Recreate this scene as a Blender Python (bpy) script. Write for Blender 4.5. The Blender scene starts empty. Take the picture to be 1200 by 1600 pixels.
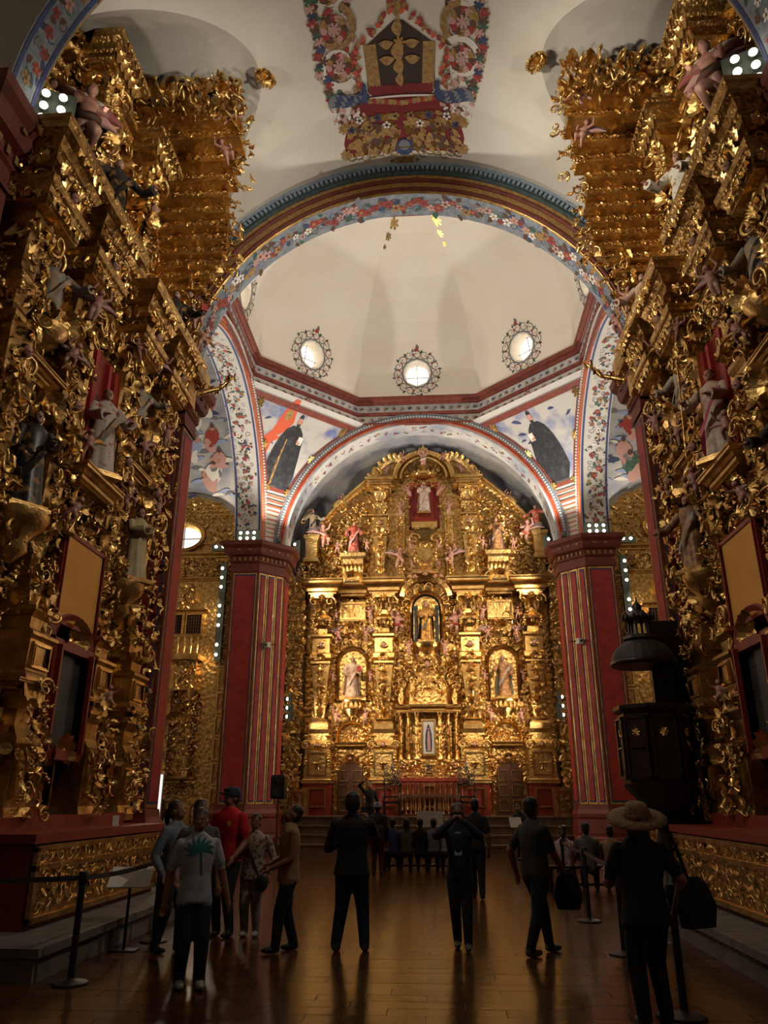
import bpy, bmesh, math, random
import numpy as np
from mathutils import Vector, Matrix, kdtree
random.seed(11)
SC = bpy.context.scene
COL = SC.collection
PI = math.pi
# ------------------------------------------------------------------ camera, world, exposure
cam_d = bpy.data.cameras.new('camera')
cam_d.sensor_fit = 'VERTICAL'; cam_d.sensor_height = 36; cam_d.lens = 27
cam_d.clip_start = .05; cam_d.clip_end = 200
cam = bpy.data.objects.new('camera', cam_d); COL.objects.link(cam)
cam.location = (.42, 0, 1.62)
cam.rotation_euler = (math.radians(110.5), 0, math.radians(3.75))
SC.camera = cam
w = bpy.data.worlds.new('daylight'); SC.world = w; w.use_nodes = True
w.node_tree.nodes['Background'].inputs[0].default_value = (.75, .85, 1, 1)
w.node_tree.nodes['Background'].inputs[1].default_value = .5
SC.view_settings.view_transform = 'Standard'; SC.view_settings.look = 'None'
SC.view_settings.exposure = 0.0; SC.view_settings.gamma = 1
SC.view_settings.use_curve_mapping = False
SC.cycles.max_bounces = 5; SC.cycles.diffuse_bounces = 3; SC.cycles.glossy_bounces = 3
SC.cycles.caustics_reflective = False; SC.cycles.caustics_refractive = False
LAMP = 1.0      # master level of the floodlights

# ------------------------------------------------------------------ materials
def S(r, g, b):
    return tuple(((c/255)/12.92 if c/255 <= .04045 else ((c/255+.055)/1.055)**2.4) for c in (r, g, b))

def mat(name, col, rough=.6, metal=0., col2=None, nscale=6., bump=0., bscale=40., spec=.5, emit=0., coat=0., vor=False, ramp=(.35, .65)):
    m = bpy.data.materials.new(name); m.use_nodes = True
    nt = m.node_tree; b = nt.nodes['Principled BSDF']
    b.inputs['Base Color'].default_value = (*col, 1); b.inputs['Roughness'].default_value = rough
    b.inputs['Metallic'].default_value = metal; b.inputs['Specular IOR Level'].default_value = spec
    if coat: b.inputs['Coat Weight'].default_value = coat; b.inputs['Coat Roughness'].default_value = .12
    if emit:
        b.inputs['Emission Color'].default_value = (*col, 1); b.inputs['Emission Strength'].default_value = emit
    tc = nt.nodes.new('ShaderNodeTexCoord')
    if col2:
        n = nt.nodes.new('ShaderNodeTexNoise'); n.inputs['Scale'].default_value = nscale; n.inputs['Detail'].default_value = 5
        nt.links.new(tc.outputs['Object'], n.inputs['Vector'])
        r = nt.nodes.new('ShaderNodeValToRGB')
        r.color_ramp.elements[0].position = ramp[0]; r.color_ramp.elements[1].position = ramp[1]
        r.color_ramp.elements[0].color = (*col, 1); r.color_ramp.elements[1].color = (*col2, 1)
        nt.links.new(n.outputs['Fac'], r.inputs[0]); nt.links.new(r.outputs[0], b.inputs['Base Color'])
    if bump:
        if vor:
            n2 = nt.nodes.new('ShaderNodeTexVoronoi'); n2.feature = 'SMOOTH_F1'; out = n2.outputs['Distance']
        else:
            n2 = nt.nodes.new('ShaderNodeTexNoise'); n2.inputs['Detail'].default_value = 3; out = n2.outputs['Fac']
        n2.inputs['Scale'].default_value = bscale
        nt.links.new(tc.outputs['Object'], n2.inputs['Vector'])
        bp = nt.nodes.new('ShaderNodeBump'); bp.inputs['Strength'].default_value = bump; bp.inputs['Distance'].default_value = .03
        nt.links.new(out, bp.inputs['Height']); nt.links.new(bp.outputs[0], b.inputs['Normal'])
    return m

GOLD = mat('gold_leaf', (.86, .59, .23), .27, 1, (.62, .36, .11), 5, .25, 30)
GOLDF = mat('gold_flat', (.84, .57, .22), .42, 1, (.58, .34, .11), 3, .5, 14, vor=True)
GOLDR = mat('gold_relief', (.80, .53, .20), .38, 1, (.42, .23, .07), 9, 1.0, 9, vor=True)
GOLDD = mat('gold_worn', (.70, .46, .17), .38, 1, (.40, .23, .08), 4, .3, 25)
SKIN = mat('painted_flesh', S(196, 150, 130), .45, 0, S(178, 120, 104), 7)
SKINP = mat('skin', S(150, 100, 75), .55, 0, S(140, 88, 66), 9)
HAIRD = mat('dark_hair', (.012, .008, .006), .5)
RED = mat('red_panel', S(184, 60, 50), .6, 0, S(156, 46, 40), 3.5, .1, 60)
REDW = mat('red_wood', S(150, 52, 30), .5, 0, S(120, 38, 22), 5, .1, 40)
REDS = mat('salmon_trim', S(190, 92, 62), .6, 0, S(170, 78, 52), 6)
REDB = mat('brown_red_trim', S(128, 58, 42), .6, 0, S(104, 46, 34), 6)
BLUE = mat('blue_line', S(62, 74, 120), .7, 0, S(50, 58, 98), 10)
BLUEP = mat('pale_blue', S(150, 165, 178), .7, 0, S(125, 142, 158), 12)
GREEND = mat('dark_green_trim', S(74, 92, 92), .7, 0, S(52, 68, 70), 14, .3, 40)
PLASTER = mat('white_plaster', S(226, 218, 204), .85, 0, S(216, 206, 190), .7, .06, 14)
DOMEP = mat('dome_plaster', S(236, 228, 216), .85, 0, S(230, 220, 206), .6, .05, 9)
PAINTBG = mat('painted_ground', S(196, 194, 190), .8, 0, S(166, 168, 172), 3)
PAINTGREY = mat('painted_vault_grey', S(150, 146, 142), .85, 0, S(92, 96, 104), .9, ramp=(.4, .62))
SKYP = mat('painted_sky', S(186, 180, 172), .8, 0, S(98, 112, 158), 1.3, ramp=(.48, .70))
CREAMW = mat('cream_band', S(196, 190, 180), .8, 0, S(196, 190, 182), 5)
STONE = mat('grey_stone', S(116, 108, 100), .8, 0, S(92, 86, 80), 4, .2, 30)
STONES = mat('step_stone', S(120, 96, 74), .6, 0, S(92, 72, 56), 3, .15, 20)
WOODD = mat('dark_wood', (.020, .011, .007), .38, 0, (.012, .006, .004), 8, .1, 40)
WOODB = mat('brown_wood', S(96, 58, 32), .5, 0, S(70, 40, 22), 6)
BLACK = mat('black_metal', (.008, .008, .009), .55)
BLACKP = mat('black_paint', (.014, .014, .017), .7, 0, (.05, .055, .06), 5, ramp=(.45, .75))
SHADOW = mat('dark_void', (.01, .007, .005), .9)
P_RED = mat('paint_red', S(160, 68, 56), .8, 0, S(150, 44, 40), 12)
P_PINK = mat('paint_pink', S(196, 150, 140), .8)
P_BLUE = mat('paint_blue', S(66, 76, 112), .8, 0, S(48, 56, 88), 10)
P_GREEN = mat('paint_green', S(74, 104, 86), .8, 0, S(54, 80, 68), 10)
P_OCHRE = mat('paint_ochre', S(176, 140, 82), .8, 0, S(140, 100, 60), 12)
P_BROWN = mat('paint_brown', S(92, 64, 50), .8)
P_WHITE = mat('paint_white', S(224, 216, 206), .8)
P_GREY = mat('paint_grey', S(118, 118, 122), .8)
P_ORANGE = mat('paint_orange', S(206, 90, 58), .8)
PANE = mat('day_pane', (1.0, .94, .80), .4, emit=1.7)
BULB = mat('lit_bulb', (1.0, .90, .72), .4, emit=7)
LAMPG = mat('lamp_housing', S(92, 100, 90), .7)
WHITEP = mat('white_plastic', S(225, 225, 222), .5)
PAPER = mat('paper', S(222, 218, 208), .8)

# ------------------------------------------------------------------ mesh building
class MB:
    def __init__(s, M=None):
        s.V = []; s.F = []; s.n = 0; s.M = M
    def add(s, V, F, m=0, sm=False):
        V = np.asarray(V, float).reshape(-1, 3)
        if s.M is not None:
            A = np.asarray(s.M, float); V = V @ A[:3, :3].T + A[:3, 3]
        if isinstance(F, np.ndarray): s.F.append((F + s.n, m, sm))
        else:
            by = {}
            for f in F: by.setdefault(len(f), []).append(f)
            for k, fs in by.items(): s.F.append((np.array(fs, int) + s.n, m, sm))
        s.V.append(V); s.n += len(V)
    def box(s, x0, x1, y0, y1, z0, z1, m=0):
        s.add([(x0,y0,z0),(x1,y0,z0),(x1,y1,z0),(x0,y1,z0),(x0,y0,z1),(x1,y0,z1),(x1,y1,z1),(x0,y1,z1)],
              np.array([(0,3,2,1),(4,5,6,7),(0,1,5,4),(1,2,6,5),(2,3,7,6),(3,0,4,7)]), m)
    def prism(s, poly, y0, y1, m=0):               # outline in (x,z), extruded in y
        n = len(poly)
        V = [(x, y0, z) for x, z in poly] + [(x, y1, z) for x, z in poly]
        F = [tuple(range(n)), tuple(range(2*n-1, n-1, -1))] + [((i+1) % n, i, i+n, (i+1) % n+n) for i in range(n)]
        s.add(V, F, m)
    def slab(s, poly, z0, z1, m=0):                # outline in (x,y), extruded in z
        n = len(poly)
        V = [(x, y, z0) for x, y in poly] + [(x, y, z1) for x, y in poly]
        F = [tuple(range(n-1, -1, -1)), tuple(range(n, 2*n))] + [(i, (i+1) % n, (i+1) % n+n, i+n) for i in range(n)]
        s.add(V, F, m)
    def grid(s, A, m=0, cu=False, cv=False, sm=True):
        A = np.asarray(A, float); nu, nv = A.shape[:2]
        iu = np.arange(nu if cu else nu-1); iv = np.arange(nv if cv else nv-1)
        I, J = np.meshgrid(iu, iv, indexing='ij'); I2 = (I+1) % nu; J2 = (J+1) % nv
        F = np.stack([I*nv+J, I2*nv+J, I2*nv+J2, I*nv+J2], -1).reshape(-1, 4)
        s.add(A.reshape(-1, 3), F, m, sm)
    def lathe(s, prof, n=16, c=(0, 0, 0), m=0, sm=True, sx=1, sy=1):
        a = np.arange(n)*2*PI/n
        P = np.array(prof, float)
        A = np.stack([c[0]+sx*P[:, 0, None]*np.cos(a), c[1]+sy*P[:, 0, None]*np.sin(a), c[2]+P[:, 1, None]+0*a], -1)
        s.grid(A[:, ::-1], m, cv=True, sm=sm)
        k = len(prof)
        s.add(A[0], [tuple(range(n))[::-1]], m); s.add(A[-1], [tuple(range(n))], m)
    def stack(s, secs, c=(0, 0), m=0):             # rectangular loft: (hx, hy, z)
        V = []
        for hx, hy, z in secs:
            V += [(c[0]-hx, c[1]-hy, z), (c[0]+hx, c[1]-hy, z), (c[0]+hx, c[1]+hy, z), (c[0]-hx, c[1]+hy, z)]
        n = len(secs); F = [(0, 3, 2, 1), (4*n-4, 4*n-3, 4*n-2, 4*n-1)]
        for i in range(n-1):
            for k in range(4): F.append((4*i+k, 4*i+(k+1) % 4, 4*i+4+(k+1) % 4, 4*i+4+k))
        s.add(V, F, m)
    def tube(s, pts, r, n=8, m=0, sm=True, caps=True, sq=None):
        P = np.array(pts, float); k = len(P)
        R = np.full(k, r, float) if np.isscalar(r) else np.array(r, float)
        T = np.gradient(P, axis=0); T /= np.linalg.norm(T, axis=1)[:, None]+1e-9
        up = np.array([0, 0, 1.]) if abs(T[0, 2]) < .9 else np.array([0, 1., 0])
        A = np.zeros((k, n, 3)); a = np.arange(n)*2*PI/n
        prev = None
        for i in range(k):
            if prev is None: u = np.cross(up, T[i])
            else: u = prev - T[i]*(prev @ T[i])
            u /= np.linalg.norm(u)+1e-9; prev = u; v = np.cross(T[i], u)
            A[i] = P[i] + R[i]*(np.cos(a)[:, None]*u + np.sin(a)[:, None]*v)
        s.grid(A, m, cv=True, sm=sm)
        if caps: s.add(A[0], [tuple(range(n))[::-1]], m); s.add(A[-1], [tuple(range(n))], m)
    def sweep(s, path, prof, m=0, closed=False, sm=False):   # plan path (x,y); profile (offset right of travel, z)
        P = np.array(path, float); n = len(P); A = np.zeros((n, len(prof), 3))
        for i in range(n):
            a = P[i]-P[i-1] if (i > 0 or closed) else P[1]-P[0]
            b = P[(i+1) % n]-P[i] if (i < n-1 or closed) else P[-1]-P[-2]
            na = np.array([a[1], -a[0]])/np.linalg.norm(a); nb = np.array([b[1], -b[0]])/np.linalg.norm(b)
            nn = (na+nb); nn /= max(1e-6, 1+na @ nb)
            for j, (d, z) in enumerate(prof): A[i, j] = (*(P[i]+nn*d), z)
        s.grid(A, m, cu=closed, sm=sm)
        if not closed:
            k = len(prof); s.add(A[0], [tuple(range(k))], m); s.add(A[-1], [tuple(range(k))[::-1]], m)
    def arc(s, prof, cz=10.06, n=56, m=0, t0=0, t1=PI, sm=True):     # profile (r, y) swept over a half circle in xz
        t = np.linspace(t0, t1, n); P = np.array(prof, float)
        A = np.stack([P[:, 0]*np.cos(t)[:, None], P[:, 1]+0*t[:, None], cz+P[:, 0]*np.sin(t)[:, None]], -1)
        s.grid(A, m, sm=sm)
    def ball(s, c, r, m=0, n=8, k=6):
        r = (r, r, r) if np.isscalar(r) else r
        t = np.linspace(-PI/2+.12, PI/2-.12, k); a = np.arange(n)*2*PI/n
        A = np.stack([c[0]+r[0]*np.cos(t)[:, None]*np.cos(a), c[1]+r[1]*np.cos(t)[:, None]*np.sin(a), c[2]+r[2]*np.sin(t)[:, None]+0*a], -1)
        s.grid(A[:, ::-1], m, cv=True); s.add(A[0], [tuple(range(n))], m); s.add(A[-1], [tuple(range(n))[::-1]], m)
    def tpl(s, T, A, m=None):                      # add a template through a 4x4 matrix
        A = np.asarray(A)
        V, F = T
        V2 = V @ A[:3, :3].T + A[:3, 3]
        for f, mm, sm in F: pass
        if s.M is not None:
            B = np.asarray(s.M, float); V2 = V2 @ B[:3, :3].T + B[:3, 3]
        for f, mm, sm in F: s.F.append((f + s.n, mm if m is None else m, sm))
        s.V.append(V2); s.n += len(V2)
    def as_tpl(s):
        return (np.concatenate(s.V), list(s.F))
    def mesh(s, name, mats):
        V = np.concatenate(s.V); me = bpy.data.meshes.new(name)
        me.vertices.add(len(V)); me.vertices.foreach_set('co', V.ravel())
        loops = np.concatenate([f.ravel() for f, _, _ in s.F])
        tot = np.concatenate([np.full(len(f), f.shape[1]) for f, _, _ in s.F])
        mi = np.concatenate([np.full(len(f), m) for f, m, _ in s.F]); sm = np.concatenate([np.full(len(f), q) for f, _, q in s.F])
        st = np.concatenate([[0], np.cumsum(tot)[:-1]])
        me.loops.add(len(loops)); me.loops.foreach_set('vertex_index', loops.astype(np.int32))
        me.polygons.add(len(tot)); me.polygons.foreach_set('loop_start', st.astype(np.int32))
        me.polygons.foreach_set('loop_total', tot.astype(np.int32))
        me.polygons.foreach_set('material_index', mi.astype(np.int32)); me.polygons.foreach_set('use_smooth', sm.astype(bool))
        for m in (mats if isinstance(mats, (list, tuple)) else [mats]): me.materials.append(m)
        me.update(calc_edges=True); me.validate()
        return me
    def build(s, name, mats, parent=None, kind=None, loc=None):
        return link(name, s.mesh(name, mats), parent, kind, loc)

def link(name, me, parent=None, kind=None, loc=None):
    o = bpy.data.objects.new(name, me); COL.objects.link(o)
    if parent: o.parent = parent
    if kind: o['kind'] = kind
    if loc is not None: o.location = loc
    return o
def empty(name, loc=(0, 0, 0), rz=0, parent=None, kind=None):
    o = link(name, None, parent, kind, loc); o.rotation_euler = (0, 0, rz); return o
def tag(o, label, cat, group=None):
    o['label'] = label; o['category'] = cat
    if group: o['group'] = group
    return o
def TR(loc=(0, 0, 0), rot=(0, 0, 0), sc=1.):
    sc = (sc, sc, sc) if np.isscalar(sc) else sc
    return np.array(Matrix.LocRotScale(Vector(loc), Matrix.Rotation(rot[2], 3, 'Z') @ Matrix.Rotation(rot[1], 3, 'Y') @ Matrix.Rotation(rot[0], 3, 'X'), Vector(sc)))
def lamp(name, loc, power, target=None, size=1.2, col=(1, .86, .66), blend=.6, radius=.12, parent=None):
    d = bpy.data.lights.new(name, 'SPOT' if target else 'POINT')
    d.energy = power*LAMP; d.color = col; d.shadow_soft_size = radius
    o = bpy.data.objects.new(name, d); COL.objects.link(o); o.location = loc
    if target:
        d.spot_size = size; d.spot_blend = blend
        o.rotation_euler = (Vector(target)-Vector(loc)).to_track_quat('-Z', 'Y').to_euler()
    if parent: o.parent = parent; o.matrix_parent_inverse = Matrix()
    return o

# ------------------------------------------------------------------ painted decoration: shapes mapped onto a surface
def shp_flower(n=5, r=1., c=.32):
    V = [(0, 0)]; F = []
    for i in range(n):
        a = 2*PI*i/n
        for da, rr in ((-.5, .35), (-.34, .85), (0, 1), (.34, .85)): V.append((rr*r*math.cos(a+da*2*PI/n*.95), rr*r*math.sin(a+da*2*PI/n*.95)))
    k = len(V)-1
    for i in range(n): b = 1+4*i; F.append((0, b, b+1, b+2)); F.append((0, b+2, b+3, 1+(4*i+4) % k))
    return np.array(V), F
def shp_leaf(w=.3):
    t = np.linspace(0, 1, 6); V = []
    for x in t: ww = w*math.sin(PI*min(1, x*.95+.05)); V += [(x-.5, ww+.12*math.sin(PI*x)), (x-.5, -ww+.12*math.sin(PI*x))]
    return np.array(V), [(2*i, 2*i+1, 2*i+3, 2*i+2) for i in range(5)]
def shp_curl(turn=1.2, w=.11, n=14):
    V = []
    for i in range(n):
        t = i/(n-1); a = t*turn*2*PI; r = .5*(1-.72*t); ww = w*(1-.5*t)
        V += [((r+ww/2)*math.cos(a), (r+ww/2)*math.sin(a)), ((r-ww/2)*math.cos(a), (r-ww/2)*math.sin(a))]
    return np.array(V), [(2*i, 2*i+1, 2*i+3, 2*i+2) for i in range(n-1)]
def shp_disc(n=10):
    return np.array([(math.cos(2*PI*i/n), math.sin(2*PI*i/n)) for i in range(n)]), [tuple(range(n))]
FLW, FLW6, LF, CURL, DISC = shp_flower(), shp_flower(7), shp_leaf(), shp_curl(), shp_disc()
def decal(mb, surf, a, b, size, rot, shp, m, off=.006, sx=1.):
    V, F = shp; c, s_ = math.cos(rot), math.sin(rot)
    pts = [surf(a+size*(c*x*sx-s_*y), b+size*(s_*x*sx+c*y), off) for x, y in V]
    mb.add(pts, F, m)
def strip(mb, surf, rows, m, off=.006, n=10, k=1):   # painted shape given by rows (b, a_left, a_right)
    R = np.array(rows, float); o = np.argsort(R[:, 0]); R = R[o]
    bs = np.linspace(R[0, 0], R[-1, 0], n)
    L = np.interp(bs, R[:, 0], R[:, 1]); Rr = np.interp(bs, R[:, 0], R[:, 2])
    A = [[surf(l+(r-l)*j/k, b, off) for j in range(k+1)] for b, l, r in zip(bs, L, Rr)]
    mb.grid(np.array(A), m, sm=False)
FLORA = [P_RED, P_BLUE, P_GREEN, P_OCHRE, P_WHITE, P_BROWN, P_PINK, P_GREY]
def flora(mb, surf, a0, a1, b0, b1, n, size, seed, curls=True):
    r = random.Random(seed)
    for i in range(n):
        b = b0+(b1-b0)*(i+.5)/n; mid = (a0+a1)/2; amp = (a1-a0)*.26
        a = mid+amp*math.sin(i*1.3+seed)
        sz = size*r.uniform(.7, 1.15)
        if curls: decal(mb, surf, mid-amp*math.sin(i*1.3+seed), b, sz*1.5, r.uniform(0, 6), CURL, r.choice((5, 7, 2, 1)), .004)
        for _ in range(3):
            decal(mb, surf, a+r.uniform(-1, 1)*sz*1.4, b+r.uniform(-1, 1)*sz*1.2, sz*1.3, r.uniform(0, 6), LF, r.choice((2, 5, 1, 7, 5)), .005)
        decal(mb, surf, a, b, sz*.75, r.uniform(0, 6), FLW, r.choice((0, 4, 6, 0, 3)), .007)
        decal(mb, surf, a, b, sz*.22, 0, DISC, r.choice((3, 5)), .009)
# ------------------------------------------------------------------ the setting
PAINTTR = mat('painted_vault_light', S(196, 190, 182), .85, 0, S(138, 142, 154), .8, ramp=(.4, .66))
PALEBL = mat('paint_pale_blue', S(150, 164, 196), .8)
CZ = 10.06; CY = 20.5; SQ = 5.6; RA = 4.85
FLOORM = mat('varnished_floor', S(84, 51, 27), .22, 0, S(56, 33, 17), 2.2, .12, 5, spec=.32, coat=.08)
FLOORM2 = mat('varnished_floor_light', S(96, 60, 32), .20, 0, S(66, 40, 21), 3.0, .12, 6, spec=.32, coat=.08)
mb = MB(); mb.box(-6.2, 6.2, -3, 14.6, -.3, -.012); mb.box(-12, 12, 14.6, 26.3, -.3, -.012); mb.box(-5.6, 5.6, 26.3, 30.4, -.3, -.012)
floor = mb.build('floor', WOODD, kind='structure')
pl = []
y = 4.6; row = 0
while y < 26.2:
    hw = 6.15 if y < 14.6 else 9.5
    x = -hw - (row % 3)*.32
    while x < hw:
        pl.append((max(x, -hw), min(x+.96, hw), y, min(y+.225, 26.28), random.random())); x += .966
    y += .231; row += 1
def plank(mb, p, m=0):
    x0, x1, y0, y1, _ = p; mb.box(x0, x1, y0, y1, -.012, random.uniform(-.0008, .0008), m)
near = sorted([p for p in pl if 6.2 < p[2] < 14 and abs((p[0]+p[1])/2) < 3.6], key=lambda p: p[2])[:260]
ns = set(id(p) for p in near)
for p in near:
    m_ = MB(); plank(m_, p); m_.build('plank', FLOORM if p[4] < .55 else FLOORM2, floor)
mb = MB()
for p in pl:
    if id(p) not in ns: plank(mb, p, 0 if p[4] < .55 else 1)
mb.build('plank_field', [FLOORM, FLOORM2], floor, 'stuff')

def plain(name, boxes, m, kind='structure'):
    mb = MB()
    for b in boxes: mb.box(*b)
    return mb.build(name, m, kind=kind)
plain('wall_left', [(-6.6, -6.3, -3, 14.2, 0, 15.6), (-12.3, -12, 14.2, 27, 0, 16), (-12, -6.3, 14.0, 14.2, 0, 16), (-5.95, -5.65, 27, 30.6, 0, 16)], PLASTER)
plain('wall_right', [(6.3, 6.6, -3, 14.2, 0, 15.6), (12, 12.3, 14.2, 27, 0, 16), (6.3, 12, 14.0, 14.2, 0, 16), (5.65, 5.95, 27, 30.6, 0, 16)], PLASTER)
plain('wall_back', [(-6.6, 6.6, -3.3, -3, 0, 16)], PLASTER)
plain('wall_far', [(-5.95, 5.95, 30.3, 30.6, 0, 16.2)], PAINTGREY)
plain('wall_transept', [(-12, -6.8, 26.6, 26.9, 0, 16.2), (6.8, 12, 26.6, 26.9, 0, 16.2)], PLASTER)

# nave vault: a barrel with lunettes over the bay between the two transverse arches
RV = 5.65
LC, LH, LZ0, LZ1 = 10.9, 3.3, 10.5, 15.0
def zb(X): return CZ+math.sqrt(max(0, RV*RV-X*X))
def zl(Y): return LZ0+(LZ1-LZ0)*math.sqrt(max(0, 1-((Y-LC)/LH)**2))
def groin(mb, Ys, R, zlun, outer, nx=24, M=None):
    rows = []
    for Y in Ys:
        z = zlun(Y); xc = math.sqrt(max(0, R*R-max(0, z-CZ)**2)) if z > CZ else R
        t = np.linspace(math.asin(-xc/R), math.asin(xc/R), nx)
        rows.append([(R*math.sin(q), Y, CZ+R*math.cos(q)) for q in t])
    mb.grid(np.array(rows))
    for sg in (-1, 1):
        rows = []
        for Y in Ys:
            z = zlun(Y); xc = math.sqrt(max(0, R*R-max(0, z-CZ)**2)) if z > CZ else R
            rows.append([(sg*(xc+(outer-xc)*k/6), Y, z if xc < R-1e-6 else CZ) for k in range(7)])
        mb.grid(np.array(rows))
mb = MB()
groin(mb, [LC-LH*math.cos(q) for q in np.linspace(0, PI, 49)], RV, zl, 6.35)
mb.arc([(RV, -3), (RV, 7.6)], n=40); mb.arc([(RV, 14.2), (RV, 14.9)], n=40)
mb.build('ceiling', PLASTER, kind='structure')


# transept vaults with a lunette over each side retablo, chancel vault
def zt(X): return CZ+math.sqrt(max(0, 2.45**2-(abs(X)-8.6)**2)) if abs(abs(X)-8.6) < 2.45 else CZ-1
for sg, nm in ((-1, 'ceiling_transept_left'), (1, 'ceiling_transept_right')):
    A = np.array([[0, sg, 0, 0], [1, 0, 0, CY], [0, 0, 1, 0], [0, 0, 0, 1.]])     # local x -> world Y, local y -> world X
    mb = MB(A); qs = [6.75]+[8.6-2.45*math.cos(q) for q in np.linspace(.35, PI, 30)]+[12.1]
    groin(mb, qs, 5.9, zt, 6.2)
    o = mb.build(nm, PAINTTR, kind='structure')
    tv = lambda a, b, off, sg=sg: np.array([sg*a, CY+(5.9-.03-off)*math.cos(b), CZ+(5.9-.03-off)*math.sin(b)])
    mb = MB(); rr = random.Random(60+sg); sk = lambda x, y: (x, y*.17)
    def blob(a, b, s_, m, off=.01, shp=None, rot=0, sx=1.):
        V, F = shp or FLW6; c, q = math.cos(rot), math.sin(rot); mb.add([tv(a+s_*(c*x*sx-q*y), b+s_*(q*x*sx+c*y)*.17, off) for x, y in V], F, m)
    for k in range(60): blob(rr.uniform(6.7, 9.2), rr.uniform(.35, 1.15), rr.uniform(.12, .3), rr.choice((1, 8, 7, 4, 8)), .004, LF, rr.uniform(-.5, .5), 2)
    for (a, b, s_, m1, m2) in ((7.45, .97, .32, 0, 4), (8.1, .84, .34, 4, 7), (7.5, .74, .28, 0, 6), (7.35, .58, .3, 6, 7), (7.6, .5, .36, 2 if sg > 0 else 4, 6), (8.2, .68, .3, 8, 4)):
        blob(a, b, s_*1.25, m1, .012, DISC, .4, .75); blob(a+.12, b-.06, s_*1.0, m2, .016, DISC, -.5, .6); blob(a-.05, b+.055, s_*.34, 9, .02, DISC); blob(a-.05, b+.07, s_*.3, 5, .022, DISC, 0, .9)
        for k in range(4): blob(a+rr.uniform(-.3, .3), b+rr.uniform(-.05, .05), s_*.9, rr.choice((m1, m2, 9)), .018+.002*k, LF, rr.uniform(0, 6))
    pf = mb.build('painted_figures', FLORA+[PALEBL, SKIN], o)
mb = MB(); mb.arc([(5.5, 26.9), (5.5, 30.4)], n=40); mb.build('ceiling_chancel', PAINTTR, kind='structure')

# arches
def arch_root(nm): return empty(nm, kind='structure')
def soffit_surf(R, M=None):
    def f(a, b, off):
        t = b/R; r = R-off; p = np.array([r*math.cos(t), a, CZ+r*math.sin(t), 1.])
        return (M @ p)[:3] if M is not None else p[:3]
    return f
def dress_arch(nm, M, R, y0, y1, face, rows, soff, seed, fl=True, nfl=46, fsz=.12, t0=0., blue=True):
    """soffit between y0 and y1; face = y of the moulded front, rows of (r0, r1, proud, material, round)"""
    root = arch_root(nm)
    mb = MB(M); mb.arc([(R, y0), (R, y1)]); mb.arc([(R, y0), (6.4, y0)], m=1); mb.arc([(R, y1), (6.4, y1)], m=1)
    mb.build('soffit', [soff, CREAMW], root)
    d = -1 if face == min(y0, y1) else 1
    for r0, r1, pr, m_, rd in rows:
        mb = MB(M)
        if rd:
            pf = [((r0+r1)/2-(r1-r0)/2*math.cos(q), face+d*pr*math.sin(q)) for q in np.linspace(0, PI, 7)]
        else: pf = [(r0, face), (r0, face+d*pr), (r1, face+d*pr), (r1, face)]
        mb.arc(pf, sm=rd); mb.build('moulding', m_, root)
    if fl:
        mb = MB(); sf = soffit_surf(R, M); L = PI*R; lo, hi = min(y0, y1), max(y0, y1)
        flora(mb, sf, lo+.12, hi-.12, L*.03, L*.97, nfl, fsz, seed)
        if hi-lo > .9: flora(mb, sf, lo+.35, hi+.05, L*.03, L*.97, nfl, fsz*.8, seed+5)
        mb.build('painted_flowers', FLORA, root, 'stuff')
        if blue:
            for a0 in (lo+.03, hi-.1):
                mb = MB(M); mb.arc([(R-.008, a0), (R-.008, a0+.07)]); mb.build('blue_border', BLUE, root)
    return root
def beads(root, M, r, y, n, s, m_, nm='bead_row'):
    mb = MB(M)
    for i in range(n):
        t = PI*(i+.5)/n; A = TR((r*math.cos(t), y, CZ+r*math.sin(t)), (0, PI/2-t, 0)); c = MB(); c.box(-s*.5, s*.5, -s*.4, s*.4, -s*.7, s*.7)
        mb.tpl(c.as_tpl(), A)
    mb.build(nm, m_, root, 'stuff')
PALEGREY = mat('blue_grey_ground', S(142, 146, 150), .8, 0, S(112, 120, 130), 8)
r_ = dress_arch('crossing_arch_near', None, 4.8, 14.9, 14.2, 14.2,
    [(4.8, 4.86, .05, GOLDD, True), (4.86, 4.98, .05, REDB, True), (4.98, 5.10, .03, P_OCHRE, False), (5.10, 5.22, .08, REDB, True), (5.22, 5.30, .05, P_OCHRE, False),
     (5.30, 5.42, .10, GREEND, True), (5.42, 5.58, .06, GREEND, False), (5.58, 5.68, .12, BLUEP, True)], PALEGREY, 3, nfl=84, fsz=.17, blue=False)
beads(r_, None, 5.5, 14.12, 150, .07, BLUEP)
r_ = dress_arch('nave_arch', None, 4.9, 7.6, 7.0, 7.6, [(4.9, 4.95, .04, GOLDD, True), (4.95, 5.12, .04, BLUE, False), (5.12, 5.7, .03, PALEGREY, False)], PALEGREY, 9, nfl=50, fsz=.15)
CR = [(4.85, 4.93, .04, PAINTBG, False), (4.93, 5.02, .08, REDS, True), (5.02, 5.09, .08, REDS, True), (5.09, 5.20, .05, BLUEP, False), (5.20, 5.30, .09, PALEGREY, True)]
r_ = dress_arch('chancel_arch', None, RA, 26.1, 27.0, 26.1, CR, PAINTTR, 5, nfl=40, fsz=.1, blue=False)
beads(r_, None, 5.145, 26.03, 150, .05, P_WHITE)
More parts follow.
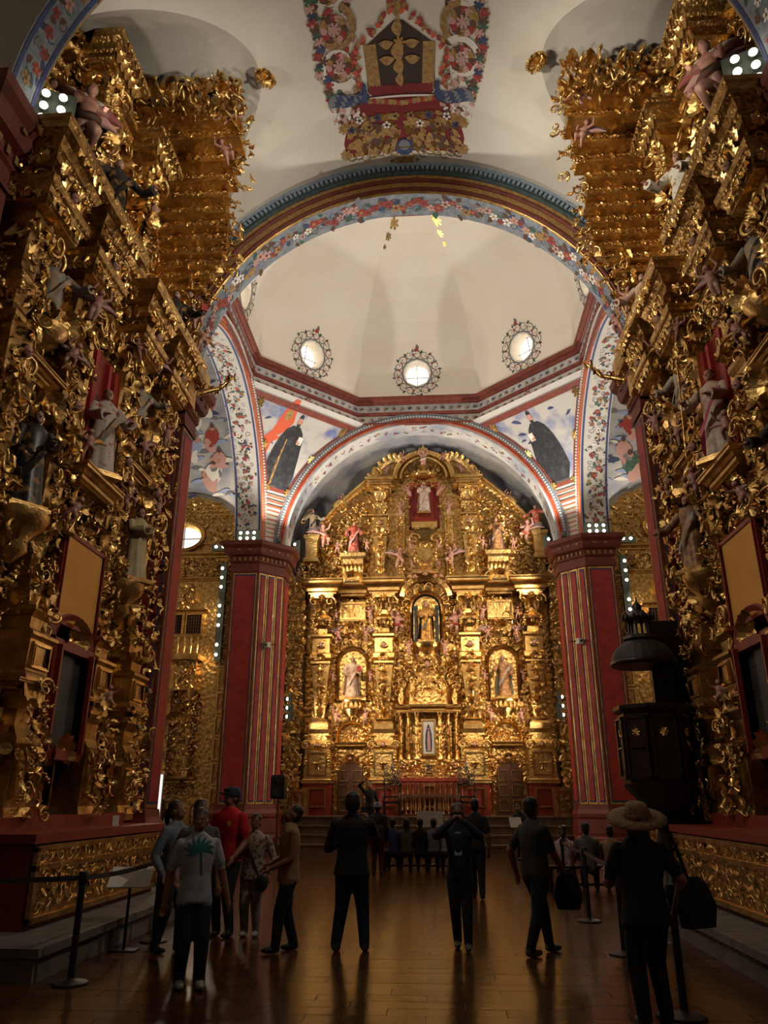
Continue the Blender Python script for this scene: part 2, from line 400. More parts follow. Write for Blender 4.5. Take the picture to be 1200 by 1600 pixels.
for sg, nm in ((-1, 'transept_arch_left'), (1, 'transept_arch_right')):
    A = np.array([[0, sg, 0, 0], [1, 0, 0, CY], [0, 0, 1, 0], [0, 0, 0, 1.]])
    r_ = dress_arch(nm, A, RA, 5.6, 6.55, 5.6, [(4.85, 4.92, .04, REDS, True), (4.92, 5.0, .05, P_OCHRE, True), (5.0, 5.12, .08, REDS, True), (5.12, 5.30, .06, PALEGREY, False)], CREAMW, 21+sg, nfl=64, fsz=.13)
    beads(r_, A, 5.2, 5.52, 150, .06, P_WHITE)

# pendentives with their painted saints
RHO = 5.26
def pend(sg, ysg):
    def f(a, z, off):
        s_ = min(.999, max(0, (z-CZ)/RHO)); c = math.sqrt(1-s_*s_)
        A = np.array([sg*RHO*c, CY+ysg*SQ, z]); B = np.array([sg*SQ, CY+ysg*RHO*c, z])
        mid = (A+B)/2; d = (A-B); L = np.linalg.norm(d)+1e-6
        n = np.array([-sg, -ysg, -.55]); n /= np.linalg.norm(n)
        return mid+d/L*a*(sg*ysg*-1)*-1 + n*off
    return f
def pw(z):
    s_ = min(.999, max(0, (z-CZ)/RHO)); c = math.sqrt(1-s_*s_); return (SQ-RHO*c)*math.sqrt(2)/2
for sg, ysg, nm in ((-1, 1, 'pendentive_far_left'), (1, 1, 'pendentive_far_right'), (-1, -1, 'pendentive_near_left'), (1, -1, 'pendentive_near_right')):
    sf0 = pend(sg, ysg)
    sf = (lambda a, z, off, f=sf0, q=-sg: f(a*q*-1, z, off))       # a runs to the viewer's right for the far pair
    root = empty(nm, kind='structure')
    mb = MB(); zs = np.linspace(10.06, 14.95, 26)
    mb.grid(np.array([[sf(pw(z)*u, z, 0) for u in np.linspace(-1, 1, 5)] for z in zs])); mb.build('ground', CREAMW, root)
    mb = MB(); strip(mb, sf, [(z, -pw(z)+.16, pw(z)-.16) for z in np.linspace(12.25, 14.66, 16)], 0, .012, 18, 6); mb.build('painted_sky', SKYP, root)
    for u, wd in ((-1, .13), (1, .13)):
        mb = MB(); strip(mb, sf, [(z, u*(pw(z)-.16) - .02, u*(pw(z)-.16)+.02+0*wd) if False else (z, min(u*pw(z), u*(pw(z)-.17)), max(u*pw(z), u*(pw(z)-.17))) for z in np.linspace(12.15, 14.8, 14)], 0, .04, 18)
        mb.build('panel_frame', REDB, root)
    for z in (12.12, 14.66):
        mb = MB(); strip(mb, sf, [(z, -pw(z), pw(z)), (z+.14, -pw(z+.14), pw(z+.14))], 0, .045, 3, 6); mb.build('panel_frame', REDB, root)
    for (u, z) in ((-1, 12.2), (1, 12.2), (-.95, 14.55), (.95, 14.55), (-1, 13.5), (1, 13.5)):
        mb = MB(); decal(mb, sf, u*(pw(z)-.1), z, .16, .4, FLW6, 0, .06); mb.build('gilt_corner', GOLD, root)
    # bracket below the panel
    mb = MB(); strip(mb, sf, [(z, -pw(z)*.8, pw(z)*.8) for z in np.linspace(10.3, 11.6, 8)], 0, .02, 10, 3); mb.build('bracket_ground', CREAMW, root)
    mb = MB()
    for k in range(7):
        z = 10.45+k*.16; wv = pw(z)*.75
        strip(mb, sf, [(z, -wv, wv), (z+.05, -wv, wv)], k % 2, .03, 2, 3)
    for k in range(3): strip(mb, sf, [(11.55+.18*k, -pw(11.6)*(.8+.08*k), pw(11.6)*(.8+.08*k)), (11.62+.18*k, -pw(11.7)*(.8+.08*k), pw(11.7)*(.8+.08*k))], 0, .05, 2, 3)
    mb.build('bracket_lines', [REDS, P_OCHRE], root)
    # the saint: a black robed standing figure
    if ysg == 1:
        mb = MB(); rr = random.Random(5+sg); x0 = -.05 if sg < 0 else .25
        sf1 = sf; sf = (lambda a, z, off, f=sf1, x0=x0: f(x0+(a-x0)*1.22, 12.32+(z-12.32)*1.22, off))
        mats = [BLACKP, SKIN, P_ORANGE, P_OCHRE, P_BLUE, P_WHITE, mat('robe_fold', S(48, 50, 54), .8)]
        for k in range(22):
            q = rr.uniform(0, 1); zc = 13.3+rr.uniform(-.5, 1.2); ac = (1 if q < .6 else -1)*rr.uniform(.6, 1.8)
            if abs(ac) < pw(zc)-.38: decal(mb, sf1, ac, zc, rr.uniform(.1, .18), rr.uniform(-.4, .4), LF, 4, .014, 2.2)
        if sg < 0:
            strip(mb, sf, [(13.1, -1.0, -.85), (13.5, -.95, -.72), (13.75, -.72, -.35), (14.0, -.7, -.2), (14.3, -.6, -.3), (14.45, -.5, -.36)], 2, .016)
            strip(mb, sf, [(13.0, -.8, -.7), (13.4, -.86, -.66), (13.6, -.7, -.4)], 2, .017)
            decal(mb, sf, -.46, 14.12, .12, 0, DISC, 3, .02)
        strip(mb, sf, [(12.32, x0-.42, x0+.40), (12.7, x0-.58, x0+.48), (13.2, x0-.50, x0+.46), (13.6, x0-.40, x0+.40), (13.85, x0-.27, x0+.28), (13.95, x0-.12, x0+.14)], 0, .02, 14, 3)
        decal(mb, sf, x0+.03, 14.06, .105, 0, DISC, 1, .024, .85)
        decal(mb, sf, x0+.03, 13.98, .06, 0, DISC, 0, .026)
        decal(mb, sf, x0+.02, 14.15, .075, 0, DISC, 0, .023)
        decal(mb, sf, x0+.26, 13.62, .07, .3, DISC, 1, .026); strip(mb, sf, [(13.55, x0+.2, x0+.36), (13.75, x0+.22, x0+.38)], 5, .024, 2)
        if sg < 0: strip(mb, sf, [(12.35, x0-.28, x0-.22), (13.0, x0-.24, x0-.16), (13.6, x0-.16, x0-.12)], 3, .025)
        for k in range(6):
            a = x0-.4+k*.15; strip(mb, sf, [(12.36, a, a+.012), (13.1, a*.9+x0*.1, a*.9+x0*.1+.03), (13.55, a*.7+x0*.3, a*.7+x0*.3+.012)], 6, .024, 6)
        mb.build('painted_saint', mats, root)

# octagonal entablature and dome
oc = [(SQ*math.cos(PI/8+k*PI/4)/math.cos(PI/8), CY+SQ*math.sin(PI/8+k*PI/4)/math.cos(PI/8)) for k in range(8)][::-1]   # clockwise: right of travel = inwards
ring = empty('dome_entablature', kind='structure')
for nm, prof, m_ in (('lower_moulding', [(0, 14.88), (.06, 14.88), (.10, 14.92), (.10, 14.97), (0, 14.97)], REDB),
                     ('lower_frieze', [(.03, 14.97), (.03, 15.28)], CREAMW),
                     ('middle_moulding', [(.03, 15.28), (.10, 15.30), (.12, 15.40), (.06, 15.42)], REDB),
                     ('upper_frieze', [(.05, 15.42), (.07, 15.72)], PAINTBG),
                     ('crown_moulding', [(.06, 15.72), (.14, 15.74), (.16, 15.82), (.24, 15.86), (.27, 15.95), (.27, 16.0), (0, 16.0)], REDB)):
    mb = MB(); mb.sweep(oc, prof, closed=True); mb.build(nm, m_, ring)
mb = MB()
for k in range(8):
    p, q = np.array(oc[k]), np.array(oc[(k+1) % 8]); d = (q-p); L = np.linalg.norm(d); d /= L; nrm = np.array([d[1], -d[0]])
    for (zz, off, sz, n) in ((15.12, .03, .12, 13), (15.57, .065, .10, 15)):
        sf = lambda a, b, o, p=p, d=d, nrm=nrm, off=off: (*(p+d*a+nrm*(off+o)), b)
        for i in range(n):
            a = L*(i+.5)/n
            if zz < 15.3 and i == n//2:
                decal(mb, sf, a, zz, .17, 0, FLW6, 5); decal(mb, sf, a, zz, .1, 0, DISC, 6, .01); continue
            decal(mb, sf, a, zz, sz*1.7, (PI if i % 2 else 0)+.6, CURL, (7, 1, 5, 2)[i % 4], .006)
            decal(mb, sf, a+.06, zz, sz*1.2, i*2.1, LF, (2, 5, 7)[i % 3], .007)
            decal(mb, sf, a, zz, sz*.5, i, FLW, (0, 6, 1, 3)[i % 4], .009)
mb.build('painted_scrolls', FLORA, ring, 'stuff')

dome = empty('dome', kind='structure')
def dprof(t): return SQ*math.cos(t)*.985, 16.0+5.5*math.sin(t)
tt_ = [0, .03, .11, .19, .27, .4, .55, .7, .85, 1.0, 1.15, 1.27]
def facet_frame(k):
    a = k*PI/4; n = np.array([math.cos(a), math.sin(a), 0]); x = np.array([-math.sin(a), math.cos(a), 0]); return n, x
def dome_pt(k, x, t, off=0):
    n, xv = facet_frame(k); r, z = dprof(t); p = n*(r-off)+xv*x; return np.array([p[0], CY+p[1], z-off*.3])
TW = (.105, .185, .265)
rows_t = [0, .04, .09, .185, .28, .34, .42, .55, .7, .85, 1.0, 1.15, 1.27, 1.40]
for k in range(8):
    mb = MB()
    def P(x, t, k=k): return dome_pt(k, x, t)
    rows = []
    for t in rows_t:
        hw = dprof(t)[0]*math.tan(PI/8); c = min(.66, hw*.5); rows.append([P(x, t) for x in (-hw, -c, 0, c, hw)])
    for i in range(len(rows_t)-1):
        for j in range(4):
            if rows_t[i] in (.09, .185) and j in (1, 2): continue
            mb.add([rows[i][j], rows[i][j+1], rows[i+1][j+1], rows[i+1][j]], [(0, 1, 2, 3)], 0, True)
    tm = .185; r0, z0 = dprof(tm); dt = (dprof(.265)[1]-dprof(.105)[1])/2
    bd = [(-.66, .09), (0, .09), (.66, .09), (.66, .185), (.66, .28), (0, .28), (-.66, .28), (-.66, .185)]
    ang = [-3*PI/4, -PI/2, -PI/4, 0, PI/4, PI/2, 3*PI/4, PI]
    OR = .50
    ov = [P(OR*math.cos(a), tm+(OR*math.sin(a))/dt*.08) for a in ang]; bv = [P(*b) for b in bd]
    mb.add(bv+ov, [(i, (i+1) % 8, 8+(i+1) % 8, 8+i) for i in range(8)], 0)
    n, xv = facet_frame(k); n = n*.97+np.array([0, 0, .16])
    ov2 = [v+n*.55 for v in ov]
    mb.add(ov+ov2, [(i, (i+1) % 8, 8+(i+1) % 8, 8+i) for i in range(8)], 0)
    mb.build('dome_sector', DOMEP, dome)
    if k in (0, 1, 2, 3, 4):
        wn = empty('window_%d' % (k+1), kind='structure')
        cc = np.mean(ov2, 0)
        for i in range(4):       # four panes between the bars
            q = [cc, ov2[(2*i+7) % 8], ov2[2*i], ov2[(2*i+1) % 8]]
            q = [cc, (ov2[(2*i+1) % 8]), ov2[(2*i+2) % 8], ov2[(2*i+3) % 8]]
            m_ = MB(); m_.add([v*.97+cc*.03 for v in q]+[(v*.97+cc*.03)+n*.02 for v in q], [(0, 1, 2, 3), (7, 6, 5, 4), (0, 4, 5, 1), (1, 5, 6, 2), (2, 6, 7, 3), (3, 7, 4, 0)]); m_.build('pane', PANE, wn)
        m_ = MB()
        for i in (1, 3): m_.tube([ov2[i]-n*.03, ov2[i+4]-n*.03], .014, 6)
        m_.build('glazing_bar', STONE, wn)
        # painted ring of scrolls round the window
        sf = lambda a, b, off, k=k: dome_pt(k, a, tm+b/dt*.08, off)
        mb = MB()
        for i in range(16):
            a = 2*PI*i/16; rr = .72+.05*(i % 2)
            decal(mb, sf, rr*math.cos(a), rr*math.sin(a), .36, a+(1.6 if i % 2 else -.6), CURL, (7, 5, 7)[i % 3], .008)
            decal(mb, sf, (rr+.13)*math.cos(a+.2), (rr+.13)*math.sin(a+.2), .16, a+.6, LF, (7, 2, 5)[i % 3], .009)
            decal(mb, sf, (rr-.02)*math.cos(a+.2), (rr-.02)*math.sin(a+.2), .055, a, FLW, (0, 6, 3)[i % 3], .011)
        decal(mb, sf, 0, 1.02, .22, PI/2, LF, 7, .01); decal(mb, sf, 0, .92, .1, 0, FLW, 0, .012)
        V, F = [], []
        for i in range(16):
            a = 2*PI*i/16; V += [sf(.54*math.cos(a), .54*math.sin(a), .007), sf(.60*math.cos(a), .60*math.sin(a), .007)]
        mb.add(V, [(2*i, 2*i+1, (2*i+3) % 32, (2*i+2) % 32) for i in range(16)], 7)
        mb.build('painted_surround', FLORA, wn)
# peeling patches on the far sector and the gilt drops of the lantern ring
mb = MB(); sf = lambda a, b, off: dome_pt(2, a, b, off)
for a, b, s_ in ((.62, .62, .16), (.42, .63, .18), (.25, .61, .12), (.95, .6, .1), (1.05, .58, .06)):
    V, F = DISC; mb.add([sf(-a+s_*x*1.1, b+s_*y*.12, .006) for x, y in V], F, 0)
mb.build('peeling_patch', mat('bare_ochre_plaster', S(222, 196, 150), .9), dome)
lan = empty('dome_lantern', kind='structure')
R8 = dprof(1.40)[0]/math.cos(PI/8); z8 = dprof(1.40)[1]
mb = MB(); o8 = [(R8*math.cos(PI/8+k*PI/4), CY+R8*math.sin(PI/8+k*PI/4)) for k in range(8)][::-1]
mb.sweep(o8, [(-.3, z8-.05), (.08, z8-.05), (.1, z8+.1), (0, z8+.2), (0, z8+2.6)], closed=True); mb.build('lantern_drum', DOMEP, lan)
mb = MB(); mb.slab(o8, z8+2.6, z8+2.7); mb.build('lantern_cap', DOMEP, lan)
for k in range(8):
    p, q = np.array(o8[k]), np.array(o8[(k+1) % 8]); c = (p+q)/2; d = (q-p)/np.linalg.norm(q-p); nn = np.array([d[1], -d[0]])
    m_ = MB(); pts = [c+d*x+nn*o for x, o in ((-.28, .02), (.28, .02), (.28, .05), (-.28, .05))]; m_.slab(pts, z8+.5, z8+2.2); m_.build('lantern_pane', PANE, lan)
    a = k*PI/4
    sf = lambda x, t, off, k=k: dome_pt(k, x, t, off)
    m_ = MB()
    for (x, t, s_) in ((.85*math.tan(PI/8)*dprof(1.2)[0], 1.22, .2), (.9*math.tan(PI/8)*dprof(1.1)[0], 1.13, .13), (.95*math.tan(PI/8)*dprof(1.05)[0], 1.06, .08)):
        V, F = FLW6; m_.add([sf(x+s_*u, t+s_*v*.25, .03) for u, v in V], F)
    V, F = FLW; 
    m_.build('gilt_drop', GOLD, lan)

# piers ----------------------------------------------------------
def seg_panel(p, q, u0, u1, z0, z1, proud, th=.03):
    p, q = np.array(p, float), np.array(q, float); d = q-p; L = np.linalg.norm(d); d /= L; n = np.array([d[1], -d[0]])
    pts = [p+d*u0+n*(proud-th), p+d*u1+n*(proud-th), p+d*u1+n*proud, p+d*u0+n*proud]
    m_ = MB(); m_.slab([tuple(t) for t in pts], z0, z1); return m_
REDPL = mat('plinth_red', S(122, 40, 32), .55, 0, S(98, 30, 25), 3, .1, 40)
def pier(nm, path, poly, segs, base_h=1.45):
    root = empty(nm, kind='structure')
    mb = MB(); mb.slab(poly, 0, CZ-.02); mb.build('core', REDB, root)
    mb = MB(); mb.sweep(path, [(0, 0), (.16, 0), (.16, .5), (.12, .56), (.12, .62), (.13, .64), (.10, 1.05), (.12, 1.1), (.12, 1.2), (.05, 1.32), (.03, base_h), (0, base_h)]); mb.build('plinth', REDPL, root)
    mb = MB(); mb.sweep(path, [(0, 9.0), (.05, 9.0), (.06, 9.08), (.03, 9.1), (.03, 9.32), (.08, 9.36), (.08, 9.55), (.2, 9.6), (.24, 9.68), (.26, 9.82), (.36, 9.92), (.38, 10.06), (0, 10.07)]); mb.build('capital_cornice', REDB, root)
    mb = MB()
    for i in range(len(path)-1):
        p, q = np.array(path[i], float), np.array(path[i+1], float); L = np.linalg.norm(q-p); n = max(2, int(L/.16))
        for k in range(n):
            u = L*(k+.5)/n; m2 = seg_panel(p, q, u-.04, u+.04, 9.4, 9.53, .12); mb.tpl(m2.as_tpl(), np.eye(4))
            if k % 2: m2 = seg_panel(p, q, u-.05, u+.05, 9.72, 9.78, .29); mb.tpl(m2.as_tpl(), np.eye(4))
    mb.build('dentil_row', P_OCHRE, root, 'stuff')
    for (i, u0, u1) in segs:
        p, q = path[i], path[i+1]
        seg_panel(p, q, u0, u1, base_h+.02, 8.98, .012).build('panel_border', GOLDD, root)
        if u1-u0 > .12:
            seg_panel(p, q, u0+.04, u1-.04, base_h+.08, 8.92, .018).build('panel_border', BLUE, root)
            seg_panel(p, q, u0+.075, u1-.075, base_h+.13, 8.86, .026).build('panel', RED, root)
    return root
for sg in (-1, 1):
    def mir(pts): return [(-sg*-1*x if False else (x if sg < 0 else -x), y) for x, y in pts]
    path = [(-6.55, 26.5), (-6.55, 25.35), (-5.6, 25.35), (-4.85, 26.1), (-4.85, 27.0)]; poly = path+[(-6.55, 27.0)]
    ch = math.hypot(.75, .75)
    sL = [(1, .08, .9), (2, .04, .33), (2, .37, .69), (2, .73, 1.02), (3, .06, .84)]
    if sg > 0:
        path = [(-x, y) for x, y in path][::-1]; poly = [(-x, y) for x, y in poly]
        sL = [(2, .06, .88), (1, .04, .33), (1, .37, .69), (1, .73, 1.02), (0, .06, .84)]
    pier('pier_far_'+('left' if sg < 0 else 'right'), path, poly, sL)
    path = [(-6.25, 14.2), (-4.75, 14.2), (-4.75, 14.9), (-5.6, 15.65), (-6.8, 15.65)]; poly = path+[(-6.8, 15.0), (-6.5, 14.2)]
    sL = [(0, .95, 1.44), (1, .05, .65)]
    if sg > 0:
        path = [(-x, y) for x, y in path][::-1]; poly = [(-x, y) for x, y in poly]; sL = [(3, .06, .55), (2, .05, .65)]
    pier('pier_near_'+('left' if sg < 0 else 'right'), path, poly, sL)
    path = [(-6.25, 7.0), (-5.02, 7.0), (-5.02, 7.6), (-6.25, 7.6)]
    if sg > 0: path = [(-x, y) for x, y in path][::-1]
    pier('pier_nave_'+('left' if sg < 0 else 'right'), path, path, [])

# chancel platform and its steps
root = empty('floor_chancel', kind='structure')
for k in range(4):
    mb = MB(); y0 = 26.3+.42*k
    mb.box(-4.8, 4.8, y0, 30.3, .27*k, .27*(k+1)-.05); mb.box(-4.82, 4.82, y0-.04, 30.3, .27*(k+1)-.05, .27*(k+1)); mb.build('step', STONES, root)

# vault medallion (painted) and gilt rosettes
med = empty('trim_1', kind='structure')
def vs(a, b, off):
    r = RV-off; t = a*.86/RV; return np.array([r*math.sin(t), b, CZ+r*math.cos(t)])
MEDM = FLORA+[GOLDD, mat('paint_dark', S(52, 34, 26), .8), P_ORANGE, mat('paint_maroon', S(120, 34, 34), .8)]
mb = MB(); rr = random.Random(4)
strip(mb, vs, [(13.75, -1.55, 1.55), (13.3, -1.6, 1.6), (12.6, -1.35, 1.35), (12.2, -1.1, 1.1)], 11, .006, 12, 8)
strip(mb, vs, [(10.55, -.1, .1), (10.8, -.45, .45), (11.05, -.82, .82), (12.1, -.82, .82), (12.2, -.74, .74)], 9, .012, 12, 6)
for s_ in (-1, 1):                                                       # warm side pillars of the painted niche
    strip(mb, vs, [(11.0, min(s_*.55, s_*.84), max(s_*.55, s_*.84)), (12.1, min(s_*.5, s_*.8), max(s_*.5, s_*.8))], 3, .016, 8)
    for k in range(150):
        b = rr.uniform(9.3, 12.35); w0 = 1.05; a = rr.uniform(w0, 1.95-.25*max(0, b-11.6)); decal(mb, vs, s_*a, b, rr.uniform(.12, .26), rr.uniform(0, 6), (LF, LF, CURL)[k % 3], (6, 5, 3, 0, 6, 3, 2, 5)[k % 8], .010+.0001*k)
    for k in range(3):
        cb = 9.75+k*.80
        decal(mb, vs, s_*1.46, cb, .98, (0 if s_ > 0 else PI)+k*2., shp_curl(1.3, .16, 20), (4, 3, 4)[k], .028)
        for j in range(12): t = j*.52; decal(mb, vs, s_*1.46+.26*math.cos(t), cb+.26*math.sin(t), .24, t+1.2, LF, (5, 0, 6, 3)[j % 4], .030)
        decal(mb, vs, s_*1.46, cb, .16, 0, FLW6, 6, .034)
    for k in range(44): decal(mb, vs, s_*(1.86+rr.uniform(-.08, .1)-.2*max(0, 9.2+k*.07-11.5)), 9.2+k*.07, .12, rr.uniform(0, 6), LF if k % 2 else FLW, (2, 0, 6, 5, 1)[k % 5], .03)
    for k in range(44):
        b = 9.3+k*.062; a = .14+.86*min(1, max(0, (b-10.35)/.7)); decal(mb, vs, s_*(a+rr.uniform(-.03, .13)), b, .17, rr.uniform(0, 6), LF, (0, 10, 0, 3)[k % 4], .03)
    for k in range(9): decal(mb, vs, s_*(1.0+.085*k), 12.2+.05*math.sin(k*.6), .42, (.35+.05*k) if s_ > 0 else PI-(.35+.05*k), LF, (1, 1, 7)[k % 3], .036)
    for k in range(4): decal(mb, vs, s_*.9, 11.95+.10*k, .22, PI/2, LF, 1, .036)
    for k in range(26): decal(mb, vs, s_*rr.uniform(1.0, 1.75), 12.45+rr.uniform(-.12, .3), .15, rr.uniform(0, 6), LF, (6, 4, 6, 5)[k % 4], .02)
    for k in range(120):                                                 # gilt foliage of the lower cartouche
        a = rr.uniform(.12, 1.5); b = 12.65+rr.uniform(0, 1.05); decal(mb, vs, s_*a, b, rr.uniform(.16, .34), s_*(.5+b-13)+rr.uniform(-.3, .3), LF, (3, 3, 8, 5)[k % 4], .02)
    for k in range(7): decal(mb, vs, s_*(.3+k*.19), 13.75+.05*math.sin(k*2), .3, s_*(.9), CURL, 3, .024)
    for k in range(6): decal(mb, vs, s_*(.2+.23*k), 12.75+.22*(k % 2), .11, k, FLW, (3, 4, 1)[k % 3], .026); decal(mb, vs, s_*(.2+.23*k), 12.75+.22*(k % 2), .04, k, DISC, 9, .03)
    decal(mb, vs, s_*1.58, 13.62, .16, 0, FLW6, 3, .026); decal(mb, vs, s_*1.55, 12.9, .15, 0, FLW6, 3, .026)
    for k in range(9): decal(mb, vs, s_*.1*k*.9, 12.06+.02*rr.random(), .26, PI/2+s_*.15, LF, 11, .02)
for k in range(17): decal(mb, vs, -.8+.1*k, 12.3-.12*(1-abs(k-8)/8.)*-1, .075, 0, DISC, (3, 0, 3)[k % 3], .024)
strip(mb, vs, [(12.22, -.82, .82), (12.27, -.82, .82)], 4, .022, 2, 6)
for (a, b, s_, rt) in ((0, 11.2, .5, PI/2), (0, 11.55, .42, PI/2), (0, 11.85, .34, PI/2), (.3, 11.35, .36, 0), (-.3, 11.35, .36, 0), (.3, 11.0, .34, 0), (-.3, 11.0, .34, 0), (0, 10.7, .4, PI/2), (0, 10.3, .4, PI/2)): decal(mb, vs, a, b, s_, rt, LF, 3, .026)
decal(mb, vs, 0, 11.0, .14, 0, FLW6, 8, .03)
decal(mb, vs, 0, 13.62, .24, 0, shp_disc(18), 1, .03); decal(mb, vs, 0, 13.56, .15, 0, shp_disc(14), 7, .033); strip(mb, vs, [(13.6, -.24, .24), (13.63, -.24, .24)], 8, .036, 2, 4)
strip(mb, vs, [(13.84, -.05, .05), (14.0, -.04, .04), (14.2, -.09, .09)], 3, .03, 5); strip(mb, vs, [(13.9, -.28, .28), (14.0, -.2, .2), (14.1, -.28, .28)], 3, .032, 5, 2)
decal(mb, vs, 0, 14.25, .06, 0, DISC, 3, .034); decal(mb, vs, .34, 14.0, .06, 0, DISC, 3, .034); decal(mb, vs, -.34, 14.0, .06, 0, DISC, 3, .034)
mb.build('painted_medallion', MEDM, med)
# ------------------------------------------------------------------ carved ornament library (each faces -y, about 1 across)
def t_leaf(bend=.45, ser=.3, w=.27):
    mb = MB(); A = []
    for i in range(8):
        s_ = i/7; ww = w*(math.sin(PI*min(1, s_*.9+.1))**.8)*(1+ser*(1 if i % 2 else -1)*.6)
        cy = -.08-bend*s_*s_; z = s_-.45-.28*s_**4
        A.append([(u*ww, cy+abs(u)*.10*(1+.5*s_), z+abs(u)*.07*(1 if i % 2 else -.4)) for u in (-1, -.5, 0, .5, 1)])
    mb.grid(np.array(A)); return mb
def t_scroll(turn=1.25, flip=1, r0=.105):
    mb = MB(); pts = []; rad = []
    for i in range(15):
        t = i/14; a = -.3+t*turn*2*PI; r = .46*(1-.8*t)
        pts.append((flip*(r*math.cos(a)), -.10-.20*math.sin(PI*t)-.06*t, r*math.sin(a))); rad.append(r0*(1-.45*t)*(.55+.45*math.sin(PI*min(1, t*1.4+.15))))
    mb.tube(pts, rad, 5); mb.ball((pts[-1][0], pts[-1][1]-.02, pts[-1][2]), .085, n=6, k=4); return mb
def t_sscroll():
    mb = MB(); pts = []; rad = []
    for i in range(19):
        t = i/18*2-1; a = abs(t)*1.3*PI
        pts.append((.30*math.sin(t*PI*.95)*(1-.25*abs(t)), -.12-.12*math.cos(t*PI*.5), .5*t*(1-.45*max(0, abs(t)-.6)/.4))); rad.append(.085*(1-.4*abs(t)))
    mb.tube(pts, rad, 5); return mb
def t_rosette(n=7):
    mb = MB(); V = [(0, -.26, 0)]; F = []
    for i in range(n):
        a = 2*PI*i/n
        for da, rr, yy in ((-.45, .34, -.02), (-.2, .47, -.14), (.0, .40, -.22), (.2, .47, -.14)):
            V.append((rr*math.cos(a+da*2*PI/n), yy, rr*math.sin(a+da*2*PI/n)))
    k = 4*n
    for i in range(k): F.append((0, 1+i, 1+(i+1) % k))
    mb.add(V, F, 0, False); mb.ball((0, -.24, 0), .11, n=7, k=4); return mb
def t_shell():
    mb = MB(); A = []
    for j in range(4):
        r = .12+.40*j/3
        A.append([((r*(1+.10*(i % 2)))*math.sin(a), -.05-.28*(j/3)**2-(.07*(i % 2))*(j/3), (r*(1+.10*(i % 2)))*math.cos(a)-.25) for i, a in enumerate(np.linspace(-1.75, 1.75, 15))])
    mb.grid(np.array(A), sm=False); mb.ball((0, -.1, -.22), .13, n=7, k=4); return mb
def t_drop():
    mb = MB()
    for i, (z, r) in enumerate(((.4, .11), (.2, .16), (-.03, .19), (-.25, .14), (-.42, .08))): mb.ball((.03*(-1)**i, -.12-.03*(i % 2), z), (r, r*.9, r*.8), n=6, k=4)
    return mb
def t_frond():
    mb = MB()
    for sgn in (-1, 1):
        for k in range(3):
            L = t_leaf(.35, .25, .2); mb.tpl(L.as_tpl(), TR((sgn*.10*k*.8, -.03*k, -.1+.06*k), (0, sgn*(.35+.62*k), 0), .62-.06*k))
    return mb
def t_cherubhead():
    mb = MB(); mb.ball((0, -.2, 0), (.19, .2, .23), 0, 10, 7); mb.ball((0, -.40, -.03), (.03, .045, .04), 0, 6, 4)
    mb.ball((0, -.12, .09), (.21, .2, .2), 1, 9, 5)
    for s_ in (-1, 1): mb.ball((s_*.08, -.36, -.06), (.05, .04, .04), 0, 6, 4)
    for s_ in (-1, 1):
        for k in range(3): mb.tpl(t_leaf(.2, .1, .2).as_tpl(), TR((s_*.22, -.08, -.12+.05*k), (0, s_*(1.0+.35*k), 0), .5), 2)
    return mb
LIB = {}
for nm, fn, mm in (('acanthus_leaf', t_leaf, GOLD), ('carved_scroll', t_scroll, GOLD), ('s_scroll', t_sscroll, GOLD), ('rosette', t_rosette, GOLD), ('shell_ornament', t_shell, GOLD), ('fruit_drop', t_drop, GOLD), ('leaf_spray', t_frond, GOLD), ('cherub_head', t_cherubhead, [SKIN, HAIRD, GOLD])):
    b_ = fn(); LIB[nm] = (b_.as_tpl(), b_.mesh(nm, mm))
KINDS = ['acanthus_leaf', 'leaf_spray', 'carved_scroll', 'rosette', 'leaf_spray', 's_scroll', 'acanthus_leaf', 'fruit_drop', 'leaf_spray', 'shell_ornament', 'acanthus_leaf']

def raking(x0, x1, base, ks):                      # plan path of a cornice with ressauts: ks = (cx, half, proj)
    p = [(x0, -base)]
    for cx, h, pr in sorted(ks): p += [(cx-h, -base), (cx-h, -pr), (cx+h, -pr), (cx+h, -base)]
    p.append((x1, -base)); q = [p[0]]
    for a in p[1:]:
        if abs(a[0]-q[-1][0])+abs(a[1]-q[-1][1]) > 1e-4: q.append(a)
    return q
def cprof(z0, z1, d):                              # classical cornice profile between heights, total projection d
    h = z1-z0; return [(-.25, z0), (.02, z0), (.05*d, z0+.12*h), (.30*d, z0+.18*h), (.30*d, z0+.38*h), (.45*d, z0+.44*h), (.62*d, z0+.62*h), (.9*d, z0+.70*h), (.92*d, z0+.84*h), (d, z0+.9*h), (d, z1), (-.25, z1)]

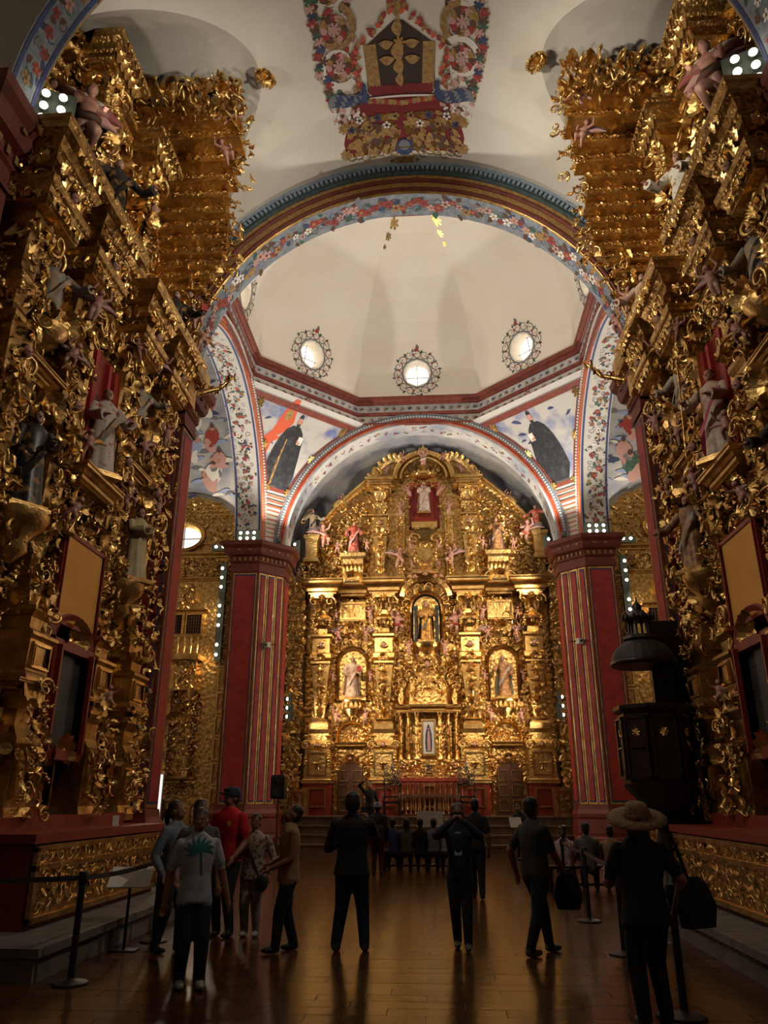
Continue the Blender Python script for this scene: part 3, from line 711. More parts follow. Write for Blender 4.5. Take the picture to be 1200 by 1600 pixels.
class Ret:
    def __init__(s, name, loc, rz, label, seed, gold=GOLD, individuals=90):
        s.root = empty(name, loc, rz); tag(s.root, label, 'altarpiece'); s.orn = []; s.r = random.Random(seed); s.ind = individuals; s.gold = gold; s.fs = 1.
    def put(s, kind, x, y, z, size, ang=0, yaw=0, tilt=0, flat=1.):
        s.orn.append((kind, (x, y, z), (tilt, ang, yaw), (size, size*flat, size)))
    def field(s, x0, x1, z0, z1, y, size, mirror=None, heads=.02, dens=1., yj=.05, keep=None, kinds=KINDS):
        size = size*s.fs; r = s.r; st = size*.70/math.sqrt(dens); nx = max(1, round((x1-x0)/st)); nz = max(1, round((z1-z0)/st))
        for i in range(nx):
            for k in range(nz):
                x = x0+(x1-x0)*(i+.5+r.uniform(-.3, .3))/nx; z = z0+(z1-z0)*(k+.5+r.uniform(-.3, .3))/nz
                if keep and not keep(x, z): continue
                kd = 'cherub_head' if r.random() < heads else r.choice(kinds)
                a = r.uniform(0, 6.28) if kd not in ('cherub_head', 'shell_ornament') else r.uniform(-.4, .4)
                sz = size*r.uniform(.8, 1.35); yy = y-r.uniform(0, yj)
                s.put(kd, x, yy, z, sz, a, r.uniform(-.4, .4), r.uniform(-.35, .35))
                if mirror is not None: s.put(kd, 2*mirror-x, yy, z, sz, -a, 0, 0)
    def column(s, x, y, z0, z1, w, size, dens=1.):   # ornament wrapped round a shaft
        size = size*s.fs; r = s.r; n = int((z1-z0)/(size*.55)*dens)
        for i in range(n):
            z = z0+(z1-z0)*(i+.5)/n
            for dx, yw in ((-w, 1.1), (-w*.4, .25), (w*.4, -.25), (w, -1.1)):
                if r.random() < .82:
                    s.put(r.choice(KINDS), x+dx+r.uniform(-.1, .1)*w, y-(w*.9 if abs(dx) < w*.9 else w*.2), z+r.uniform(-.3, .3)*size, size*r.uniform(.8, 1.3), r.uniform(0, 6.28), -yw, r.uniform(-.3, .3))
    def arch_orn(s, cx, cz, rad, y, size, t0=0, t1=PI, n=None, kinds=('acanthus_leaf', 'carved_scroll')):
        n = n or int((t1-t0)*rad/(size*.6))
        for i in range(n):
            t = t0+(t1-t0)*(i+.5)/n; s.put(kinds[i % len(kinds)], cx+rad*math.cos(t), y, cz+rad*math.sin(t), size, PI/2-t+s.r.uniform(-.3, .3))
    def part(s, name, mb, m=None, parent=None): return mb.build(name, m or s.gold, parent or s.root)
    def box(s, name, x0, x1, y0, y1, z0, z1, m=None, parent=None):
        mb = MB(); mb.box(x0, x1, y0, y1, z0, z1); return s.part(name, mb, m, parent)
    def frame(s, name, x0, x1, z0, z1, y, wd, th, m=None, parent=None):
        mb = MB()
        mb.box(x0-wd, x0, y-th, y, z0-wd, z1+wd); mb.box(x1, x1+wd, y-th, y, z0-wd, z1+wd); mb.box(x0, x1, y-th, y, z0-wd, z0); mb.box(x0, x1, y-th, y, z1, z1+wd)
        mb.box(x0-wd*.35, x0, y-th*1.5, y, z0-wd*.35, z1+wd*.35); mb.box(x1, x1+wd*.35, y-th*1.5, y, z0-wd*.35, z1+wd*.35)
        return s.part(name, mb, m, parent)
    def cornice(s, path, z0, z1, d, m=None, name='cornice'):
        mb = MB(); mb.sweep(path, cprof(z0, z1, d)); return s.part(name, mb, m)
    def estipite(s, x, y, z0, z1, w, orn=.0, m=None, ped=False):
        h = z1-z0; Z = lambda f: z0+h*f; q = w/2
        mb = MB(); mb.stack([(q*1.0, q*1.0, Z(0)), (q*1.0, q*1.0, Z(.04)), (q*.8, q*.8, Z(.055)), (q*.85, q*.85, Z(.07)), (q*.48, q*.48, Z(.085)), (q*.95, q*.9, Z(.46)), (q*1.05, q, Z(.475)), (q*1.05, q, Z(.49)), (q*.8, q*.8, Z(.50))], (x, y))
        sh = s.part('estipite_shaft', mb, m)
        mb = MB(); mb.stack([(q*.7, q*.7, Z(.50)), (q*1.12, q*1.1, Z(.515)), (q*1.12, q*1.1, Z(.545)), (q*.95, q*.95, Z(.555)), (q*.95, q*.95, Z(.66)), (q*1.15, q*1.15, Z(.675)), (q*1.15, q*1.15, Z(.69)), (q*.6, q*.6, Z(.71))], (x, y)); s.part('estipite_block', mb, m, sh)
        mb = MB(); mb.stack([(q*.6, q*.6, Z(.71)), (q*.55, q*.55, Z(.74)), (q*.9, q*.9, Z(.80)), (q*.95, q*.95, Z(.82)), (q*.6, q*.6, Z(.85)), (q*.62, q*.62, Z(.88)), (q*1.0, q*1.0, Z(.95)), (q*1.25, q*1.25, Z(.97)), (q*1.25, q*1.25, Z(1))], (x, y)); s.part('capital', mb, m, sh)
        if orn:
            so = orn; r = s.r
            for f in (.12, .2, .28, .36, .43): s.put('acanthus_leaf', x, y-q*(.55+.9*f), Z(f), so*1.5, PI if f > .3 else 0, 0, .15); s.put(r.choice(('rosette', 'leaf_spray')), x, y-q*(.6+.9*f), Z(f)+so*.4, so*.8, 0)
            for sg in (-1, 1):
                for f in (.10, .18, .26, .34, .42): s.put(r.choice(KINDS[:7]), x+sg*q*(.55+.8*f), y-q*.35, Z(f), so*1.1, r.uniform(0, 6), -sg*.9)
                for f in (.52, .60, .67): s.put(r.choice(('carved_scroll', 'leaf_spray', 'acanthus_leaf')), x+sg*q*1.05, y-q*.6, Z(f), so*1.25, sg*.8, -sg*.7)
                s.put('carved_scroll', x+sg*q*1.1, y-q*.9, Z(.94), so*1.6, sg*.3, -sg*.5); s.put('acanthus_leaf', x+sg*q*.5, y-q*.95, Z(.9), so*1.4, 0)
                s.put('fruit_drop', x+sg*q*.9, y-q*.8, Z(.78), so*1.4, 0)
            s.put('cherub_head', x, y-q*1.0, Z(.605), so*1.5, 0); s.put('shell_ornament', x, y-q*1.0, Z(.52), so*1.3, 0); s.put('leaf_spray', x, y-q*1.0, Z(.80), so*1.5, 0); s.put('rosette', x, y-q*1.25, Z(.97), so*1.1)
        return sh
    def pedestal(s, x, y, z0, z1, w, m=None, panel=True):
        q = w/2; h = z1-z0; mb = MB()
        mb.stack([(q*1.1, q*1.1, z0), (q*1.1, q*1.1, z0+.06*h), (q, q, z0+.1*h), (q*.92, q*.92, z0+.14*h), (q*.98, q*.98, z0+.55*h), (q*1.12, q*1.12, z0+.60*h), (q*1.12, q*1.12, z0+.64*h), (q*.7, q*.7, z0+.72*h), (q*.74, q*.74, z0+.86*h), (q*1.02, q*1.02, z0+.94*h), (q*1.02, q*1.02, z1)], (x, y))
        p = s.part('pedestal', mb, m or GOLDD)
        if panel: s.frame('pedestal_panel', x-q*.6, x+q*.6, z0+.22*h, z0+.48*h, y-q*.97, q*.12, .03, None, p)
        return p
    def niche(s, cx, z0, z1, hw, y, depth, m=None, frame=.14):
        zc = z1-hw; n = 12; m = m or GOLDF
        a = np.linspace(0, PI, n); A = []
        for z in (z0, (z0+zc)/2, zc): A.append([(cx+hw*math.cos(t), y+depth*math.sin(t)*1., z) for t in a])
        for q in np.linspace(.2, PI/2, 6): A.append([(cx+hw*math.cos(t)*math.cos(q), y+depth*math.sin(t)*math.cos(q), zc+hw*math.sin(q)) for t in a])
        mb = MB(); mb.grid(np.array(A)); o = s.part('niche', mb, m)
        mb = MB(); f = frame
        tt = np.linspace(0, PI, 20); pr = [(hw, y+.02), (hw, y-.10), (hw+f*.4, y-.16), (hw+f, y-.08), (hw+f, y+.02)]
        G = [[(cx+r_, yy, z0) for r_, yy in pr]]+[[(cx+r_*math.cos(t), yy, zc+r_*math.sin(t)) for r_, yy in pr] for t in tt]+[[(cx-r_, yy, z0) for r_, yy in pr]]
        mb.grid(np.array(G), sm=False); s.part('niche_frame', mb, s.gold, o)
        return o
    def finish(s):
        cnt = {}; rest = MB()
        for kd, loc, rot, sc in sorted(s.orn, key=lambda q: -q[3][0]):
            c = cnt.get(kd, 0)
            A = TR(loc, rot, sc)
            if c < s.ind:
                cnt[kd] = c+1; o = link(kd, LIB[kd][1], s.root); o.matrix_local = Matrix(A.tolist())
            else:
                rest.tpl(LIB[kd][0], A) if kd != 'cherub_head' else rest.tpl((LIB[kd][0][0], [(f, m+1, q) for f, m, q in LIB[kd][0][1]]), A)
        if rest.n: rest.build('carved_ornament', [GOLD, SKIN, HAIRD, GOLD], s.root, 'stuff')

# ------------------------------------------------------------------ carved statues
def statue(name, label, loc, rz, h, robe, cloak=None, arm=(.35, -.25, .62, -.35, -.2, .55), head_tilt=0, hair=HAIRD, halo=False, base=GOLDD, seed=0, trim=GOLDD, prop=None, skin=SKIN, group=None):
    """robed figure facing -y; arm = left wrist x, y, z and right wrist x, y, z as fractions of the height"""
    r = random.Random(seed); root = empty(name, loc, rz); tag(root, label, 'statue', group)
    k = h
    mb = MB(); a = np.arange(28)*2*PI/28; ph = r.uniform(0, 6); A = []
    for z, rx, ry, fo, sh in ((.03, .155, .125, .16, 0), (.10, .15, .12, .15, 0), (.25, .135, .105, .13, .1), (.40, .125, .098, .09, .2), (.50, .125, .095, .05, .3), (.58, .112, .088, .03, .3), (.66, .125, .09, .03, .3), (.74, .14, .085, .02, .3), (.79, .135, .075, .01, .3), (.825, .08, .06, 0, .3), (.85, .045, .045, 0, .3)):
        fo_ = 1+fo*(np.sin(5*a+ph+sh*3)*.6+np.sin(9*a+ph*2+sh)*.4)
        A.append(np.stack([k*rx*np.cos(a)*fo_, k*ry*np.sin(a)*fo_+k*.01, np.full(28, k*z)], -1))
    mb.grid(np.array(A)[:, ::-1], cv=True); mb.add(A[0], [tuple(range(28))]); mb.build('robe', robe, root)
    hz = k*.915; hx = head_tilt*k
    mb = MB(); mb.ball((hx, -.012*k, hz), (.046*k, .055*k, .066*k), 0, 12, 9); mb.ball((hx, -.066*k, hz-.006*k), (.010*k, .014*k, .014*k), 0, 6, 4)
    mb.ball((hx, -.045*k, hz-.045*k), (.025*k, .02*k, .02*k), 0, 8, 5); mb.tube([(hx*.3, 0, k*.83), (hx, 0, k*.88)], .033*k, 8)
    for sx in (-1, 1): mb.ball((hx+sx*.018*k, -.060*k, hz+.008*k), (.008*k, .006*k, .006*k), 1, 6, 4); mb.ball((hx+sx*.047*k, 0, hz-.003*k), (.008*k, .012*k, .016*k), 0, 6, 4)
    hd = mb.build('head', [skin, HAIRD], root)
    mb = MB(); mb.ball((hx, .012*k, hz+.016*k), (.053*k, .056*k, .062*k), 0, 10, 6)
    if r.random() < .5: mb.ball((hx, -.035*k, hz-.055*k), (.03*k, .03*k, .04*k), 0, 8, 5)
    mb.build('hair', hair, hd)
    for sx, (wx, wy, wz) in ((1, arm[:3]), (-1, arm[3:])):
        sh = np.array([sx*.125*k, 0, .775*k]); wr = np.array([wx*k, wy*k, wz*k]); el = (sh+wr)/2+np.array([sx*.06*k, .04*k, -.07*k])
        mb = MB(); mb.tube([sh, sh*.5+el*.5, el, el*.5+wr*.5, wr], [.05*k, .05*k, .052*k, .056*k, .060*k], 9); mb.build('sleeve', robe, root)
        d = (wr-el)/np.linalg.norm(wr-el); mb = MB(); mb.ball(wr+d*.02*k, (.022*k, .022*k, .028*k), 0, 7, 5)
        for f in range(4): mb.tube([wr+d*.03*k+np.array([(f-1.5)*.009*k, 0, 0]), wr+d*.065*k+np.array([(f-1.5)*.011*k, -.004*k, .004*k])], .0055*k, 5)
        mb.tube([wr+d*.02*k, wr+d*.045*k+np.array([-sx*.022*k, 0, .01*k])], .0065*k, 5); mb.build('hand', skin, root)
    if cloak:
        mb = MB(); A = []
        for i, z in enumerate(np.linspace(.10, .81, 9)):
            sp = np.linspace(.10*PI, .90*PI+.25*math.sin(i*.7), 15)*1.0; f = (z-.1)/.71
            rx = (.20*(1-f)+.150*f)*k; ry = (.165*(1-f)+.10*f)*k; wv = 1+.08*(1-f)*np.sin(7*sp+ph)
            A.append(np.stack([rx*np.cos(sp)*wv*1.02, ry*np.sin(sp)*wv, np.full(15, z*k)], -1))
        mb.grid(np.array(A))
        A2 = [[(k*(.15-.27*t)+0*u, k*(-.105-.035*math.sin(PI*t)-.02*u), k*(.72-.36*t-.10*u+.03*math.sin(6*t))) for u in np.linspace(0, 1, 5)] for t in np.linspace(0, 1, 9)]
        mb.grid(np.array(A2)); mb.build('cloak', cloak, root)
    if trim:
        mb = MB(); mb.tube([(k*.157*math.cos(t)*(1+.16*math.sin(5*t+ph)*.6), k*.128*math.sin(t)*(1+.16*math.sin(5*t+ph)*.6)+.01*k, k*.045) for t in np.linspace(0, 2*PI, 29)], .010*k, 5); mb.build('robe_trim', trim, root)
    if halo:
        mb = MB(); mb.tube([(hx+.085*k*math.cos(t), .05*k, hz+.02*k+.085*k*math.sin(t)) for t in np.linspace(0, 2*PI, 21)], .007*k, 5, caps=False); mb.build('halo', GOLD, root)
    if prop == 'staff':
        x, y, z = arm[3]*k, arm[4]*k-.04*k, 0; mb = MB(); mb.tube([(x-.03*k, y, .05*k), (x, y, arm[5]*k), (x+.02*k, y, 1.05*k)], .009*k, 6); mb.build('staff', GOLD, root)
    if prop == 'book':
        x, y, z = arm[0]*k, arm[1]*k-.04*k, arm[2]*k+.02*k; mb = MB(); mb.box(x-.05*k, x+.05*k, y-.02*k, y+.02*k, z-.03*k, z+.09*k); mb.build('book', P_RED, root)
    mb = MB(); mb.stack([(.19*k, .16*k, -.02*k), (.19*k, .16*k, .015*k), (.165*k, .14*k, .03*k), (.165*k, .14*k, .04*k)]); mb.build('statue_base', base, root)
    return root

# ------------------------------------------------------------------ continuous bodies: overlapping volumes fused into one skin
def fuse(mb, mats, vox=.012, smooth=5):
    me = mb.mesh('tmp', mats); ob = bpy.data.objects.new('tmp', me); COL.objects.link(ob)
    md = ob.modifiers.new('r', 'REMESH'); md.mode = 'VOXEL'; md.voxel_size = vox; md.use_smooth_shade = True
    if smooth: sm = ob.modifiers.new('s', 'SMOOTH'); sm.iterations = smooth; sm.factor = .5
    dg = bpy.context.evaluated_depsgraph_get(); m2 = bpy.data.meshes.new_from_object(ob.evaluated_get(dg))
    V = np.concatenate(mb.V); vm = np.zeros(len(V), int)
    for f, m, _ in mb.F: vm[f.ravel()] = m
    kd = kdtree.KDTree(len(V))
    for i, v in enumerate(V): kd.insert(v, i)
    kd.balance()
    n = len(m2.polygons); c = np.zeros(n*3); m2.polygons.foreach_get('center', c); c = c.reshape(-1, 3)
    mi = np.zeros(n, np.int32)
    for i, p in enumerate(c):
        q = kd.find_n(p, 7); d0 = q[0][2]; ms = [vm[j] for _, j, d in q if d < d0+.012]; hs = [vm[j] for _, j, d in q if d < d0+.004]
        mi[i] = 2 if 2 in ms else (1 if 1 in hs else vm[q[0][1]])
    m2.materials.clear()
    for m in mats: m2.materials.append(m)
    m2.polygons.foreach_set('material_index', mi); m2.polygons.foreach_set('use_smooth', np.ones(n, bool))
    bpy.data.objects.remove(ob); bpy.data.meshes.remove(me); m2.update()
    return m2
def limb(mb, pts, rad, m, n=12, step=.03):
    P = np.array(pts, float); out = []; R = []
    for i in range(len(P)-1):
        L = np.linalg.norm(P[i+1]-P[i]); k = max(2, int(L/step))
        for j in range(k): t = j/k; out.append(P[i]*(1-t)+P[i+1]*t); R.append(rad[i]*(1-t)+rad[i+1]*t)
    out.append(P[-1]); R.append(rad[-1])
    mb.tube(out, R, n, m); 
    for q, r in ((P[0], rad[0]), (P[-1], rad[-1])): mb.ball(q, r*.98, m, n, 8)
def putto_mesh(pose):
    mb = MB(); s_ = 1.0
    mb.ball((0, 0, .50), (.13, .11, .15), 0, 14, 10); mb.ball((0, -.02, .36), (.125, .12, .11), 0, 14, 10); mb.ball((0, .0, .60), (.125, .09, .08), 0, 12, 8)
    limb(mb, [(0, 0, .62), (0, -.02, .70)], [.05, .05], 0); mb.ball((0, -.03, .79), (.09, .10, .105), 0, 14, 10); mb.ball((0, -.125, .775), (.016, .022, .018), 0, 6, 5)
    for sx in (-1, 1): mb.ball((sx*.045, -.10, .755), (.035, .03, .032), 0, 8, 6)
    mb.ball((0, .014, .812), (.107, .106, .10), 1, 12, 8)
    la, ra, ll, rl = pose
    for sx, (e, wv) in ((1, la), (-1, ra)): limb(mb, [(sx*.12, 0, .61), e, wv], [.05, .044, .034], 0); mb.ball(wv, .042, 0, 8, 6)
    for sx, (kn, an) in ((1, ll), (-1, rl)):
        limb(mb, [(sx*.06, -.01, .33), kn, an], [.085, .066, .042], 0); f = np.array(an); mb.ball(f+np.array([0, -.04, -.02]), (.036, .065, .03), 0, 8, 6)
    return fuse(mb, [SKIN, HAIRD], .022, 3)
PUT = [putto_mesh(p) for p in (
    (((.26, -.08, .66), (.30, -.2, .85)), ((-.25, -.1, .5), (-.2, -.26, .45)), ((.10, -.16, .22), (.10, .0, .02)), ((-.12, -.02, .17), (-.16, .05, -.05))),
    (((.24, -.12, .5), (.12, -.26, .52)), ((-.27, .02, .72), (-.22, -.06, .95)), ((.14, -.2, .26), (.18, -.02, .1)), ((-.06, -.05, .14), (-.02, .12, -.03))),
    (((.26, 0, .75), (.18, -.05, .98)), ((-.26, 0, .75), (-.18, -.05, .98)), ((.07, -.05, .17), (.05, .02, -.05)), ((-.07, -.05, .17), (-.05, .02, -.05))))]
def wing_mesh(m):
    mb = MB()
    for k in range(6):
        a = .25+k*.26; L = .62-.05*k; pts = [(0, .02*k, 0), (L*.5*math.cos(a), .02*k+.05, L*.5*math.sin(a)+.08), (L*math.cos(a), .03*k+.09, L*math.sin(a)+.02)]
        mb.tube([(x, y, z) for x, y, z in pts], [.05, .075, .02], 6, k % 2)
    return mb.mesh('wing', m)
WING = wing_mesh([P_PINK, P_GREY]); WINGR = wing_mesh([mat('wing_red', S(150, 80, 72), .6), P_WHITE]); WINGG = wing_mesh([GOLD, GOLD])
def putto(parent, x, y, z, size, pose=0, yaw=0., tilt=0., roll=0., wings=None, mirror=False, sash=None):
    o = link('cherub', PUT[pose % len(PUT)], parent); o.location = (x, y, z); o.rotation_euler = (tilt, roll, yaw); o.scale = (-size if mirror else size, size, size)
    if wings:
        for sx in (-1, 1):
            w_ = link('wing', wings, o); w_.location = (sx*.06, .09, .52); w_.scale = (sx, 1, 1); w_.rotation_euler = (-.3, 0, sx*.3)
    if sash:
        mb = MB(); mb.tube([(.14*math.cos(t), -.01+.135*math.sin(t), .36+.05*math.sin(t+1)) for t in np.linspace(0, 2*PI, 17)], .05, 6, caps=False); mb.build('sash', sash, o)
    return o
# ------------------------------------------------------------------ main altarpiece behind the chancel
ROBE_W = mat('estofado_cream', S(214, 190, 165), .5, 0, S(188, 150, 128), 7, ramp=(.4, .6))
ROBE_B = mat('estofado_brown', S(140, 96, 68), .45, 0, S(190, 140, 80), 9, ramp=(.45, .6))
ROBE_K = mat('estofado_black', (.018, .016, .015), .4, 0, S(150, 110, 50), 8, ramp=(.52, .66))
ROBE_G = mat('estofado_gold', S(196, 150, 74), .4, .6, S(120, 76, 40), 8)
ROBE_R = mat('estofado_red', S(170, 62, 54), .5, 0, S(196, 140, 110), 9, ramp=(.45, .65))
ROBE_GR = mat('estofado_grey', S(150, 146, 136), .5, 0, S(196, 160, 120), 8, ramp=(.48, .62))
ROBE_P = mat('estofado_floral', S(200, 184, 166), .5, 0, S(168, 92, 84), 10, ramp=(.54, .64))
NICHEK = mat('niche_dark_green', S(28, 34, 34), .4, 0, S(46, 52, 48), 6)
ORANGE = mat('orange_board', S(232, 164, 72), .7, 0, S(222, 152, 64), 2)
M = Ret('main_altarpiece', (.14, 29.55, 0), 0, 'towering gilded altarpiece filling the chancel behind the railing', 1, individuals=110); M.fs = .74
mb = MB(); mb.box(-5.35, 5.35, 0, .5, 1.08, 9.5); M.part('backing', mb, GOLDR)
top = [(-4.75, 9.5), (-4.75, 11.2), (-4.3, 12.2), (-3.5, 13.05), (-2.55, 13.7), (-2.5, 14.0), (-2.2, 14.45), (-1.6, 14.85), (-.8, 15.1), (0, 15.3)]
mb = MB(); mb.prism(top+[(-x, z) for x, z in top[::-1][1:]], .1, .5); M.part('upper_backing', mb, GOLDR)
COLX = (-4.0, -1.62, 1.62, 4.0)
for x in COLX:
    b = M.box('column_base', x-.5, x+.5, -.85, 0, 1.08, 2.15, REDW)
    M.frame('base_panel', x-.28, x+.28, 1.4, 1.95, -.85, .05, .04, None, b)
    mb = MB(); mb.stack([(.56, .5, 2.15), (.56, .5, 2.24), (.48, .44, 2.3), (.46, .42, 3.3), (.55, .5, 3.38), (.55, .5, 3.5), (.40, .38, 3.62), (.38, .36, 3.85), (.46, .42, 4.0)], (x, -.42)); M.part('pedestal', mb, GOLDF)
    M.frame('pedestal_panel', x-.3, x+.3, 2.45, 3.15, -.84, .05, .05); M.put('leaf_spray', x, -.9, 2.8, .5); M.put('cherub_head', x, -.95, 3.45, .36)
    for sg in (-1, 1): M.put('carved_scroll', x+sg*.42, -.9, 3.42, .42, sg*.4); M.put('fruit_drop', x+sg*.42, -.86, 2.9, .45); M.put('leaf_spray', x+sg*.38, -.8, 3.75, .4)
    M.estipite(x, -.42, 4.0, 9.05, .70, .30); M.column(x, -.42, 4.4, 8.9, .34, .24, .55)
# cornices
path = raking(-5.3, 5.3, .12, [(x, .52, .82) for x in COLX]+[(x, .45, .45) for x in (-2.85, 2.85)])
left = [p for p in path if p[0] < -1.0]+[(-1.0, -.12)]; right = [(-x, y) for x, y in left][::-1]
for p in (left, right): M.cornice(p, 9.05, 9.62, .3)
M.cornice(raking(-5.3, 5.3, .1, [(x, .5, .85) for x in COLX]), 2.12, 2.26, .08, name='base_moulding')
# side streets: door, overdoor, niche, crown
for sg in (-1, 1):
    cx = sg*2.85; z0 = 1.1; hw = .47
    tt = np.linspace(0, PI, 13)
    o = M.box('door_surround', cx-.85, cx+.85, -.25, 0, 1.08, 3.5, GOLDR)
    for hs in (-1, 1):
        poly = [(cx, z0), (cx+hs*hw, z0), (cx+hs*hw, 2.4)]+[(cx+hs*hw*math.cos(t), 2.4+hw*math.sin(t)) for t in np.linspace(.2, PI/2, 6)]
        mb = MB(); mb.prism(poly, -.33, -.22); lf = M.part('door_leaf', mb, WOODB, o)
    for hs in (-1, 1):
        for zz in (1.25, 1.75, 2.25): M.frame('door_panel', cx+hs*hw*.5-.14, cx+hs*hw*.5+.14, zz, zz+.32, -.33, .03, .03, GOLD, o)
    M.arch_orn(cx, 2.4, .6, -.32, .26); 
    for k in range(6):
        for hs in (-1, 1): M.put('acanthus_leaf', cx+hs*.62, -.3, 1.25+.2*k, .26, 0)
    M.put('shell_ornament', cx, -.42, 3.05, .42); M.put('cherub_head', cx, -.45, 3.0, .26)
    M.niche(cx, 3.35, 4.25, .5, -.12, .1, GOLDR, .14); M.arch_orn(cx, 3.75, .66, -.25, .28)
    M.field(cx-.42, cx+.42, 3.35, 4.0, -.15, .2)
    M.cornice(raking(cx-.95, cx+.95, .2, [(cx, .5, .42)]), 3.42, 3.58, .12, name='overdoor_cornice')
    M.field(cx-.85, cx-.5, 2.2, 4.9, -.25, .26); M.field(cx+.5, cx+.85, 2.2, 4.9, -.25, .26)
    mb = MB(); mb.lathe([(.05, 4.3), (.2, 4.4), (.18, 4.5), (.36, 4.75), (.34, 4.85), (.5, 4.98), (.5, 5.1)], 16, (cx, -.12, 0), sy=.8); M.part('statue_corbel', mb, GOLD)
    for k in range(9): M.put('acanthus_leaf', cx+.42*math.cos(PI+PI*k/8), -.15+.38*math.sin(PI+PI*k/8), 4.85, .34, PI, -(k-4)*.3)
    M.niche(cx, 5.1, 7.0, .52, -.02, .08, GOLDF, .16); M.arch_orn(cx, 6.48, .78, -.22, .32)
    for hs in (-1, 1):
        M.field(cx+hs*.78-.14, cx+hs*.78+.14, 5.0, 7.2, -.22, .27)
        putto(M.root, cx+hs*.55, -.42, 4.25, .55, 0 if hs > 0 else 1, -hs*.5)
        putto(M.root, cx+hs*.55, -.45, 7.25, .62, (0, 1, 2)[hs+1], -hs*.4, .2, 0, WING)
        putto(M.root, cx+hs*.72, -.4, 5.75, .45, 1, -hs*.6)
    M.arch_orn(cx, 6.9, .75, -.4, .38, .3, PI-.3); M.put('shell_ornament', cx, -.5, 7.75, .6)
    M.field(cx-.8, cx+.8, 7.6, 8.95, -.2, .30, heads=.08)
    b = M.box('frieze_panel', cx-.5, cx+.5, -.3, 0, 8.1, 8.85, GOLDF); M.frame('panel_frame', cx-.42, cx+.42, 8.2, 8.75, -.3, .05, .05, None, b)
    putto(M.root, cx-sg*.75, -.5, 8.05, .62, 2, 0, 0, sg*.2); putto(M.root, cx+sg*.65, -.4, 8.1, .5, 0, 0)
    M.put('shell_ornament', cx, -.6, 9.75, .75); M.put('carved_scroll', cx-.4, -.55, 9.7, .5, .4); M.put('carved_scroll', cx+.4, -.55, 9.7, .5, -.4)
    # upper pedestal of the side saint and raking scroll
    mb = MB(); mb.stack([(.48, .4, 9.6), (.48, .4, 9.72), (.40, .34, 9.78), (.40, .34, 10.5), (.5, .42, 10.6), (.5, .42, 10.74)], (cx, -.3)); M.part('pedestal', mb, GOLDF)
    for k in range(5): M.put('acanthus_leaf', cx-.32+.16*k, -.66, 10.15, .42, 0)
    n = 15; pts = [(sg*(4.45-2.0*t), -.28-.1*t, 11.5+2.25*(t**.75)) for t in np.linspace(0, 1, n)]
    mb = MB(); mb.tube(pts, [.12]*n, 6, sm=False); mb.tube([(x, y-.12, z+.1) for x, y, z in pts], .07, 6); M.part('raking_scroll', mb)
    for (x, y, z) in pts: M.put('leaf_spray', x, -.4, z+.16, .34, sg*.7); M.put('rosette', x, -.42, z-.12, .2)
    pts = [(sg*(3.35+.33*(1-.05*k)*math.cos(k*.55)*(1-k/18)), -.45, 12.75+.36*(1-k/18)*math.sin(k*.55)) for k in range(17)]
    mb = MB(); mb.tube(pts, [.10*(1-.04*k) for k in range(17)], 6); M.part('volute', mb)
    M.field(min(sg*2.2, sg*4.5), max(sg*2.2, sg*4.5), 9.7, 13.3, .05, .3, keep=lambda x, z: z < 11.3+2.3*max(0, (4.5-abs(x))/2.3)**.8, heads=.05)
    putto(M.root, sg*3.95, -.55, 11.15, .95, 0 if sg < 0 else 1, -sg*.8, .1, sg*.35, WING, mirror=sg > 0, sash=ROBE_R)
    putto(M.root, sg*2.3, -.45, 10.9, .55, 1, sg*.4); putto(M.root, sg*3.5, -.45, 10.85, .5, 0, -sg*.4)
    putto(M.root, sg*3.2, -.4, 12.9, .5, 2, 0, 0, sg*.5)
    # upper order
    M.estipite(sg*1.78, -.3, 9.65, 13.6, .56, .26); M.column(sg*1.78, -.3, 10, 13.5, .27, .2, .5)
    mb = MB(); mb.stack([(.2, .16, 9.65), (.2, .16, 9.8), (.14, .12, 9.85), (.17, .14, 12.3), (.2, .16, 12.35), (.2, .16, 12.5)], (sg*.98, -.22)); M.part('pilaster', mb)
    M.field(sg*.98-.12, sg*.98+.12, 9.9, 12.3, -.36, .18); putto(M.root, sg*.98, -.35, 12.4, .65, 2)
    M.cornice(raking(sg*1.8-.6, sg*1.8+.6, .3, [(sg*1.8, .38, .6)]), 13.6, 13.95, .22)
    pts = [(sg*(2.15-.75*math.sin(k*.16)-.35*(k/12)**2*0), -.4, 14.0+.62*math.sin(k*.26)) for k in range(13)]
    pts = [(sg*(2.2-1.25*t), -.4, 13.98+.85*math.sin(PI*.62*t)) for t in np.linspace(0, 1, 13)]
    mb = MB(); mb.tube(pts, .13, 6, sm=False); M.part('broken_pediment', mb)
    for (x, y, z) in pts[::2]: M.put('acanthus_leaf', x, -.55, z+.12, .34, sg*.5)
    M.put('carved_scroll', sg*1.95, -.55, 14.2, .5, 0); putto(M.root, sg*1.6, -.45, 14.15, .5, 1, 0, 0, -sg*.2)
    n = 12; pts = [(sg*1.15*math.cos(t), -.35, 14.0+1.12*math.sin(t)) for t in np.linspace(0, PI/2, n)]
    mb = MB(); mb.tube(pts, .11, 6, sm=False); mb.tube([(x*.82, y-.05, 14+(z-14)*.82) for x, y, z in pts], .06, 6); M.part('crown_arch', mb)
    for (x, y, z) in pts: M.put('leaf_spray', x*1.08, -.42, z+.08, .36, sg*(PI/2-math.atan2(z-14, abs(x)))); 
    M.field(min(sg*.2, sg*1.0), max(sg*.2, sg*1.0), 14.1, 14.9, .02, .26)
    putto(M.root, sg*.55, -.5, 13.2, .55, 2, sg*.3, 0, sg*.4); putto(M.root, sg*.75, -.5, 14.75, .5, 0, 0, 0, sg*.5)
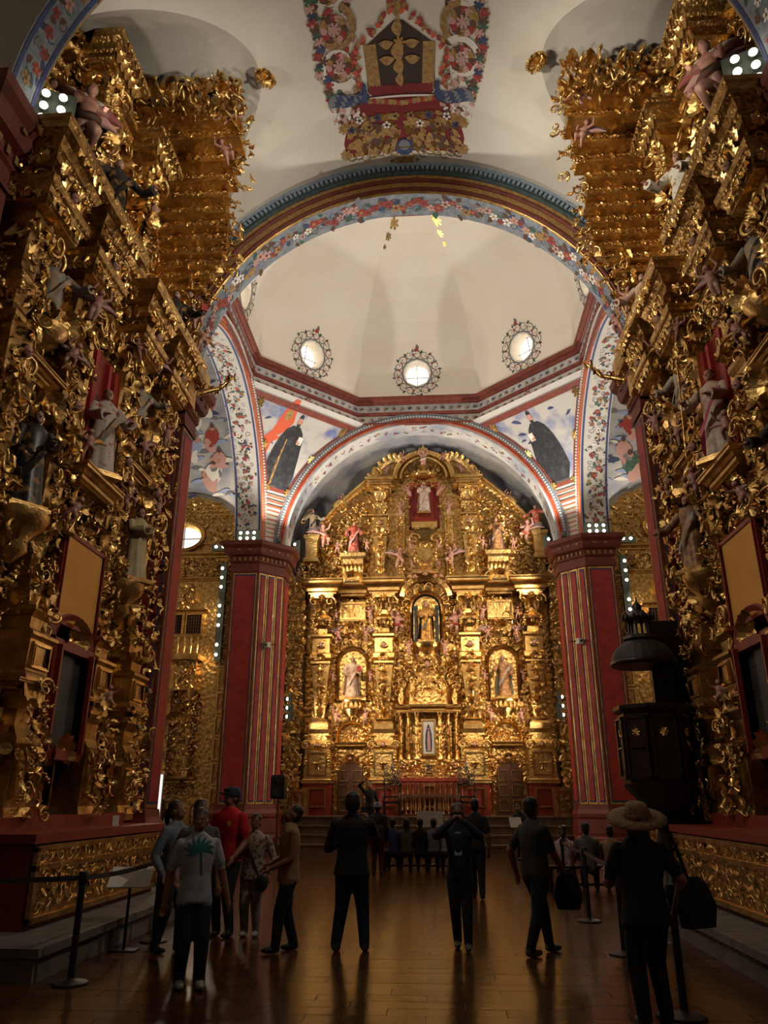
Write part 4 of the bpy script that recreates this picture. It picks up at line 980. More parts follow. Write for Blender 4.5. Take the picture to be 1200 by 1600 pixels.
    putto(M.root, sg*1.0, -.6, 10.2, .85, 0 if sg < 0 else 1, -sg*.5, 0, 0, WING, mirror=sg > 0); putto(M.root, sg*.55, -.6, 10.9, .5, 2, sg*.3); putto(M.root, sg*.5, -.62, 10.05, .42, 1, 0)
    # angels in red either side of the dark niche
    putto(M.root, sg*1.12, -.5, 7.55, .95, 1, -sg*.4, 0, 0, WING, mirror=sg > 0, sash=P_RED); putto(M.root, sg*.68, -.6, 6.75, .55, 2, sg*.2)
    # outer wings
    wx = sg*4.98
    mb = MB(); mb.stack([(.34, .3, 1.08), (.34, .3, 2.2), (.28, .25, 2.3), (.28, .25, 9.2), (.4, .36, 9.4), (.4, .36, 9.6)], (wx, -.45)); M.part('wing_pilaster', mb, GOLDD)
    M.field(wx-.36, wx+.36, 1.3, 9.9, -.75, .34, heads=.05, yj=.25)
    mb = MB(); mb.stack([(.3, .26, 10.4), (.3, .26, 10.5), (.22, .2, 10.6), (.24, .2, 11.3), (.32, .28, 11.4), (.32, .28, 11.5)], (sg*4.5, -.55)); M.part('pedestal', mb, GOLDF)
    M.field(sg*4.7-.35, sg*4.7+.35, 9.6, 10.5, -.4, .32); M.put('s_scroll', sg*4.75, -.3, 12.4, .9, 0)
    putto(M.root, sg*4.95, -.85, 9.55, .6, 1, 0)
    M.field(min(sg*2.15, sg*3.7), max(sg*2.15, sg*3.7), 1.2, 2.2, -.05, .2, keep=lambda x, z, cx=cx: abs(x-cx) > .7)
    tb = M.box('credence_cabinet', sg*4.55-.32, sg*4.55+.32, -1.5, -.9, 1.08, 2.0, GOLDR); M.frame('cabinet_panel', sg*4.55-.2, sg*4.55+.2, 1.25, 1.85, -1.5, .05, .03, None, tb)
# centre street
ctr = M.box('altar_table', -1.3, 1.3, -1.15, -.1, 1.08, 2.2, REDW); M.box('altar_top', -1.36, 1.36, -1.2, -.1, 2.2, 2.32, REDW, ctr)
for k in range(13):
    x = -1.14+.19*k; mb = MB(); mb.lathe([(.05, 1.25), (.05, 1.32), (.025, 1.36), (.05, 1.55), (.06, 1.65), (.03, 1.78), (.045, 1.9), (.03, 2.0), (.05, 2.08), (.05, 2.14)], 8, (x, -1.22, 0)); M.part('altar_baluster', mb, GOLD, ctr)
M.frame('altar_centre_panel', -.16, .16, 1.4, 2.05, -1.26, .05, .04, None, ctr)
b = M.box('tabernacle_base', -1.2, 1.2, -.7, -.1, 2.32, 2.95, GOLDR); M.box('tabernacle_door', -.1, .1, -.75, -.7, 2.45, 2.75, BLACK, b); M.frame('tabernacle_frame', -.1, .1, 2.45, 2.75, -.71, .04, .06, None, b)
M.field(-1.15, 0, 2.4, 2.95, -.72, .2, mirror=0)
for x in (-1.02, -.72, -.42, .42, .72, 1.02):
    mb = MB(); yy = -.62 if abs(x) < .6 else -.45
    mb.lathe([(.10, 2.95), (.10, 3.05), (.06, 3.1), (.075, 3.3), (.055, 3.8), (.06, 4.3), (.05, 4.4), (.10, 4.55), (.11, 4.6)], 10, (x, yy, 0)); M.part('tabernacle_column', mb)
    for zz in (3.2, 3.5, 3.8, 4.1, 4.45): M.put('rosette', x, yy-.08, zz, .13)
M.cornice(raking(-1.2, 1.2, .35, [(0, .55, .7)]), 4.6, 4.88, .14)
pic = M.box('virgin_panel', -.24, .24, -.5, -.2, 3.1, 4.35, GOLDD); M.frame('virgin_frame', -.2, .2, 3.15, 4.3, -.5, .07, .06, None, pic)
mb = MB(); sfp = lambda a, b, o: np.array([a, -.505-o, b])
strip(mb, sfp, [(3.15, -.2, .2), (4.3, -.2, .2)], 0, .0, 2); strip(mb, sfp, [(3.22, -.10, .10), (3.5, -.13, .13), (3.85, -.11, .11), (4.05, -.06, .06), (4.18, -.02, .02)], 1, .004, 10); strip(mb, sfp, [(3.25, -.05, .06), (3.7, -.05, .06), (3.95, -.03, .03)], 2, .007, 6); decal(mb, sfp, 0, 4.02, .04, 0, DISC, 3, .009)
mb.build('virgin_painting', [P_WHITE, P_BLUE, P_PINK, SKIN], pic)
for sg in (-1, 1):
    mb = MB(); mb.lathe([(.12, 4.88), (.08, 4.95), (.15, 5.1), (.12, 5.25), (.05, 5.32), (.07, 5.4), (.01, 5.5)], 10, (sg*1.0, -.5, 0)); M.part('urn_finial', mb)
A = []
for q in np.linspace(0, PI/2, 9): A.append([((.95*math.cos(q)+.02*(i % 2))*math.cos(t), -.1-.55*math.cos(q)*math.sin(t), 4.9+1.45*math.sin(q)) for i, t in enumerate(np.linspace(0, PI, 21))])
mb = MB(); mb.grid(np.array(A), sm=False); M.part('tabernacle_dome', mb, GOLDR)
M.field(-.6, 0, 5.0, 5.9, -.55, .24, mirror=0); M.arch_orn(0, 5.2, 1.1, -.3, .34); M.arch_orn(0, 5.2, 1.3, -.2, .3)
M.put('cherub_head', 0, -.55, 6.35, .5); M.put('shell_ornament', 0, -.45, 6.75, .6)
M.field(-1.25, 0, 3.0, 7.0, .0, .3, mirror=0, keep=lambda x, z: abs(x) > .95 or z > 5.8)
mb = MB(); mb.lathe([(.1, 6.5), (.25, 6.65), (.22, 6.75), (.5, 6.95), (.6, 7.1), (.62, 7.2)], 14, (0, -.15, 0), sy=.9); M.part('niche_console', mb)
nk = M.niche(0, 7.2, 9.15, .56, -.05, .12, NICHEK, .16)
for sg in (-1, 1):
    mb = MB(); mb.stack([(.07, .06, 7.2), (.07, .06, 7.35), (.05, .05, 7.4), (.05, .05, 8.5), (.09, .07, 8.6), (.09, .07, 8.7)], (sg*.42, -.08)); M.part('niche_column', mb, NICHEK, nk)
M.arch_orn(0, 8.6, .82, -.35, .34); M.arch_orn(0, 8.75, 1.05, -.4, .34, .2, PI-.2, kinds=('cherub_head', 'leaf_spray', 'carved_scroll'))
M.field(-1.25, -.7, 7.2, 9.0, -.1, .3); M.field(.7, 1.25, 7.2, 9.0, -.1, .3)
mb = MB(); n = 17; prc = [(r_, y_) for r_, y_ in ((.85, -.15), (.85, -.5), (1.02, -.62), (1.12, -.5), (1.12, -.15))]
mb.grid(np.array([[(r_*math.cos(t), y_, 8.9+.9*math.sin(t)*r_) for r_, y_ in prc] for t in np.linspace(.1, PI-.1, n)]), sm=False); M.part('niche_pediment', mb)
for k in range(9): M.put('cherub_head', -.8+.2*k, -.72, 9.5+.32*math.sin(PI*k/8)+.1*(k % 2), .3, 0)
mb = MB(); mb.stack([(.5, .4, 9.85), (.5, .4, 10.0), (.3, .28, 10.1), (.42, .35, 10.5), (.34, .3, 10.9), (.2, .2, 11.1), (.45, .4, 11.6), (.5, .45, 11.7), (.5, .45, 11.95)], (0, -.35)); M.part('throne_pedestal', mb, GOLD)
mb = MB(); mb.prism([(0, 10.25), (.26, 10.5), (.3, 10.7), (.2, 10.85), (0, 10.75), (-.2, 10.85), (-.3, 10.7), (-.26, 10.5)], -.82, -.7); M.part('heart_emblem', mb, GOLD)
M.arch_orn(0, 10.6, .42, -.75, .22, 0, 2*PI); 
for sg in (-1, 1): M.put('carved_scroll', sg*.42, -.6, 11.25, .55, sg*.5); M.put('acanthus_leaf', sg*.3, -.75, 11.7, .4, PI)
rn = M.box('red_niche', -.62, .62, -.12, .1, 11.95, 13.9, RED)
for x in (-.5, -.3, .3, .5): M.box('red_niche_rib', x-.03, x+.03, -.18, -.1, 11.95, 13.7, REDW, rn)
for k in range(3): M.box('throne_step', -.55+.1*k, .55-.1*k, -.3+.05*k, -.1, 11.95+.14*k, 12.09+.14*k, REDW, rn)
M.arch_orn(0, 13.1, .72, -.25, .3, -.6, PI+.6, kinds=('leaf_spray', 'carved_scroll'))
mb = MB(); mb.lathe([(.1, 14.0), (.5, 14.05), (.52, 14.15), (.42, 14.2), (.35, 14.5), (.1, 14.6)], 12, (0, -.3, 0)); M.part('crown_canopy', mb)
for k in range(9): M.put('acanthus_leaf', .5*math.cos(PI+PI*k/8), -.3+.45*math.sin(PI+PI*k/8), 14.1, .3, PI, -(k-4)*.3)
mb = MB(); mb.prism([(-.28, 15.0), (.28, 15.0), (0, 15.52)], -.4, -.33); M.part('triangular_nimbus', mb)
putto(M.root, 0, -.6, 14.45, .8, 2, 0, 0, 0, None, sash=ROBE_P)
M.finish()
mx, my = .14, 29.55
statue('saint_statue', 'cream-robed saint statue in arched niche left of the altar centre', (mx-2.85, my-.34, 5.12), .1, 1.6, ROBE_W, ROBE_W, (.16, -.2, .62, -.1, -.2, .58), .01, seed=1, prop='book')
statue('saint_statue', 'brown-robed saint statue in arched niche right of the altar centre', (mx+2.85, my-.34, 5.12), -.1, 1.6, ROBE_B, ROBE_GR, (.18, -.18, .55, -.2, -.2, .66), -.01, seed=2, prop='staff')
statue('saint_statue', 'gold and black robed saint with halo in the dark central niche', (mx, my-.32, 7.22), 0, 1.62, ROBE_G, ROBE_K, (.12, -.2, .64, -.12, -.2, .62), 0, halo=True, seed=3)
statue('virgin_statue', 'pale crowned virgin statue in the red niche at the altarpiece top', (mx, my-.5, 12.38), 0, 1.45, ROBE_P, ROBE_W, (.05, -.2, .68, -.05, -.2, .68), 0, seed=4, halo=True)
statue('saint_statue', 'red and grey robed saint on gold pedestal, upper left of altarpiece', (mx-2.85, my-.4, 10.78), .15, 1.4, ROBE_R, ROBE_GR, (.2, -.15, .6, -.22, -.15, .55), .01, seed=5)
statue('saint_statue', 'grey-brown robed saint on gold pedestal, upper right of altarpiece', (mx+2.85, my-.4, 10.78), -.15, 1.45, ROBE_B, ROBE_P, (.12, -.2, .6, -.14, -.2, .64), 0, seed=6)
statue('saint_statue', 'small dark saint statue on outer left pedestal beside the chancel arch', (mx-4.5, my-.62, 11.52), .4, 1.1, ROBE_GR, ROBE_K, seed=7)
statue('saint_statue', 'small red saint statue on outer right pedestal beside the chancel arch', (mx+4.4, my-.62, 11.52), -.4, 1.1, ROBE_R, ROBE_R, seed=8)

# ------------------------------------------------------------------ retablos of the transept, facing the nave
def transept_retablo(sg):
    cx = sg*8.75; nm = 'left' if sg < 0 else 'right'
    T = Ret('transept_altarpiece', (cx, 26.4, 0), 0, 'gilded relief altarpiece with lattice gallery in the %s transept' % nm, 31+sg, individuals=45); T.fs = .75
    w = 2.35; X = lambda v: v*(-sg)*-1*-1 if False else v*(-1 if sg < 0 else 1)      # v grows outwards from the pier
    T.box('backing', -w, w, 0, .18, 0, 10.0, GOLDR)
    # lunette with an oval window
    wcx = -.0*sg; ez = .72; n = 48; ang = np.linspace(0, 2*PI, n, endpoint=False)
    def outer(a):
        dx, dz = math.cos(a), math.sin(a); best = 9.
        if dz < 0: best = min(best, ez/-dz)
        b = ez*dz; c = ez*ez-w*w; best = min(best, -b+math.sqrt(b*b-c)); return best
    inn = np.array([(.72*math.cos(a), 0, 10+ez+.5*math.sin(a)) for a in ang]); out = np.array([(outer(a)*math.cos(a), 0, 10+ez+outer(a)*math.sin(a)) for a in ang])
    rev = inn+np.array([0, .16, 0]); rev[:, 0] *= .92; rev[:, 2] = 10+ez-.06+(rev[:, 2]-10-ez)*.92
    mb = MB(); mb.grid(np.stack([out, inn], 0), cv=True, sm=False); T.part('lunette_panel', mb, GOLDR)
    mb = MB(); mb.grid(np.stack([inn-np.array([0, .12, 0]), inn, rev], 0), cv=True, sm=False); T.part('window_reveal', mb, GOLD)
    for i in range(0, n): 
        a = ang[i]; T.put('acanthus_leaf', .80*math.cos(a), -.06, 10+ez+.58*math.sin(a), .24, PI/2-a)
    T.field(-w, w, 10.1, 12.3, -.01, .3, keep=lambda x, z: x*x+(z-10)**2 < (w-.1)**2 and (x/.95)**2+((z-10-ez)/.75)**2 > 1, kinds=['carved_scroll', 's_scroll', 'acanthus_leaf'], dens=.8)
    for k in range(4): T.box('lunette_bar', -w+.5+.15*k, w-.5-.15*k, -.06, 0, 11.5+.16*k, 11.56+.16*k, GOLD)
    wn = empty('window_%d' % (6 if sg < 0 else 7), (cx, 26.4, 0), kind='structure')
    for qx in (0, 1):
        for qz in (0, 1):
            aa = np.linspace(0, PI/2, 7)+PI/2*(qx+2*qz if qz == 0 else 2+(1-qx)); 
            a0 = (PI/2)*((0, 1, 2, 3)[qx+2*qz]); aa = np.linspace(a0, a0+PI/2, 8)
            poly = [(.015*math.copysign(1, math.cos(a0+.7)), 10+ez-.06)]+[(.65*math.cos(a), 10+ez-.06+.45*math.sin(a)) for a in aa]
            mb = MB(); mb.prism(poly, .14, .155); mb.build('pane', PANE, wn)
    mb = MB(); mb.box(-.66, .66, .10, .135, 10+ez-.075, 10+ez-.045); mb.box(-.015, .015, .10, .135, 10+ez-.52, 10+ez+.4); mb.build('glazing_bar', STONE, wn)
    # entablature and its frieze
    T.cornice([(-w, 0), (w, 0)], 9.85, 10.05, .22); T.cornice([(-w, 0), (w, 0)], 9.0, 9.12, .12, name='moulding'); T.field(-w, w, 9.15, 9.82, -.02, .34, kinds=['carved_scroll', 'leaf_spray', 'acanthus_leaf', 'rosette'])
    xin = -sg*2.02        # column of square panels next to the pier
    for k in range(11):
        z = .5+k*.77; b = T.box('relief_tile', xin-.3, xin+.3, -.05, 0, z, z+.72, GOLDD); T.frame('tile_frame', xin-.25, xin+.25, z+.06, z+.66, -.05, .05, .04, None, b)
        T.put('leaf_spray', xin, -.08, z+.3, .42); T.put('rosette', xin, -.12, z+.42, .28); T.put('carved_scroll', xin-.1, -.08, z+.2, .26); T.put('carved_scroll', xin+.1, -.08, z+.2, .26, 2)
    mid = sg*.32
    T.frame('upper_panel', mid-1.0, mid+1.0, 8.3, 8.8, 0, .08, .08); T.field(mid-.95, mid+.95, 7.95, 8.9, -.02, .28)
    for k in range(4):
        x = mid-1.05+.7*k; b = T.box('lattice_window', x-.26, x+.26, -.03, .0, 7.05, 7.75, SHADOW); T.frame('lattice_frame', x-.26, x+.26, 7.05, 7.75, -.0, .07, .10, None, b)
        mb = MB()
        for q in range(6): mb.box(x-.26+.087*q+.035, x-.26+.087*q+.055, -.07, -.04, 7.05, 7.75); mb.box(x-.26, x+.26, -.065, -.045, 7.08+.115*q, 7.10+.115*q)
        mb.build('lattice', WOODB, b)
    T.cornice([(mid-1.5, 0), (mid+1.5, 0)], 7.82, 7.95, .16); 
    bal = T.box('balcony', mid-1.45, mid+1.45, -.62, 0, 6.1, 6.28, GOLDD); T.box('balcony_rail', mid-1.45, mid+1.45, -.62, -.54, 6.86, 6.96, GOLDD, bal)
    for k in range(13):
        x = mid-1.38+.23*k; mb = MB(); mb.lathe([(.045, 6.28), (.03, 6.34), (.06, 6.5), (.028, 6.66), (.05, 6.8), (.05, 6.86)], 8, (x, -.58, 0)); T.part('baluster', mb, GOLD, bal)
    T.box('gallery_front', mid-1.3, mid+1.3, -.3, 0, 5.1, 6.1, GOLDR); T.frame('gallery_panel', mid-.5, mid+.5, 5.25, 5.85, -.3, .08, .06); T.field(mid-1.3, mid-.6, 5.1, 6.1, -.32, .3); T.field(mid+.6, mid+1.3, 5.1, 6.1, -.32, .3)
    for v in (-1.15, -.35, .45, 1.2):
        mb = MB(); mb.lathe([(.16, 2.3), (.16, 2.45), (.10, 2.55), (.15, 2.8), (.09, 3.3), (.13, 3.9), (.08, 4.5), (.10, 4.75), (.18, 4.95), (.2, 5.1)], 12, (mid+v, -.18, 0)); T.part('column', mb, GOLDD)
        T.column(mid+v, -.18, 2.5, 5.0, .12, .2, .7)
    T.field(mid-1.5, mid+1.5, 2.3, 5.0, .02, .34, heads=.06); T.put('rosette', mid-.75, -.2, 4.4, .8); T.put('shell_ornament', mid+.8, -.2, 4.2, .7)
    T.cornice([(mid-1.5, 0), (mid+1.5, 0)], 2.1, 2.3, .2); T.field(mid-1.5, mid+1.5, 1.75, 2.15, -.02, .26)
    poly = [(mid-.55, 0.02), (mid+.55, 0.02), (mid+.55, 1.35)]+[(mid+.55*math.cos(t), 1.35+.5*math.sin(t)) for t in np.linspace(.25, PI-.25, 8)]+[(mid-.55, 1.35)]
    mb = MB(); mb.prism(poly, -.1, 0); d = T.part('door_leaf', mb, WOODB)
    for hs in (-1, 1):
        for zz in (.2, .75): T.frame('door_panel', mid+hs*.27-.17, mid+hs*.27+.17, zz, zz+.42, -.1, .03, .03, GOLDD, d)
    for v in (-1, 1):
        for zz in (.15, .85): b = T.box('dado_panel', mid+v*1.1-.35, mid+v*1.1+.35, -.05, 0, zz, zz+.6, GOLDD); T.frame('dado_frame', mid+v*1.1-.28, mid+v*1.1+.28, zz+.07, zz+.53, -.05, .04, .03, None, b); T.put('leaf_spray', mid+v*1.1, -.08, zz+.28, .36)
    T.finish()
for sg in (-1, 1): transept_retablo(sg)
GOLDC = mat('gold_cornice', (.60, .38, .13), .36, 1, (.34, .19, .06), 5, .6, 20, vor=True)
# ------------------------------------------------------------------ side altarpieces along the nave
def nave_retablo(sg):
    side = 'left' if sg < 0 else 'right'; mxs = 1 if sg < 0 else -1            # local x = (Y - 10.6) * mxs
    N = Ret('nave_altarpiece', (sg*5.35, 10.6, 0), -sg*PI/2, 'tall carved gilt altarpiece with deep cornices along the %s nave wall' % side, 50+sg, individuals=140); N.fs = .68
    lx = lambda Y: (Y-10.6)*mxs
    N.box('backing', -3.0, 3.0, .15, .6, .3, 10.2, GOLDR)
    # predella
    pr = N.box('predella', -2.95, 2.95, -.25, .15, 1.25, 3.0, WOODB); N.cornice(raking(-2.95, 2.95, .25, [(x, .36, .62) for x in (-2.45, -1.0, 1.0, 2.45)]), 2.85, 3.02, .14, GOLDD)
    COLS = (-2.45, -1.0, 1.0, 2.45)
    for x in COLS:
        N.pedestal(x, -.42, 1.3, 2.9, .56); N.field(x-.28, x+.28, 1.4, 2.8, -.72, .3, yj=.2)
        N.pedestal(x, -.40, 3.0, 3.95, .62)
        N.estipite(x, -.30, 3.95, 8.95, .58, .26, GOLDD); N.column(x, -.30, 4.1, 8.8, .33, .34, 1.0)
    for x in (-1.72, 1.72):
        N.field(x-.4, x+.4, 1.4, 2.9, -.28, .36, yj=.2)
        mb = MB(); mb.stack([(.3, .2, 1.3), (.3, .2, 1.4), (.18, .14, 1.5), (.2, .16, 2.4), (.3, .22, 2.55), (.3, .22, 2.65)], (x, -.35)); N.part('bracket', mb, GOLDD)
    # centre: small framed icon, red-framed painting, orange board, red niche
    ic = N.box('icon_board', -.28, .28, -.42, -.25, 1.5, 2.1, WOODD); N.frame('icon_frame', -.24, .24, 1.55, 2.05, -.42, .06, .05, GOLDD, ic)
    pt = N.box('dark_painting', -.48, .48, -.56, -.2, 2.25, 3.55, mat('dark_canvas_'+side, S(38, 38, 40), .5, 0, S(70, 66, 62), 2.0)); N.frame('painting_frame', -.48, .48, 2.25, 3.55, -.54, .13, .14, REDW, pt)
    mb = MB(); n = 15; prf = [(.5, -.35), (.5, -.62), (.62, -.66), (.72, -.55), (.72, -.35)]
    mb.grid(np.array([[(r_*math.cos(t), y_, 3.7+.62*r_*math.sin(t)) for r_, y_ in prf] for t in np.linspace(0, PI, n)]), sm=False); N.part('arched_pediment', mb, REDW, pt)
    N.put('shell_ornament', 0, -.5, 3.85, .6); N.arch_orn(0, 3.7, .78, -.55, .3, -.1, .5); N.arch_orn(0, 3.7, .78, -.55, .3, PI-.5, PI+.1)
    ob = N.box('orange_board', -.62, .62, -.62, .1, 3.95, 5.15, ORANGE); N.frame('board_edge', -.62, .62, 3.95, 5.15, -.58, .06, .06, REDW, ob)
    N.field(-.85, 0, 5.15, 6.1, -.32, .36, mirror=0, yj=.25); N.field(-.95, -.66, 3.9, 5.2, -.35, .30, mirror=0, yj=.2)
    N.cornice(raking(-.95, .95, .3, [(0, .5, .62)]), 6.0, 6.25, .2, GOLDD)
    rn = N.box('red_niche', -.62, .62, -.42, .15, 6.25, 8.5, REDW)
    for x in (-.5, -.25, .25, .5): N.box('red_niche_rib', x-.05, x+.05, -.50, -.4, 6.25, 8.4, RED, rn)
    for x in (-.62, .62):
        mb = MB(); mb.box(x-.07, x+.07, -.56, -.05, 6.25, 8.5); N.part('gilt_jamb', mb, GOLD)
    N.arch_orn(0, 8.1, .72, -.6, .3, 0, PI); N.field(-.6, 0, 8.4, 9.0, -.3, .34, mirror=0)
    # side streets
    for x in (-1.72, 1.72):
        N.niche(x, 5.0, 6.7, .38, -.02, .16, GOLDR, .1)
        mb = MB(); mb.lathe([(.05, 4.4), (.2, 4.55), (.18, 4.65), (.34, 4.85), (.4, 4.98), (.4, 5.05)], 12, (x, -.48, 0)); N.part('statue_bracket', mb, GOLDD)
        N.field(x-.4, x+.4, 3.1, 4.7, -.1, .36, yj=.25, heads=.05); N.field(x-.42, x+.42, 6.7, 8.9, -.12, .36, yj=.3, heads=.06)
        mb = MB(); mb.lathe([(.05, 7.4), (.25, 7.6), (.36, 7.75), (.36, 7.82)], 12, (x, -.35, 0)); N.part('statue_bracket', mb, GOLDD)
        N.arch_orn(x, 6.35, .52, -.25, .3)
        N.cornice(raking(x-.45, x+.45, .15, [(x, .3, .45)]), 6.95, 7.15, .18, GOLDD)
    # projecting bands of foliage that break the silhouette
    for x in COLS:
        for z, s_ in ((3.95, .42), (5.2, .40), (6.3, .44), (6.6, .36), (7.6, .42), (8.6, .44), (2.95, .40), (2.2, .4)):
            for k in range(5):
                a = -1.1+2.2*k/4; N.put(N.r.choice(('leaf_spray', 'acanthus_leaf', 'carved_scroll', 'rosette')), x+.42*math.sin(a), -.32-.42*math.cos(a), z+N.r.uniform(-.08, .08), .72*s_*N.r.uniform(.8, 1.2), N.r.uniform(0, 6), -a)
    for z in (2.2, 4.7, 6.6, 7.9):
        for x in (-1.72, 0, 1.72):
            if z in (2.2,) or abs(x) > .1: N.put('shell_ornament', x, -.55, z+.1, .55); N.put('carved_scroll', x-.3, -.5, z, .42, .5); N.put('carved_scroll', x+.3, -.5, z, .42, -.5)
    # the great cornice
    path = raking(-3.05, 3.05, .3, [(x, .42, .80) for x in COLS])
    N.cornice(path, 8.95, 9.35, .14, GOLDC, 'architrave'); N.cornice(path, 9.5, 10.15, .34, GOLDC)
    def along(z, off, size, kinds, gap):
        for (p, q) in zip(path[:-1], path[1:]):
            p, q = np.array(p), np.array(q); L_ = np.linalg.norm(q-p); d = (q-p)/L_; nn = np.array([d[1], -d[0]]); n_ = max(1, int(L_/gap))
            for i in range(n_):
                c = p+d*L_*(i+.5)/n_+nn*off; N.put(N.r.choice(kinds), c[0], c[1], z, size*N.r.uniform(.85, 1.15), N.r.uniform(-.4, .4), math.atan2(-nn[0], -nn[1])*-1)
    along(9.62, .12, .26, ('acanthus_leaf', 'rosette', 'leaf_spray'), .15); along(9.9, .30, .22, ('rosette', 'acanthus_leaf', 'leaf_spray'), .15); along(9.1, .06, .24, ('leaf_spray', 'rosette'), .14); along(9.42, -.02, .22, ('carved_scroll', 'leaf_spray'), .18)
    mb = MB(); mb.sweep(path, [(-.3, 9.33), (-.04, 9.33), (-.04, 9.52), (-.3, 9.52)]); N.part('frieze', mb, GOLDR)
    for x in COLS: N.put('cherub_head', x, -.86, 9.42, .34); N.put('acanthus_leaf', x-.22, -.9, 9.42, .3); N.put('acanthus_leaf', x+.22, -.9, 9.42, .3)
    for k in range(24): N.put(N.r.choice(KINDS), -2.9+.25*k, -.45, 9.42, .28, N.r.uniform(0, 6))
    # attic
    mb = MB(); A_ = [(lx(Y), max(10.2, zl(Y)-.1)) for Y in np.linspace(7.8, 14.0, 19)]
    poly = [(lx(7.8), 10.1)]+A_+[(lx(14.0), 10.1)]; mb.prism(poly, .2, .6); N.part('attic_backing', mb, GOLDR)
    for x in (-1.0, 1.0):
        N.pedestal(x, -.2, 10.15, 10.9, .52); N.estipite(x, -.2, 10.9, 13.3, .5, .30); N.column(x, -.2, 11, 13.2, .26, .28, .7)
    N.cornice(raking(-1.5, 1.5, 0, [(-1, .36, .5), (1, .36, .5)]), 13.3, 13.8, .3, GOLDC)
    for x in (-1, 1):
        for k in range(5): N.put('acanthus_leaf', x-.34+.17*k, -.62, 13.5, .3, 0); N.put('leaf_spray', x-.34+.17*k, -.78, 13.72, .22, 0)
        for k in range(4): N.put('leaf_spray', x-.25+.17*k, -.5, 10.6, .3, 0); N.put('rosette', x-.25+.17*k, -.52, 10.3, .2, 0)
    N.field(-2.7, 2.7, 10.2, 14.6, .15, .40, keep=lambda x, z: z < zl(10.6+x*mxs)-.35, heads=.05, yj=.2)
    N.niche(0, 10.9, 13.0, .55, .1, .12, GOLDF, .16); N.arch_orn(0, 12.5, .75, -.1, .38)
    # gilded lining of the lunette: stepped rows across the vault between wall and edge
    zlev = np.linspace(14.93, 11.6, 15); rows = 14
    steps = [3.3, 3.35, 3.5, 3.6, 3.8, 3.85, 3.85, 3.9, 3.95, 4.05, 4.25, 4.45, 4.65, 4.9]
    yof = lambda z: LC+LH*math.sqrt(max(0, 1-((z-LZ0)/(LZ1-LZ0))**2))
    def L(X, Y, z): return (lx(Y), abs(X)-5.35, z)
    for k in range(rows):
        z0, z1 = zlev[k], zlev[k+1]; Y0, Y1 = yof(z0)-.12, yof(z1)-.02; Xo = steps[k]; h_ = z0-z1
        # a stepped moulding: vertical face turned to the entrance, soffit below
        sec = [(Y0+.02, z0), (Y0, z0-.02), (Y0, z1+.07), (Y0-.05, z1+.05), (Y0-.05, z1), (Y1, z1), (Y1, z0)]
        V = [L(X, Y, z) for X in (6.3, Xo) for (Y, z) in sec]; n = len(sec)
        mb = MB(); mb.add(V, [tuple(range(n)), tuple(range(2*n-1, n-1, -1))]+[(i, (i+1) % n, n+(i+1) % n, n+i) for i in range(n)]); N.part('lunette_step', mb, GOLDF)
        nX = int((6.0-Xo)/.13)
        for i in range(nX):
            X = Xo+.1+.13*i
            N.orn.append((('rosette', 'leaf_spray', 'carved_scroll', 'leaf_spray')[(i+k) % 4], L(X, Y0+.0, (z0+z1)/2+.03), (0, N.r.uniform(-.5, .5), mxs*-PI/2), (.16,)*3))
        for i in range(6):
            X = Xo-.07*i+.08; Y, z = Y0+(Y1-Y0)*N.r.random()-.05, z1-.03-.05*i+N.r.uniform(0, .2)
            N.orn.append((N.r.choice(('leaf_spray', 'carved_scroll', 'fruit_drop', 'acanthus_leaf')), L(X, Y, z), (.3, N.r.uniform(0, 6), mxs*(-PI/2+.5)), (.25,)*3))
    # crest of foliage under the crown of the lunette
    for i in range(20):
        X = 3.2+.15*i
        for j in range(7):
            N.orn.append((N.r.choice(('leaf_spray', 'carved_scroll', 's_scroll', 'shell_ornament')), L(X, 11.3-.12*j+N.r.uniform(-.06, .06), 14.62-.06*abs(j-3)+N.r.uniform(-.15, .1)), (.5, N.r.uniform(0, 6), N.r.uniform(-.5, .5)), (.36,)*3))
    # end pilaster clad in foliage beside the crossing pier
    xe = lx(13.85)
    N.field(min(xe-.22, xe+.22), max(xe-.22, xe+.22), 1.4, 9.0, -.35, .36, yj=.25)
    N.field(min(xe-.3, xe+.3), max(xe-.3, xe+.3), 10.2, 12.6, -.4, .4, yj=.35, heads=.08)
    b = N.box('corner_cornice', min(xe-.35, xe+.35), max(xe-.35, xe+.35), -1.1, .2, 9.85, 10.1, GOLDD); N.box('corner_bracket', min(xe-.25, xe+.25), max(xe-.25, xe+.25), -.85, .2, 9.3, 9.85, GOLDF, b)
    mb = MB(); mb.tube([L(4.35, 13.8, 9.5), L(3.95, 13.95, 9.7), L(3.7, 14.0, 10.0)], [.06, .05, .03], 8); N.part('scroll_arm', mb)
    for k in range(8): N.put('leaf_spray', xe+N.r.uniform(-.25, .25), -1.0-.1*k, 9.55+.05*k, .32, N.r.uniform(0, 6), mxs*.6)
    # cherubs perched all over
    r = random.Random(80+sg)
